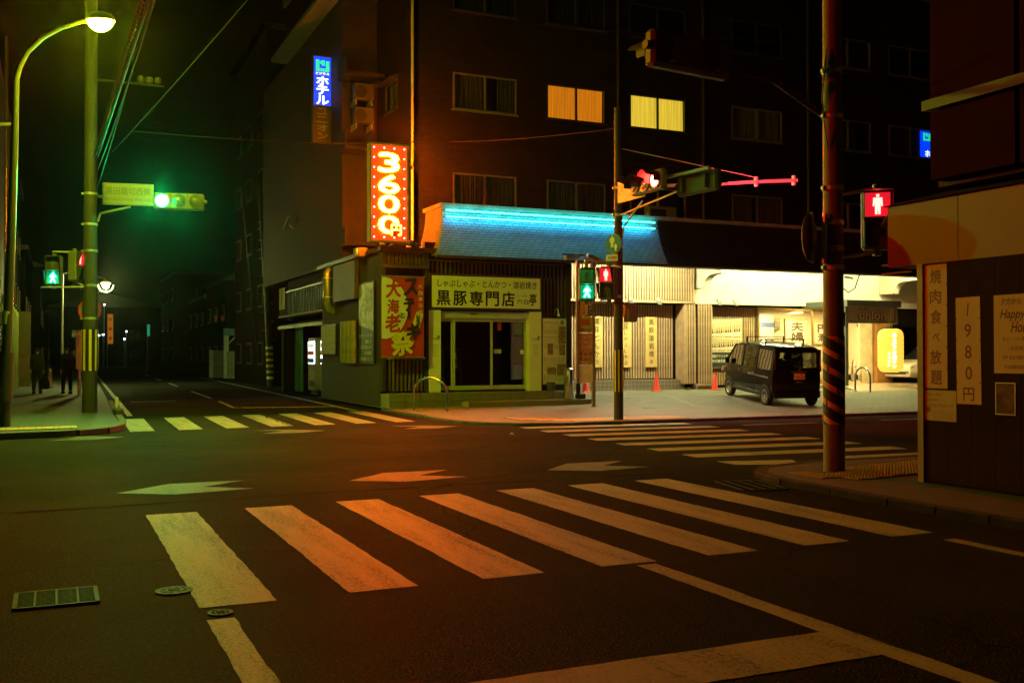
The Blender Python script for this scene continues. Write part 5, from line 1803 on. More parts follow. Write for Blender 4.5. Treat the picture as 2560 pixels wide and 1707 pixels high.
ped_signal('green walking man pedestrian signal on the slim pole before the cedar wall', (10.70, 19.66, 3.04), -24, 'green')
ped_signal('red pedestrian signal beside the green one on the slim pole', (11.08, 19.42, 3.06), -58, 'red')
t = thing('pedestrian_zone_sign', 'small round blue sign with white figures on the slim signal pole', 'sign', (11.2, 19.35, 3.7), rotz=-62)
MB().lathe([(0.21, -0.01), (0.21, 0.01)], 26, (0, 0, 0.22), 'Y').build('disc', MATS['sign_blue'], t)
MB().lathe([(0.215, 0.0), (0.215, 0.006)], 26, (0, 0, 0.22), 'Y').build('rim', WHITEP, t)
b = MB()
for pts in man(False):
    b.poly([(u*1.1-0.03, -0.0125, 0.27+v*1.1) for u, v in pts])
    b.poly([(u*0.7+0.06, -0.0125, 0.14+v*0.7) for u, v in pts])
b.build('figures', WHITEP, t)
t = thing('plate_sign', 'small pale plate with writing under the round blue sign', 'sign', (11.19, 19.4, 3.55), rotz=-45)
MB().cbox((0, 0, 0.07), (0.26, 0.012, 0.15), 0.005).build('panel', WHITEP, t)
b = MB()
put(b, '歩行者専用', FRONT(0, -0.0065, 0), 0, 0.07, 0.2, 0.06, 0.002, 0.01)
b.build('lettering', INK, t)

# ---- near right pole with the striped wrap
rp = pole('utility_pole', 'thick utility pole with a black and yellow spiral wrap near the eatery wall', 8.68, 9.66, 0.128, 0.098, 11.0, 0.07, mat('pole_brown', (0.16, 0.11, 0.08), 0.7, var=0.2, scale=4, bump=0.25, grime=0.4), bands=(4.3, 3.42, 3.0, 2.68, 2.45, 4.85))
def prr(z):
    return 0.128 - 0.03*(z-0.07)/11
MB().path([(8.68, 9.66, 0.64), (8.68, 9.66, 1.72)], 0.131, 24).build('warning_wrap', BLACK, rp)
YST = mat('worn_yellow', (0.56, 0.27, 0.05), 0.55, var=0.35, scale=14)
for k in range(6):
    vs, fs = [], []
    n_ = 22
    for i in range(n_+1):
        a = math.radians(150 + 190*i/n_)
        for dz in (0.0, 0.075):
            z = 1.76 - 0.21*k - 0.24*i/n_ + dz
            z = min(1.715, max(0.645, z))
            vs.append((8.68+0.1335*math.cos(a), 9.66+0.1335*math.sin(a), z))
    for i in range(n_):
        if random.random() < 0.94:
            fs.append((2*i, 2*i+2, 2*i+3, 2*i+1))
    MB().add(vs, fs).build('yellow_stripe', YST, rp)
MB().path([(8.52, 9.62, 3.2), (8.5, 9.62, 2.6)], 0.03).build('cable_tube', GALV, rp)
MB().path([(8.6, 9.6, 3.42), (8.95, 9.5, 3.48), (9.12, 9.46, 3.52)], 0.022).build('arm', GALV, rp)
MB().path([(8.6, 9.6, 2.66), (8.95, 9.5, 2.70), (9.15, 9.46, 2.74)], 0.022).build('arm', GALV, rp)
MB().path([(8.62, 9.69, 4.38), (7.9, 9.78, 4.78), (7.2, 9.84, 4.9), (6.2, 9.84, 4.93)], 0.035).build('arm', DARKM, rp)
MB().path([(8.8, 9.6, 2.44), (8.9, 9.56, 2.42)], 0.014, 6).build('step_bolt', GALV, rp)
MB().path([(8.78, 9.6, 2.3), (8.84, 9.58, 2.25), (8.92, 9.55, 2.3), (8.98, 9.52, 2.5)], 0.008, 6).build('loose_wire', BLACK, rp)
MB().path([(8.54, 9.6, 5.2), (8.45, 9.58, 4.6), (8.48, 9.58, 4.3), (8.55, 9.6, 4.0)], 0.009, 6).build('loose_wire', BLACK, rp)
ped_signal('red standing man pedestrian signal on the thick striped pole', (9.16, 9.42, 3.14), -40, 'red')
traffic_signal('dark traffic signal seen from behind high above the main crosswalk', (6.62, 9.72, 4.92), 188, 'green', red=emit('signal_green_soft', (0.006, 1.0, 0.10), 600.0))
t = thing('round_sign', 'round traffic sign seen from behind on the thick striped pole', 'sign', (8.42, 9.78, 2.6), rotz=-148)
MB().lathe([(0.28, -0.012), (0.3, 0.0), (0.28, 0.008)], 28, (0, 0, 0.32), 'Y').build('disc', mat('sign_back', (0.20, 0.16, 0.13), 0.6), t)
MB().cbox((0, 0.03, 0.32), (0.05, 0.03, 0.62), 0.006).build('bracket', GALV, t)
t = thing('paper_sticker', 'torn pale sticker on the thick striped pole', 'sticker', (8.73, 9.53, 1.9))
M = Matrix.Translation((8.68, 9.66, 0)) @ Matrix.Rotation(math.radians(-62), 4, 'Z')
MB(M).poly([(0.1285, -0.04, 1.85), (0.1285, 0.05, 1.83), (0.1285, 0.055, 2.0), (0.1285, 0.0, 2.02), (0.1285, -0.01, 1.95), (0.1285, -0.045, 1.93)]).build('sheet', mat('torn_paper', (0.42, 0.3, 0.22), 0.7), t)

# ---- pole at the near left corner with the main street's other signal
lq = pole('utility_pole', 'concrete signal pole at the near left corner', -1.55, 9.3, 0.15, 0.11, 9.0, 0.05, bands=(5.2, 4.4))
MB().path([(-1.55, 9.3, 5.25), (-1.55, 12.6, 5.2)], 0.035).build('arm', GALV, lq)
nls = traffic_signal('traffic signal showing red to the right on the near left pole', (-1.38, 12.0, 5.0), 66, 'red', hoods=False, red=emit('signal_red_strong', (1.0, 0.03, 0.003), 2300.0))
nls.rotation_euler.x = math.radians(14)

# ================================================================== EATERY ON THE RIGHT
EATW = mat('eatery_wall', (0.03, 0.016, 0.009), 0.9, spec=0.03, var=0.2, scale=2, grime=0.35)
eat = thing('eatery_building', 'eatery with a pale fascia and handwritten posters at the right edge', 'building', (8.85, 8.46, 0))
bx0 = 8.85
MB().box(bx0+0.02, -6, 0.07, 16, 8.42, 2.55).build('wall', EATW, eat)
pl = MB().box(-0.02, 0, 0, 0, 0.30, 2.46).mesh('board')
for i in range(14):
    obj('board', pl, EATW, eat, (bx0+0.018, 8.09-0.305*i, 0.09))
MB().box(bx0-0.03, 8.40, 0.07, bx0+0.06, 8.48, 2.5).build('corner_trim', mat('trim_brown', (0.24, 0.15, 0.08), 0.5), eat)
FAS = mat('fascia_cream', (0.17, 0.072, 0.034), 0.6, var=0.06, scale=1, grime=0.2)
fz = [(8.93, 7.93), (7.92, 6.4), (6.39, 4.8), (4.79, 3.2), (3.19, 1.5)]
for a, c in fz:
    MB().box(8.84, c, 2.5, 9.2, a, 3.2).build('fascia_panel', FAS, eat)
MB().box(9.2, 8.43, 2.5, 14, 8.9, 3.2).build('fascia_return', FAS, eat)
ro = MB().add([(8.80, -6, 3.21), (8.80, 8.98, 3.21), (16, 8.98, 3.21), (16, -6, 3.21), (9.3, -6, 3.36), (9.3, 8.5, 3.36), (16, 8.5, 3.36), (16, -6, 3.36)],
              [(0, 1, 5, 4), (1, 2, 6, 5), (4, 5, 6, 7), (0, 3, 2, 1), (2, 3, 7, 6), (0, 4, 7, 3)]).build('roof', DARKM, eat)
UP = mat('upper_panel', (0.025, 0.004, 0.003), 0.9, spec=0.03, var=0.15, scale=1.5, grime=0.3)
MB().box(9.02, -6, 3.36, 16, 8.35, 9.0).build('upper_wall', mat('upper_wall', (0.03, 0.018, 0.012), 0.8), eat)
for z0, z1 in ((3.42, 4.17), (4.32, 5.7), (5.85, 7.4)):
    MB().box(8.85, 7.22, z0, 9.02, 8.30, z1).build('upper_panel', UP, eat)
    MB().box(8.85, 3.0, z0, 9.02, 7.16, z1).build('upper_panel', UP, eat)
MB().box(8.78, 3.0, 4.19, 9.0, 8.36, 4.30).build('upper_rail', BLACK, eat)
MB().path([(9.02, 8.75, 2.45), (9.02, 9.2, 2.45)], 0.012, 6).build('awning_bar', GALV, eat)
MB().path([(9.02, 8.75, 2.55), (9.02, 9.2, 2.55)], 0.012, 6).build('awning_bar', GALV, eat)
t = thing('wall_floodlight', 'small dark floodlight hanging under the eatery roof edge', 'floodlight', (8.9, 9.0, 3.1))
MB().path([(8.95, 8.93, 3.22), (8.93, 8.98, 3.12)], 0.02).build('arm', BLACK, t)
M = Matrix.Translation((8.92, 9.0, 3.08)) @ Matrix.Rotation(math.radians(25), 4, 'Y')
MB(M).lathe([(0.02, 0.08), (0.035, 0.02), (0.05, -0.06), (0.06, -0.1), (0.05, -0.11)], 14).build('shade', BLACK, t, True)

def sheet(name, label, y0, y1, z0, z1, m, cat='poster', tilt=0.0):
    t = thing(name, label, cat, (bx0-0.02, (y0+y1)/2, z0))
    fr = Fr((bx0-0.008, (y0+y1)/2, (z0+z1)/2), (0, -math.cos(tilt), math.sin(tilt)), (0, math.sin(tilt), math.cos(tilt)))
    panel(fr, y1-y0, z1-z0, 0.004).build('sheet', m, t)
    return t, fr
PAP = mat('poster_paper', (0.40, 0.25, 0.14), 0.65, var=0.07, scale=4)
REDI = mat('poster_red', (0.13, 0.008, 0.006), 0.6)
t, fr = sheet('price_poster', 'tall paper strip with red characters for grilled meat on the eatery wall', 8.08, 8.39, 1.12, 2.48, PAP)
b = MB()
column(b, '焼肉食べ放題', fr, 0, 0.66, 0.222, 0.155, 0.002, 0.02, 0.04)
b.build('lettering', REDI, t)
b = MB()
for k in range(1, 6):
    for u in (-0.15, 0.15):
        b.quad(fr.p(u-0.008, 0.68-0.2267*k-0.008, 0.003), fr.p(u+0.008, 0.68-0.2267*k-0.008, 0.003), fr.p(u+0.008, 0.68-0.2267*k+0.008, 0.003), fr.p(u-0.008, 0.68-0.2267*k+0.008, 0.003))
b.build('pins', INK, t)
t, fr = sheet('price_poster', 'paper strip with the red price 1980 yen on the eatery wall', 7.645, 7.96, 0.965, 2.1, PAP, tilt=0.01)
b = MB()
column(b, '1980円', fr, 0, 0.55, 0.225, 0.14, 0.002, 0.015, 0.03)
b.build('lettering', REDI, t)
b = MB()
for k in range(1, 5):
    for u in (-0.145, 0.145):
        b.quad(fr.p(u-0.007, 0.5675-0.227*k-0.007, 0.003), fr.p(u+0.007, 0.5675-0.227*k-0.007, 0.003), fr.p(u+0.007, 0.5675-0.227*k+0.007, 0.003), fr.p(u-0.007, 0.5675-0.227*k+0.007, 0.003))
b.build('pins', INK, t)
t, fr = sheet('notice', 'small printed notice below the grilled meat strip', 7.965, 8.41, 0.765, 1.1, mat('notice_cream', (0.34, 0.24, 0.15), 0.65, var=0.06), 'notice')
b = MB()
put(b, '営業のご案内', fr, -0.08, 0.12, 0.2, 0.025, 0.002)
put(b, '火曜定休日', fr, -0.1, 0.06, 0.15, 0.03, 0.002)
put(b, '団体様ご予約承ります', fr, 0.02, 0.0, 0.34, 0.035, 0.002)
for k in range(4):
    put(b, '平日十七時より二十三時', fr, 0.04, -0.07-0.025*k, 0.28, 0.014, 0.002)
b.quad(fr.p(-0.19, -0.07, 0.002), fr.p(-0.13, -0.07, 0.002), fr.p(-0.13, -0.02, 0.002), fr.p(-0.19, -0.02, 0.002))
b.build('lettering', mat('notice_ink', (0.14, 0.03, 0.015), 0.6), t)
t, fr = sheet('happy_hour_poster', 'handwritten happy hour poster cut by the right edge', 6.95, 7.48, 1.3, 2.1, PAP)
b = MB()
put(b, '夕方から', fr, -0.06, 0.33, 0.24, 0.07, 0.002, 0.01, 0.2)
put(b, 'Happy', fr, -0.04, 0.19, 0.30, 0.12, 0.002, 0.012, 0.3)
put(b, 'Hour', fr, 0.06, 0.07, 0.24, 0.11, 0.002, 0.012, 0.3)
for k, s in enumerate(('生ビール半額', '女性限定', '平日限定', '学生様歓迎致します')):
    put(b, s, fr, 0.03*(k % 2), -0.05-0.095*k, 0.34 if k != 1 else 0.2, 0.04, 0.002, 0.004, 0.1)
b.build('lettering', mat('poster_brown_ink', (0.05, 0.02, 0.012), 0.6), t)
t, fr = sheet('framed_photo', 'small dark framed photograph on the eatery wall', 7.23, 7.46, 0.88, 1.2, mat('dark_photo', (0.10, 0.05, 0.03), 0.3, var=0.7, scale=9), 'picture')
b = MB()
for u0, v0, u1, v1 in ((-0.12, -0.165, 0.12, -0.155), (-0.12, 0.155, 0.12, 0.165), (-0.12, -0.155, -0.11, 0.155), (0.11, -0.155, 0.12, 0.155)):
    b.quad(fr.p(u0, v0, 0.004), fr.p(u1, v0, 0.004), fr.p(u1, v1, 0.004), fr.p(u0, v1, 0.004))
b.build('frame', GALV, t)

# ================================================================== VEHICLES
BLACKP = mat('van_black_paint', (0.005, 0.005, 0.005), 0.10, var=0.05, spec=0.22)
CGLASS = glass('car_glass', (0.55, 0.6, 0.55), 0.3)
TINT = glass('car_tinted_glass', (0.30, 0.32, 0.28), 0.3)
RUBBER = mat('tyre_rubber', (0.014, 0.014, 0.014), 0.8)
RIMM = mat('wheel_rim', (0.5, 0.5, 0.46), 0.35, 0.7, var=0.1)
REDLENS = mat('tail_lens', (0.06, 0.004, 0.004), 0.12)

def wheel(parent, x, y, r, w, spokes=7):
    s = -1 if x < 0 else 1
    o = MB().lathe([(r*0.60, x-s*w), (r*0.92, x-s*w), (r, x-s*w*0.85), (r, x-s*w*0.15), (r*0.92, x), (r*0.66, x-s*0.005), (r*0.64, x-s*0.05)], 28, (0, y, r), 'X').build('wheel', RUBBER, parent, True)
    MB().lathe([(r*0.66, x-s*0.048), (r*0.66, x-s*0.008), (r*0.6, x-s*0.003), (r*0.54, x-s*0.03), (r*0.16, x-s*0.018), (r*0.12, x-s*0.006), (0.005, x-s*0.004)], 28, (0, y, r), 'X').build('rim', RIMM, o, True)
    sp = MB()
    for i in range(spokes):
        a = 2*PI*i/spokes
        M = Matrix.Translation((x-s*0.024, y, r)) @ Matrix.Rotation(a, 4, 'X')
        q = MB(M).cbox((0, 0, r*0.46), (0.008, r*0.16, r*0.14), 0.002)
        sp.add(q.v, q.f)
    sp.build('rim_slots', BLACK, o)
    return o

van = thing('parked_van', 'small black van with a roof rack parked nose-in on the hotel forecourt', 'van', (19.11, 23.98, 0.147), rotz=-12.4)
van.rotation_euler = (math.radians(4.5), 0, math.radians(-12.4))
st_ = [(-1.66, 0.66, 1.0, 0.32), (-1.62, 0.72, 1.02, 0.28), (-1.3, 0.735, 1.03, 0.26), (0, 0.738, 1.02, 0.24), (1.2, 0.735, 1.0, 0.24), (1.5, 0.72, 0.99, 0.26), (1.66, 0.67, 0.9, 0.28), (1.73, 0.58, 0.78, 0.32)]
rings = []
for y, hw, zt, zb in st_:
    rings.append([(-hw*0.93, y, zb), (-hw*0.99, y, zb+0.10), (-hw, y, zb+0.3), (-hw*1.0, y, zt-0.2), (-hw*0.975, y, zt), (hw*0.975, y, zt), (hw, y, zt-0.2), (hw, y, zb+0.3), (hw*0.99, y, zb+0.10), (hw*0.93, y, zb)])
MB().loft(rings).build('body', BLACKP, van, True)
rings = []
for y, k, z in ((-1.64, 0.90, 1.60), (-1.6, 0.97, 1.66), (-1.3, 1.0, 1.69), (-0.3, 1.0, 1.72), (0.5, 0.99, 1.70), (0.8, 0.96, 1.66), (0.93, 0.92, 1.60)):
    rings.append([(-0.655*k, y, 1.56), (-0.648*k, y, z-0.05), (-0.56*k, y, z), (0, y, z+0.02), (0.56*k, y, z), (0.648*k, y, z-0.05), (0.655*k, y, 1.56)])
MB().loft(rings).build('roof', BLACKP, van, True)
for s in (-1, 1):
    for (y0, y1, w) in ((1.52, 0.92, 0.04), (0.36, 0.36, 0.05), (-0.56, -0.56, 0.06), (-1.57, -1.55, 0.075)):
        M = MB()
        a, c = Vector((s*0.715, y0, 0.99)), Vector((s*0.64, y1, 1.60))
        ring = lambda p, ww: [(p.x-0.025, p.y-ww, p.z), (p.x+0.025, p.y-ww, p.z), (p.x+0.025, p.y+ww, p.z), (p.x-0.025, p.y+ww, p.z)]
        M.loft([ring(a, w), ring(c, w)]).build('pillar', BLACKP, van)
    X0, X1 = s*0.72, s*0.652
    MB().quad((X0, 0.41, 1.0), (X0, 1.46, 1.0), (X1, 0.92, 1.58), (X1, 0.41, 1.58)).build('window', CGLASS, van)
    MB().quad((X0, -0.5, 1.0), (X0, 0.31, 1.0), (X1, 0.31, 1.58), (X1, -0.5, 1.58)).build('window', TINT, van)
    MB().quad((X0, -1.5, 1.02), (X0, -0.62, 1.0), (X1, -0.62, 1.58), (X1, -1.5, 1.56)).build('window', TINT, van)
    for y in (-1.21, 1.21):
        wheel(van, s*0.756, y, 0.275, 0.15)
        v_, f_ = [], []
        for i in range(15):
            a = PI*i/14
            for rr, dx in ((0.335, 0.0), (0.30, 0.004)):
                v_.append((s*(0.7385+dx), y+rr*math.cos(a), 0.275+rr*math.sin(a)))
        for i in range(14):
            f_.append((2*i, 2*i+1, 2*i+3, 2*i+2))
        MB().add(v_, f_).build('wheel_arch', BLACK, van)
        n_ = [(s*0.741, y, 0.275)] + [(s*0.741, y+0.30*math.cos(PI*i/14), 0.275+0.30*math.sin(PI*i/14)) for i in range(15)]
        MB().poly([(p[0]*0.999, p[1], p[2]) for p in n_[1:]]).build('wheel_well', BLACK, van)
    MB().cbox((s*0.742, 0.2, 0.97), (0.012, 0.03, 0.02)).build('door_seam', BLACK, van)
    MB().cbox((s*0.742, -0.75, 0.80), (0.016, 1.3, 0.045), 0.006).build('slide_rail', mat('rail_dark', (0.04, 0.04, 0.035), 0.3, 0.6), van)
    MB().cbox((s*0.744, 0.48, 0.86), (0.02, 0.14, 0.035), 0.008).build('door_handle', mat('handle_chrome', (0.5, 0.5, 0.46), 0.2, 0.9), van)
    MB().cbox((s*0.742, -0.42, 0.86), (0.02, 0.14, 0.035), 0.008).build('door_handle', MATS['handle_chrome'], van)
    for y in (0.36, -0.53):
        MB().box(s*0.739, y-0.004, 0.32, s*0.743, y+0.004, 1.0).build('door_seam', mat('seam_black', (0.002, 0.002, 0.002), 0.8), van)
    MB().cbox((s*0.735, 0.0, 0.33), (0.02, 1.75, 0.09), 0.008).build('sill_trim', mat('trim_grey', (0.03, 0.03, 0.028), 0.5), van)
    MB().cbox((s*0.672, -1.662, 1.28), (0.05, 0.02, 0.5), 0.008).build('tail_lamp', REDLENS, van)
    MB().cbox((s*0.62, -1.685, 0.44), (0.16, 0.03, 0.05), 0.01).build('reflector', REDLENS, van)
    MB().cbox((s*0.66, 1.66, 0.78), (0.2, 0.12, 0.16), 0.03).build('headlamp', mat('headlamp', (0.6, 0.6, 0.55), 0.1), van)
    M = Matrix.Translation((s*0.82, 1.18, 1.08))
    MB(M).cbox((0, 0, 0), (0.14, 0.07, 0.17), 0.03).build('mirror', BLACKP, van)
    MB().path([(s*0.735, 1.2, 1.04), (s*0.79, 1.18, 1.06)], 0.02, 6).build('mirror_arm', BLACK, van)
MB().quad((-0.66, 1.50, 1.0), (0.66, 1.50, 1.0), (0.59, 0.91, 1.60), (-0.59, 0.91, 1.60)).build('windscreen', CGLASS, van)
rd = MB()
for x0, x1, z0, z1 in ((-0.69, -0.58, 1.0, 1.6), (0.58, 0.69, 1.0, 1.6), (-0.58, 0.58, 1.0, 1.10), (-0.58, 0.58, 1.52, 1.6)):
    rd.box(x0, -1.665, z0, x1, -1.615, z1)
rd.build('tailgate_frame', BLACKP, van)
MB().quad((-0.58, -1.64, 1.10), (0.58, -1.64, 1.10), (0.58, -1.64, 1.52), (-0.58, -1.64, 1.52)).build('rear_window', TINT, van)
MB().cbox((0, -1.68, 0.36), (1.40, 0.10, 0.2), 0.03).build('bumper', BLACKP, van)
pt = MB().cbox((0.06, -1.672, 0.86), (0.33, 0.015, 0.165), 0.006).build('number_plate', mat('plate_yellow', (0.62, 0.36, 0.10), 0.5), van)
b = MB()
fr = FRONT(0.06, -1.6805, 0)
put(b, '33-64', fr, 0.02, 0.84, 0.24, 0.075, 0.001, 0.01)
put(b, '580', fr, 0.05, 0.92, 0.09, 0.03, 0.001, 0.005)
b.build('lettering', INK, pt)
MB().cbox((0.06, -1.675, 0.985), (0.5, 0.02, 0.03), 0.008).build('tailgate_trim', MATS['handle_chrome'], van)
MB().cbox((0.06, -1.668, 0.70), (0.2, 0.012, 0.03), 0.004).build('tailgate_handle', MATS['handle_chrome'], van)
MB().lathe([(0.045, -1.672), (0.04, -1.68)], 12, (0.06, 0, 1.05), 'Y').build('badge', MATS['handle_chrome'], van)
for x, y in ((-0.36, 0.35), (0.36, 0.35), (-0.36, -0.35), (0.36, -0.35)):
    s_ = MB().cbox((x, y, 0.95), (0.46, 0.12, 0.5), 0.04).build('seat', mat('seat_cloth', (0.04, 0.04, 0.04), 0.9), van)
    MB().cbox((x, y, 1.3), (0.24, 0.09, 0.17), 0.03).build('headrest', MATS['seat_cloth'], s_)
rack = MB()
for y in (0.35, -0.85):
    rack.path([(-0.62, y, 1.84), (0.62, y, 1.84)], 0.014, 8)
    for x in (-0.58, 0.58):
        rack.path([(x, y, 1.66), (x, y, 1.84)], 0.025, 8)
rack.build('roof_rack', BLACK, van, True)

YEL = mat('car_yellow_paint', (0.72, 0.66, 0.5), 0.25, var=0.04, coat=0.5)
car = thing('parked_car', 'pale compact car with its nose showing beside the paper lantern', 'car', (32.32, 30.3, 0.34), rotz=90)
stn = [(1.95, 0.60, 0.62, 0.32), (1.90, 0.72, 0.72, 0.26), (1.7, 0.80, 0.80, 0.22), (1.2, 0.83, 0.90, 0.20), (0.7, 0.84, 0.97, 0.2), (-0.6, 0.84, 0.98, 0.2), (-1.5, 0.82, 0.97, 0.22), (-1.8, 0.74, 0.9, 0.28)]
rings = [[(-h*0.9, y, zb), (-h, y, zb+0.15), (-h, y, zt-0.22), (-h*0.9, y, zt-0.04), (-h*0.6, y, zt), (h*0.6, y, zt), (h*0.9, y, zt-0.04), (h, y, zt-0.22), (h, y, zb+0.15), (h*0.9, y, zb)] for y, h, zt, zb in stn]
MB().loft(rings).build('body', YEL, car, True)
stn = [(0.95, 0.74, 0.95), (0.35, 0.66, 1.40), (-0.2, 0.64, 1.50), (-1.1, 0.62, 1.46), (-1.65, 0.66, 0.97)]
MB().loft([[(-h, y, 0.93), (-h*0.92, y, z-0.05), (-h*0.7, y, z), (h*0.7, y, z), (h*0.92, y, z-0.05), (h, y, 0.93)] for y, h, z in stn]).build('cabin', mat('car_dark_glass', (0.02, 0.02, 0.02), 0.08), car, True)
MB().loft([[(-0.56, y, z), (0.56, y, z), (0.5, y, z+0.03), (-0.5, y, z+0.03)] for y, z in ((0.32, 1.40), (-0.2, 1.50), (-1.1, 1.46))]).build('roof', YEL, car, True)
for s in (-1, 1):
    for y in (-1.25, 1.3):
        wheel(car, s*0.862, y, 0.30, 0.17, 6)
        MB().poly([(s*0.838, y+0.34*math.cos(PI*i/14), 0.30+0.34*math.sin(PI*i/14)) for i in range(15)]).build('wheel_well', BLACK, car)
    MB().cbox((s*0.62, 1.80, 0.66), (0.26, 0.2, 0.16), 0.05).build('headlamp', MATS['headlamp'], car)
    MB().cbox((s*0.9, 0.7, 1.02), (0.16, 0.1, 0.12), 0.03).build('mirror', YEL, car)
MB().cbox((0, 1.9, 0.4), (1.1, 0.12, 0.14), 0.03).build('grille', BLACK, car)

# ================================================================== PEOPLE
def skinned(name, pts, edges, m, parent, root=0, sub=1):
    """a continuous limb-and-trunk surface grown round a stick skeleton; pts: (x, y, z, radius)"""
    me = bpy.data.meshes.new(name)
    me.from_pydata([p[:3] for p in pts], edges, [])
    me.materials.append(m)
    o = bpy.data.objects.new(name, me)
    COL.objects.link(o)
    if parent is not None:
        o.parent = parent
    o.modifiers.new('skin', 'SKIN')
    for i, p in enumerate(pts):
        r = p[3]
        me.skin_vertices[0].data[i].radius = r if isinstance(r, tuple) else (r, r)
        me.skin_vertices[0].data[i].use_root = (i == root)
    s = o.modifiers.new('smooth', 'SUBSURF')
    s.levels = s.render_levels = sub
    for p in me.polygons:
        p.use_smooth = True
    return o

def person(label, loc, rotz, jacket, trousers, hair, step, arm_r, arm_l, stoop=0.0, skin_c=(0.35, 0.22, 0.15), bob=True):
    t = thing('person', label, 'person', loc, rotz=rotz)
    SK = mat('skin', skin_c, 0.6)
    f = step
    hip, knee, ank = 0.88, 0.48, 0.08
    # bare body: head, neck, trunk core, hands; one continuous mesh
    pts = [(0, 0, 0.93, (0.11, 0.09)), (0, 0.01, 1.15, (0.12, 0.09)), (0, stoop*0.5, 1.36, (0.13, 0.085)), (0, stoop*0.8, 1.46, 0.05), (0, stoop+0.01, 1.54, (0.072, 0.085)), (0, stoop+0.02, 1.63, (0.06, 0.07)),
           (0.16, stoop*0.5, 1.37, 0.05), (0.20, arm_r[0][0], arm_r[0][1], 0.038), (0.21, arm_r[1][0], arm_r[1][1], 0.028), (0.21, arm_r[1][0]+0.02, arm_r[1][1]-0.09, 0.026),
           (-0.16, stoop*0.5, 1.37, 0.05), (-0.20, arm_l[0][0], arm_l[0][1], 0.038), (-0.21, arm_l[1][0], arm_l[1][1], 0.028), (-0.21, arm_l[1][0]+0.02, arm_l[1][1]-0.09, 0.026),
           (0.09, 0, hip, 0.085), (0.10, f*0.22, knee, 0.055), (0.10, f*0.22-0.02-0.1*max(0, -f), ank, 0.035), (0.10, f*0.22+0.08, 0.035, 0.02),
           (-0.09, 0, hip, 0.085), (-0.10, -f*0.22, knee, 0.055), (-0.10, -f*0.22-0.02-0.1*max(0, f), ank, 0.035), (-0.10, -f*0.22+0.08, 0.035, 0.02)]
    ed = [(0, 1), (1, 2), (2, 3), (3, 4), (4, 5), (2, 6), (6, 7), (7, 8), (8, 9), (2, 10), (10, 11), (11, 12), (12, 13), (0, 14), (14, 15), (15, 16), (16, 17), (0, 18), (18, 19), (19, 20), (20, 21)]
    for k, hnd in ((9, 1), (13, -1)):
        hx, hy, hz = pts[k][:3]
        for i in range(4):
            a = len(pts)
            pts.append((hx, hy+(i-1.5)*0.016, hz-0.05+abs(i-1.3)*0.006, 0.008))
            pts.append((hx-hnd*0.012, hy+(i-1.5)*0.016, hz-0.08+abs(i-1.3)*0.008, 0.007))
            ed += [(k, a), (a, a+1)]
        a = len(pts)
        pts.append((hx-hnd*0.02, hy+0.035, hz-0.02, 0.009))
        ed.append((k, a))
    body = skinned('body', pts, ed, SK, t)
    # jacket and trousers follow the body
    jp = [(0, 0, 0.86, (0.165, 0.125)), (0, 0.0, 1.02, (0.155, 0.12)), (0, 0.01, 1.2, (0.165, 0.12)), (0, stoop*0.5, 1.37, (0.15, 0.105)), (0, stoop*0.8, 1.45, 0.07)]
    jp += [(p[0], p[1], p[2], r) for p, r in ((pts[6], 0.075), (pts[7], 0.06), (pts[8], 0.045), (pts[10], 0.075), (pts[11], 0.06), (pts[12], 0.045))]
    skinned('jacket', jp, [(0, 1), (1, 2), (2, 3), (3, 4), (3, 5), (5, 6), (6, 7), (3, 8), (8, 9), (9, 10)], jacket, t)
    tp = [(0, 0, 0.93, (0.145, 0.115))] + [(p[0], p[1], p[2], r) for p, r in ((pts[14], 0.105), (pts[15], 0.08), (pts[16], 0.065), (pts[18], 0.105), (pts[19], 0.08), (pts[20], 0.065))]
    skinned('trousers', tp, [(0, 1), (1, 2), (2, 3), (0, 4), (4, 5), (5, 6)], trousers, t)
    hp = [(0, stoop+0.0, 1.66, (0.085, 0.09)), (0, stoop-0.03, 1.58, (0.098, 0.085)), (0, stoop-0.045, 1.50 if bob else 1.54, (0.085, 0.05))]
    skinned('hair', hp, [(0, 1), (1, 2)], hair, t)
    for s in (-1, 1):
        y = pts[16 if s > 0 else 20][1]
        MB().cbox((s*0.10, y+0.045, 0.05), (0.10, 0.27, 0.10), 0.02).build('shoe', JBLK, t)
        MB().cbox((s*0.03, stoop+0.095, 1.575), (0.022, 0.012, 0.012)).build('eye', BLACK, t)
        MB().cbox((s*0.082, stoop+0.01, 1.56), (0.015, 0.04, 0.06), 0.006).build('ear', SK, t)
    MB().add([(-0.013, stoop+0.085, 1.535), (0.013, stoop+0.085, 1.535), (0, stoop+0.115, 1.535), (0, stoop+0.09, 1.575)], [(0, 1, 2), (0, 2, 3), (1, 3, 2), (0, 3, 1)]).build('nose', SK, t)
    MB().cbox((0, stoop+0.088, 1.50), (0.045, 0.01, 0.01)).build('mouth', mat('lips', (0.3, 0.1, 0.08), 0.6), t)
    return t, pts
JGREY = mat('grey_green_jacket', (0.030, 0.036, 0.030), 0.9, spec=0.1, var=0.2)
JBLK = mat('black_coat', (0.008, 0.008, 0.008), 0.95, spec=0.05)
person('person in a grey jacket walking away with a dark bag on the left pavement', (-0.55, 40.5, 0.1), -4, JGREY, mat('dark_trousers', (0.014, 0.014, 0.016), 0.85), mat('black_hair', (0.008, 0.007, 0.006), 0.5),
       0.45, ((-0.03, 1.12), (0.02, 0.84)), ((0.02, 1.12), (0.06, 0.86)))
t = thing('handbag', 'dark soft bag carried by the walking person in grey', 'bag', (-0.30, 40.46, 0.25))
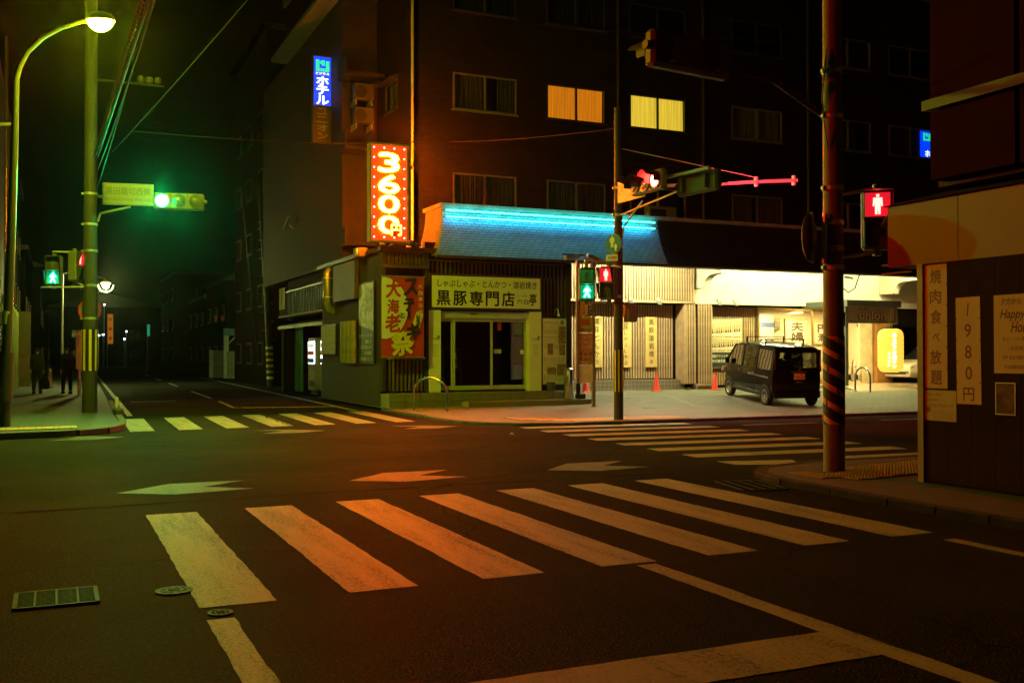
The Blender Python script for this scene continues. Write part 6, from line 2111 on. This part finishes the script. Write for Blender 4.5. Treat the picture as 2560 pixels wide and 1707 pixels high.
MB().loft([[(-0.30+dx*k, 40.46+dy*k, z) for dx, dy in ((-0.15, -0.06), (0.15, -0.06), (0.17, 0.0), (0.15, 0.06), (-0.15, 0.06), (-0.17, 0.0))] for k, z in ((0.75, 0.26), (1.0, 0.32), (0.95, 0.48), (0.6, 0.66))]).build('bag', JBLK, t, True)
MB().path([(-0.37, 40.46, 0.64), (-0.34, 40.46, 0.78), (-0.28, 40.46, 0.78), (-0.25, 40.46, 0.64)], 0.012, 6).build('strap', BLACK, t)
person('person in a black coat walking beside the corner pole', (0.42, 39.75, 0.1), 8, JBLK, JBLK, MATS['black_hair'], -0.55, ((0.06, 1.13), (0.10, 0.88)), ((-0.12, 1.14), (-0.16, 0.86)), 0.03, bob=False)
t = thing('shoulder_bag', 'black shoulder bag on the person in the black coat', 'bag', (0.68, 39.75, 0.9))
MB().cbox((0.66, 39.72, 1.02), (0.14, 0.28, 0.26), 0.05).build('bag', JBLK, t)
MB().path([(0.66, 39.62, 1.12), (0.56, 39.7, 1.46), (0.66, 39.84, 1.12)], 0.012, 6).build('strap', BLACK, t)

# ================================================================== SIDE STREET: SHOP, VENDING MACHINES, HOUSES
shop = thing('vending_shop', 'low dark shop with a tin awning sheltering two vending machines', 'building', (8.4, 37.5, 0))
W3 = mat('old_boards', (0.012, 0.009, 0.006), 0.9, spec=0.1, var=0.3, scale=2, grime=0.4)
MB().box(9.6, 33.4, 0, 14, 41, 2.7).build('wall', W3, shop)
MB().box(8.6, 33.4, 2.85, 14, 41, 8.2).build('wall', W3, shop)
MB().box(8.35, 40.6, 0, 9.6, 41, 2.7).build('wall', W3, shop)
MB().add([(8.2, 33.4, 2.5), (8.2, 41, 2.5), (9.6, 41, 2.85), (9.6, 33.4, 2.85), (8.2, 33.4, 2.62), (8.2, 41, 2.62), (9.6, 41, 2.95), (9.6, 33.4, 2.95)],
         [(0, 3, 2, 1), (4, 5, 6, 7), (0, 1, 5, 4), (1, 2, 6, 5), (2, 3, 7, 6), (3, 0, 4, 7)]).build('awning', mat('tin_awning', (0.2, 0.19, 0.16), 0.5, 0.4, grime=0.5), shop)
MB().box(8.4, 33.4, 8.2, 14.2, 41.2, 8.45).build('roof', DARKM, shop)
for y in (34.6, 36.6, 38.6):
    w_ = MB().box(8.56, y, 4.6, 8.61, y+1.2, 6.0).build('window', BRONZE, shop)
    MB().box(8.55, y+0.08, 4.68, 8.56, y+1.12, 5.92).build('pane', mat('black_pane', (0.012, 0.014, 0.014), 0.08), w_)
rl = MB().box(8.22, 33.6, 3.9, 8.27, 40.8, 3.95).build('balcony_rail', DARKM, shop)
bb = MB().box(-0.012, -0.012, 0, 0.012, 0.012, 0.9).mesh('bar')
for i in range(28):
    obj('bar', bb, DARKM, rl, (8.245, 33.7+0.26*i, 3.0))
MB().box(8.2, 33.5, 2.95, 8.65, 40.9, 3.02).build('balcony_floor', CONC, shop)
t = thing('hanging_cloth', 'pale cloth hanging from the shop balcony rail', 'cloth', (8.15, 40.1, 3.2))
pleats(Fr((8.17, 40.1, 0), (0, -1, 0)), -0.5, 0.5, 3.25, 4.1, 0.0, 5, 0.03).build('cloth', mat('laundry', (0.42, 0.42, 0.34), 0.8), t)
MB().path([(8.2, 39.5, 4.1), (8.2, 40.7, 4.1)], 0.015).build('pole', GALV, t)

def vending(label, y0, y1, x):
    t = thing('vending_machine', label, 'vending machine', (x+0.35, (y0+y1)/2, 0.05), 'vending machines')
    BODY = mat('vending_body', (0.34, 0.34, 0.3), 0.4, var=0.08)
    MB().cbox((x+0.38, (y0+y1)/2, 1.15), (0.74, y1-y0, 1.9), 0.02).build('body', BODY, t)
    MB().box(x+0.1, y0+0.1, 0.05, x+0.65, y1-0.1, 0.2).build('foot', DARKM, t)
    g = (y1-y0)
    for k in range(3):
        z = 1.98-0.27*(k+1)
        o = MB().box(x-0.006, y0+0.07, z, x+0.008, y1-0.07, z+0.255).build('display_shelf', emit('vending_light', (0.85, 0.95, 1.0), 6.5), t)
        cm = MB().lathe([(0.028, 0), (0.028, 0.12), (0.018, 0.15), (0.012, 0.17)], 8).mesh('drink')
        for i in range(7):
            obj('drink', cm, bc[(i+k) % 4] if (i+k) % 3 else WHITEP, o, (x-0.022, y0+0.13+(g-0.26)*i/6, z+0.03))
    MB().box(x-0.01, y0+0.08, 0.95, x, y1-0.08, 1.12).build('button_panel', mat('vending_panel', (0.2, 0.2, 0.19), 0.4), t)
    MB().box(x-0.012, y0+0.15, 0.35, x, y1-0.3, 0.55).build('pickup_flap', BLACK, t)
    MB().box(x-0.01, y1-0.22, 0.6, x, y1-0.1, 0.9).build('coin_slot', GALV, t)
    return t
vending('white vending machine with bright display beside the green curtain', 35.9, 37.0, 8.5)
vending('white vending machine with bright display nearer the restaurant', 34.1, 35.1, 8.5)
t = thing('green_curtain', 'glossy green plastic curtain hanging beside the vending machines', 'curtain', (8.4, 38.1, 0.1))
pleats(Fr((8.4, 38.1, 0), (0, -1, 0)), -0.55, 0.65, 0.12, 2.5, 0.0, 8, 0.05).build('sheet', mat('green_vinyl', (0.04, 0.16, 0.10), 0.25), t, True)
MB().path([(8.4, 37.4, 2.5), (8.4, 38.7, 2.5)], 0.02).build('rod', GALV, t)

# satellite dish and pale boxes on the walls
t = thing('satellite_dish', 'small round satellite dish on the dark wall above the shop', 'satellite dish', (8.2, 38.8, 6.2))
M = Matrix.Translation((8.15, 38.8, 6.5)) @ Matrix.Rotation(math.radians(-70), 4, 'Y')
MB(M).lathe([(0.0051, 0.0), (0.14, 0.02), (0.26, 0.07), (0.30, 0.1)], 20).build('dish', mat('dish_grey', (0.3, 0.3, 0.26), 0.5), t, True)
MB().path([(8.6, 38.8, 6.3), (8.3, 38.8, 6.35), (8.2, 38.8, 6.45)], 0.025).build('arm', GALV, t)
for i, (z, wh) in enumerate(((9.0, 'lower'), (9.75, 'upper'))):
    t = thing('air_conditioner', f'{wh} of two pale air conditioner units on the back balconies', 'air conditioner', (8.85, 31.0, z-0.3), 'air conditioners on the balconies')
    MB().cbox((8.85, 30.95, z), (0.62, 0.28, 0.5), 0.02).build('case', mat('ac_cream', (0.05, 0.045, 0.03), 0.5, grime=0.3), t)
    MB().lathe([(0.19, 30.80), (0.2, 30.81)], 18, (8.75, 0, z), 'Y').build('fan_grille', DARKM, t)
    for x in (8.6, 9.1):
        MB().box(x-0.02, 30.85, z-0.42, x+0.02, 31.4, z-0.25).build('bracket', GALV, t)

def house(label, x0, x1, y0, y1, h, wm, face, rows, win=(1.4, 1.1), n=3, roof='flat', lit=()):
    """a plain block; face = 'W' (windows on x0) or 'E' (windows on x1), and on the camera-side end"""
    t = thing('house', label, 'building', ((x0+x1)/2, (y0+y1)/2, 0), 'houses along the side street')
    MB().box(x0, y0, 0, x1, y1, h).build('wall', wm, t)
    if roof == 'flat':
        MB().box(x0-0.15, y0-0.15, h, x1+0.15, y1+0.15, h+0.25).build('roof', DARKM, t)
    else:
        MB().prism([(x0-0.5, h), (x1+0.5, h), ((x0+x1)/2, h+2.0)], 'Y', y0-0.4, y1+0.4).build('roof', mat('roof_tile', (0.05, 0.05, 0.055), 0.5), t)
    PANE = mat('black_pane', (0.012, 0.014, 0.014), 0.08)
    for r in range(rows):
        z = 1.0 + 2.8*r
        for i in range(n):
            y = y0 + (y1-y0)*(i+0.5)/n
            X, s = (x0, -1) if face == 'W' else (x1, 1)
            w_ = MB().box(X, y-win[0]/2, z, X+s*0.05, y+win[0]/2, z+win[1]).build('window', BRONZE, t)
            MB().box(X+s*0.05, y-win[0]/2+0.08, z+0.08, X+s*0.06, y+win[0]/2-0.08, z+win[1]-0.08).build('pane', PANE, w_)
        xm = (x0+x1)/2
        for dx in (-1, 1):
            xw = xm + dx*(x1-x0)*0.25
            w_ = MB().box(xw-0.6, y0-0.05, z, xw+0.6, y0, z+win[1]).build('window', BRONZE, t)
            MB().box(xw-0.52, y0-0.06, z+0.08, xw+0.52, y0-0.05, z+win[1]-0.08).build('pane', PANE if (r, dx) not in lit else emit('far_lit_window', (1.0, 0.45, 0.06), 0.55), w_)
    return t
HW = [mat('house_wall_%s' % n_, c, 0.95, spec=0.05, var=0.25, scale=1, grime=0.4) for n_, c in (('brown', (0.007, 0.005, 0.0035)), ('grey', (0.018, 0.018, 0.015)), ('olive', (0.014, 0.0136, 0.01)), ('cream', (0.03, 0.026, 0.02)))]
t = house('tall dark block behind the hotel with two lit orange panes', 9.2, 16, 48.5, 58, 17, HW[0], 'W', 5, n=3)
for x0, x1 in ((9.55, 10.12), (10.2, 10.86)):
    w_ = MB().box(x0-0.05, 48.44, 13.55, x1+0.05, 48.49, 14.1).build('window', BRONZE, t)
    MB().box(x0, 48.43, 13.6, x1, 48.44, 14.05).build('pane', emit('far_lit_window', (1.0, 0.45, 0.06), 0.55), w_)
house('grey house with a pitched roof past the car park on the far side street', 10.6, 18, 70, 80, 6.5, HW[1], 'W', 2, roof='pitch')
house('olive two storey house further up the side street', 10.9, 18, 83, 94, 6.0, HW[2], 'W', 2)
house('cream three storey house at the bend of the side street', 10.2, 20, 98, 112, 9.0, HW[3], 'W', 3)
house('dark house closing the far end of the side street', -1, 14, 150, 160, 8.0, HW[0], 'W', 2, roof='pitch')
house('grey narrow building on the left past the storefront', -10, -1.7, 52, 62, 10.0, HW[1], 'E', 3)
house('brown building on the left behind the far lamp', -10, -1.5, 64, 80, 7.5, HW[0], 'E', 2)
house('olive building on the left far up the side street', -10, -0.9, 83, 104, 8.0, HW[2], 'E', 2, roof='pitch')
house('low grey building at the left end of the side street', -10, -0.5, 108, 140, 5.5, HW[1], 'E', 1)
# left corner block with a round column and a polished storefront
lc = thing('corner_block', 'dark block on the left corner with a rounded ochre column and polished storefront', 'building', (-1.6, 27, 0))
MB().box(-14, 28.6, 0.1, -1.62, 50, 11).build('wall', mat('left_wall', (0.10, 0.10, 0.09), 0.7, var=0.2), lc)
GLOSS = brickmat('polished_tile', (0.05, 0.06, 0.055), (0.04, 0.05, 0.045), (0.02, 0.02, 0.02), 0.6, 0.6, 0.006, 0.12, 0.15, off=0.0)
for i in range(9):
    MB().box(-1.60, 29.0+2.3*i, 0.1, -1.40, 31.1+2.3*i, 3.2).build('storefront_panel', GLOSS, lc)
    MB().box(-1.60, 31.12+2.3*i, 0.1, -1.36, 31.28+2.3*i, 3.3).build('mullion', STEEL, lc)
MB().lathe([(0.52, 0.1), (0.52, 3.9), (0.50, 3.95), (0.50, 5.55), (0.53, 5.6), (0.53, 5.8), (0.5, 5.85), (0.5, 9.0), (0.53, 9.05), (0.53, 9.3), (0.5, 9.35), (0.5, 11)], 28, (-1.86, 28.0, 0)).build('column', mat('ochre_column', (0.30, 0.18, 0.05), 0.6, var=0.15, grime=0.3), lc, True)
MB().path([(-2.3, 27.7, 7.0), (-0.95, 26.9, 7.0)], 0.04).build('flag_rod', mat('pale_pipe', (0.45, 0.42, 0.36), 0.5), lc)
MB().box(-1.62, 49.5, 0.1, -0.95, 49.7, 3.4).build('white_pier', mat('pier_white', (0.16, 0.18, 0.17), 0.3), lc)
for i in range(2):
    MB().path([(-1.3, 33+6*i, 3.2), (-1.3, 33+6*i, 10.8)], 0.05).build('downpipe', STEEL, lc)
t = thing('red_pillar_sign', 'narrow dark red vertical sign at the left picture edge', 'sign', (-1.35, 25.8, 0.1))
MB().cbox((-1.36, 25.6, 2.2), (0.24, 0.18, 4.2), 0.01).build('case', mat('red_case', (0.20, 0.02, 0.012), 0.4), t)
for i in range(12):
    MB().cbox((-1.36, 25.5, 0.5+0.28*i), (0.2, 0.03, 0.1), 0.01).build('rib', mat('red_rib', (0.32, 0.03, 0.015), 0.3), t)
# bollard guard and litter near them
t = thing('guard_post', 'short steel guard post behind the walking people', 'post', (-0.15, 46, 0.1))
MB().path([(-0.15, 46, 0.1), (-0.15, 46, 0.9)], 0.08, 12).build('post', GALV, t)
MB().lathe([(0.085, 0.9), (0.05, 0.95), (0.01, 0.96)], 12, (-0.15, 46, 0)).build('cap', GALV, t)
t = thing('kerb_block', 'low concrete kerb block beside the left corner pole', 'kerb block', (1.35, 25.4, 0))
MB().cbox((1.38, 25.5, 0.13), (0.2, 0.9, 0.24), 0.03).build('block', KERB, t)
MB().cbox((1.38, 26.2, 0.30), (0.08, 0.08, 0.36), 0.02).build('marker', WHITEP, t)

# car park entrance ----------------------------------------------------------
PALEP = mat('pale_green_post', (0.38, 0.46, 0.42), 0.5, var=0.1)
t = thing('parking_sign', 'white box sign with a blue P on a pale post at the car park', 'sign', (10.67, 64, 0))
MB().path([(10.67, 64, 0), (10.67, 64, 3.0)], 0.15, 14).build('post', PALEP, t, True)
MB().box(10.33, 63.9, 3.05, 11.46, 64.2, 4.25).build('case', mat('sign_yellow_rim', (0.62, 0.5, 0.05), 0.5), t)
MB().box(10.40, 63.88, 3.45, 11.40, 63.9, 4.18).build('face', emit('parking_face', (0.85, 0.95, 0.85), 0.35), t)
MB().box(10.40, 63.88, 3.12, 11.40, 63.9, 3.42).build('dark_panel', BLACK, t)
MB().box(10.56, 63.87, 3.83, 11.0, 63.88, 4.14).build('blue_field', mat('p_blue', (0.02, 0.06, 0.4), 0.5), t)
b = MB()
put(b, 'P', FRONT(10.78, 63.868, 0), 0, 3.985, 0.24, 0.24, 0.002, 0.04)
b.build('lettering', WHITEP, t)
b = MB()
put(b, '入口', FRONT(10.8, 63.878, 0), 0, 3.6, 0.6, 0.2, 0.002, 0.02)
b.build('lettering', INK, t)
MB().box(10.55, 63.83, 1.35, 10.8, 63.85, 2.26).build('notice_plate', WHITEP, t)
b = MB()
column(b, '御客様専用', FRONT(10.675, 63.828, 0), 0, 2.22, 0.17, 0.13, 0.002, 0.01)
b.build('lettering', mat('plate_red_ink', (0.4, 0.05, 0.04), 0.6), t)
t = thing('parking_gate', 'pale green portal with a blue beam over the car park entrance', 'gate', (11.2, 66, 0))
for x in (9.95, 12.3):
    MB().box(x-0.14, 65.9, 0, x+0.14, 66.2, 3.0).build('post', PALEP, t)
MB().box(9.8, 65.85, 2.7, 14, 66.25, 3.15).build('beam', mat('beam_blue', (0.1, 0.2, 0.32), 0.5), t)
MB().path([(10.1, 66, 2.2), (10.6, 66, 2.7)], 0.04).build('brace', PALEP, t)
BLK = brickmat('block_wall', (0.32, 0.33, 0.27), (0.26, 0.27, 0.22), (0.12, 0.12, 0.1), 0.4, 0.2, 0.012, 0.85, 0.5)
t = thing('block_wall', 'pale concrete block wall behind the parking sign', 'wall', (10.5, 65, 0))
MB().box(9.87, 64.9, 0, 12.2, 65.1, 1.62).build('wall', BLK, t)
MB().box(9.85, 64.85, 1.62, 12.25, 65.15, 1.7).build('coping', CONC, t)
t = thing('block_wall', 'darker mossy block wall left of the parking sign', 'wall', (9.4, 68, 0))
MB().box(9.3, 68, 0, 10.4, 68.2, 1.75).build('wall', brickmat('mossy_block', (0.16, 0.16, 0.11), (0.12, 0.12, 0.08), (0.07, 0.07, 0.05), 0.4, 0.2, 0.012, 0.85, 0.5), t)
MB().box(9.2, 67.9, 0, 9.42, 68.3, 1.8).build('pier', CONC, t)
p = onZ(614, 948)
cone('striped orange cone in front of the parking sign post', p.x, p.y, 0.0, 0.95, 'striped cones by the car park', True)
p = onZ(650, 956)
cone('striped orange cone beside the banded steel pole', p.x, p.y, 0.0, 0.95, 'striped cones by the car park', True)
# leaning ladder pole with warning bands
t = thing('banded_pole', 'dark pole with yellow warning bands and foot pegs leaning by the car park', 'pole', (9.2, 48.0, 0))
MB().path([(9.25, 47.9, 0), (9.05, 47.9, 4.5), (8.7, 47.9, 9.5)], [0.16, 0.14, 0.11], 14).build('shaft', mat('tar_black', (0.015, 0.015, 0.015), 0.6), t, True)
for i in range(6):
    z = 0.35+0.28*i
    MB().lathe([(0.168, z), (0.168, z+0.12)], 14, (9.25-0.044*z, 47.9, 0)).build('yellow_band', mat('band_yellow', (0.75, 0.6, 0.06), 0.4) if i else WHITEP, t)
for i in range(14):
    z = 2.2+0.42*i
    x = 9.25-0.046*z
    MB().path([(x-0.3*(i % 2), 47.8, z), (x+0.3*(1-i % 2), 47.8, z)], 0.014, 6).build('foot_peg', GALV, t)
t = thing('guy_cable', 'thick sheathed guy cable rising from the kerb past the parking sign', 'cable', (9.6, 52, 0))
MB().path([(9.55, 52, 0), (8.0, 48.5, 9.0)], 0.03, 8).build('cable', BLACK, t)
MB().path([(9.55, 52, 0), (9.2, 51.2, 2.0)], 0.06, 8).build('sheath', BLACK, t)

# far lamps, far signs -----------------------------------------------------------
p = onY(265, 711, 52)
t = thing('far_street_lamp', 'bright round street lamp with a ring guard up the side street', 'street lamp', (p.x-1.9, 52, 0.1))
MB().path([(p.x-1.9, 52, 0.1), (p.x-1.9, 52, p.z+0.5), (p.x-1.4, 52, p.z+0.62), (p.x, 52, p.z+0.35)], 0.06, 10).build('post', GALV, t, True)
MB().lathe([(0.24, p.z+0.09), (0.20, p.z+0.15), (0.08, p.z+0.24)], 18, (p.x, 52, 0)).build('hood', WHITEP, t, True)
MB().lathe([(0.04, p.z-0.14), (0.10, p.z-0.11), (0.14, p.z-0.02), (0.12, p.z+0.06), (0.08, p.z+0.09)], 18, (p.x, 52, 0)).build('globe', emit('far_globe', (0.85, 1.0, 0.25), 2200.0), t, True)
MB().path([(p.x+0.34*math.cos(a), 52, p.z+0.02+0.34*math.sin(a)) for a in [PI+PI*i/14 for i in range(15)]], 0.018, 6).build('ring_guard', WHITEP, t)
far_w = emit('far_white', (0.75, 0.85, 1.0), 30.0)
for i, (px, py, wh) in enumerate(((243, 842, 'lowest of three'), (247, 836, 'middle of three'), (258, 834, 'rightmost of three'), (316, 826, 'alone past the orange sign'), (311, 845, 'low beside a far house'), (261, 759, 'high above the far end'))):
    Y = 120 + 3*i
    q = onY(px, py, Y)
    t = thing('distant_lamp', 'tiny white lamp at the street end, ' + wh, 'street lamp', (q.x, Y, 0), 'distant lamps')
    MB().path([(q.x, Y+0.2, 0), (q.x, Y+0.2, q.z+0.1), (q.x, Y, q.z+0.1)], 0.04, 6).build('post', GALV, t)
    MB().lathe([(0.06, q.z-0.05), (0.11, q.z), (0.06, q.z+0.05)], 10, (q.x, Y, 0)).build('globe', far_w, t, True)
def farsign(label, name, px0, py0, px1, py1, Y, m, s=''):
    a, c = onY(px0, py1, Y), onY(px1, py0, Y)
    t = thing(name, label, 'sign', ((a.x+c.x)/2, Y, 0))
    MB().box(a.x, Y, a.z, c.x, Y+0.25, c.z).build('case', m, t)
    MB().path([(a.x, Y+0.12, 0), (a.x, Y+0.12, c.z)], 0.05, 6).build('post', GALV, t)
    if s:
        b = MB()
        column(b, s, FRONT((a.x+c.x)/2, Y-0.01, 0), 0, c.z-0.1, (c.z-a.z-0.2)/len(s), (c.x-a.x)*0.6, 0.004, 0.02)
        b.build('lettering', INK, t)
farsign('dim orange vertical sign far up the side street', 'far_vertical_sign', 269, 783, 283, 857, 110, emit('far_orange', (1.0, 0.28, 0.02), 0.28), '不動産')
farsign('small teal lit sign far up the side street', 'far_teal_sign', 368, 809, 375, 838, 100, emit('far_teal', (0.02, 0.7, 0.42), 0.30))

# ================================================================== OVERHEAD CABLES
CAB = mat('cable_sheath', (0.012, 0.012, 0.012), 0.8, spec=0.1)
def cable(label, a, c, sag, r, m=CAB, n=16, ext=0.0):
    a, c = Vector(a), Vector(c)
    c = c + (c-a)*ext
    t = thing('overhead_cable', label, 'cable', tuple(a), 'overhead cables')
    pts = []
    for i in range(n+1):
        k = i/n
        p = a.lerp(c, k)
        p.z -= sag*4*k*(1-k)
        pts.append(p)
    MB().path(pts, r, 6).build('strand', m, t)
    return t, pts
a0, c0 = (0.9, 26.6, 6.4), onY(357, 0, 13.5)
t, pts = cable('thick cable bundle with spiral hangers rising from the left corner pole', a0, c0, 0.0, 0.025, ext=0.4)
sp = []
A0, C0 = Vector(a0), Vector(c0)
dirn = (C0-A0).normalized()
sd = dirn.cross(Vector((0, 0, 1))).normalized()
upv = sd.cross(dirn)
n_ = 1300
L = (C0-A0).length*1.35
for i in range(n_+1):
    k = i/n_
    an = k*2*PI*82
    sp.append(A0 + dirn*(L*k) + (sd*math.cos(an)+upv*math.sin(an))*0.045 - Vector((0, 0, 0.04)))
MB().path(sp, 0.004, 5).build('spiral_hanger', DARKM, t)
MB().path([Vector(a0)+Vector((0.05, 0, -0.07)), Vector(c0)+dirn*4+Vector((0.05, 0, -0.07))], 0.03, 8).build('inner_cable', CAB, t)
cable('cable right of the spiral bundle at the left corner pole', (0.95, 26.6, 6.0), onY(380, 0, 13.5), 0.15, 0.016, ext=0.4)
cable('slack cable catching green light under the spiral bundle', (0.95, 26.6, 5.6), onY(310, 235, 19), 0.1, 0.014, ext=0.9)
cable('thin diagonal cable from the left corner pole towards the dark sky', onY(280, 380, 26.5), onY(600, 20, 21), 0.05, 0.010, ext=0.2)
cable('long level cable from the left corner to the building corner', onY(330, 325, 26.5), onY(1034, 356, 27.8), 0.12, 0.014)
cable('dark cable crossing the upper wall from the corner downwards', onY(1034, 333, 27.6), onY(2330, 440, 26.5), 0.35, 0.014)
cable('dark cable crossing the upper wall rising to the slim pole', onY(1034, 354, 27.6), onY(1540, 322, 19.6), 0.1, 0.012)
cable('thin cable along the dark end of the cornice, upper', onY(1640, 560, 25.9), onY(2300, 620, 25.9), 0.05, 0.008)
cable('thin cable along the dark end of the cornice, lower', onY(1640, 572, 25.85), onY(2300, 640, 25.85), 0.05, 0.008)
cable('dark cable high across the hotel front', onY(1330, 60, 24), onY(2330, 90, 22), 0.3, 0.014, ext=0.3)
# insulators on the left pole
t = thing('insulator_arm', 'cross arm with three round insulators on the left corner pole', 'insulators', (1.5, 26.8, 8.1))
MB().path([(0.8, 26.8, 8.25), (2.5, 26.8, 8.25)], 0.03).build('arm', DARKM, t)
for x in (1.95, 2.15, 2.35):
    MB().lathe([(0.04, 8.29), (0.085, 8.32), (0.085, 8.42), (0.04, 8.46)], 14, (x, 26.8, 0)).build('insulator', mat('porcelain', (0.06, 0.055, 0.04), 0.4), t, True)

# small litter on the road
t = thing('litter', 'crumpled scrap of pale paper lying on the crossing', 'litter', tuple(onZ(1279, 1086)))
q = onZ(1279, 1086)
MB().add([(q.x-0.05, q.y, 0.004), (q.x+0.05, q.y-0.02, 0.004), (q.x+0.04, q.y+0.05, 0.004), (q.x, q.y+0.01, 0.045)], [(0, 1, 3), (1, 2, 3), (2, 0, 3), (0, 2, 1)]).build('scrap', WHITEP, t)

# ================================================================== HAZE ADDED FOR THE LENS GLOW ROUND THE LAMPS
hm = bpy.data.materials.new('glow_haze')
hm.use_nodes = True
nt = hm.node_tree
nt.nodes.remove(nt.nodes['Principled BSDF'])
pv = N(nt, 'VolumePrincipled')
pv.inputs['Color'].default_value = (0.9, 0.9, 0.9, 1)
pv.inputs['Density'].default_value = 0.00013
pv.inputs['Anisotropy'].default_value = 0.94
nt.links.new(pv.outputs[0], nt.nodes['Material Output'].inputs['Volume'])
hz = MB().box(-262, -62, -1.0, 322, 522, 19.5).build('added_haze', hm)
hz['kind'] = 'stuff'
hz['label'] = 'thin haze added for the lens glow round the lamps'
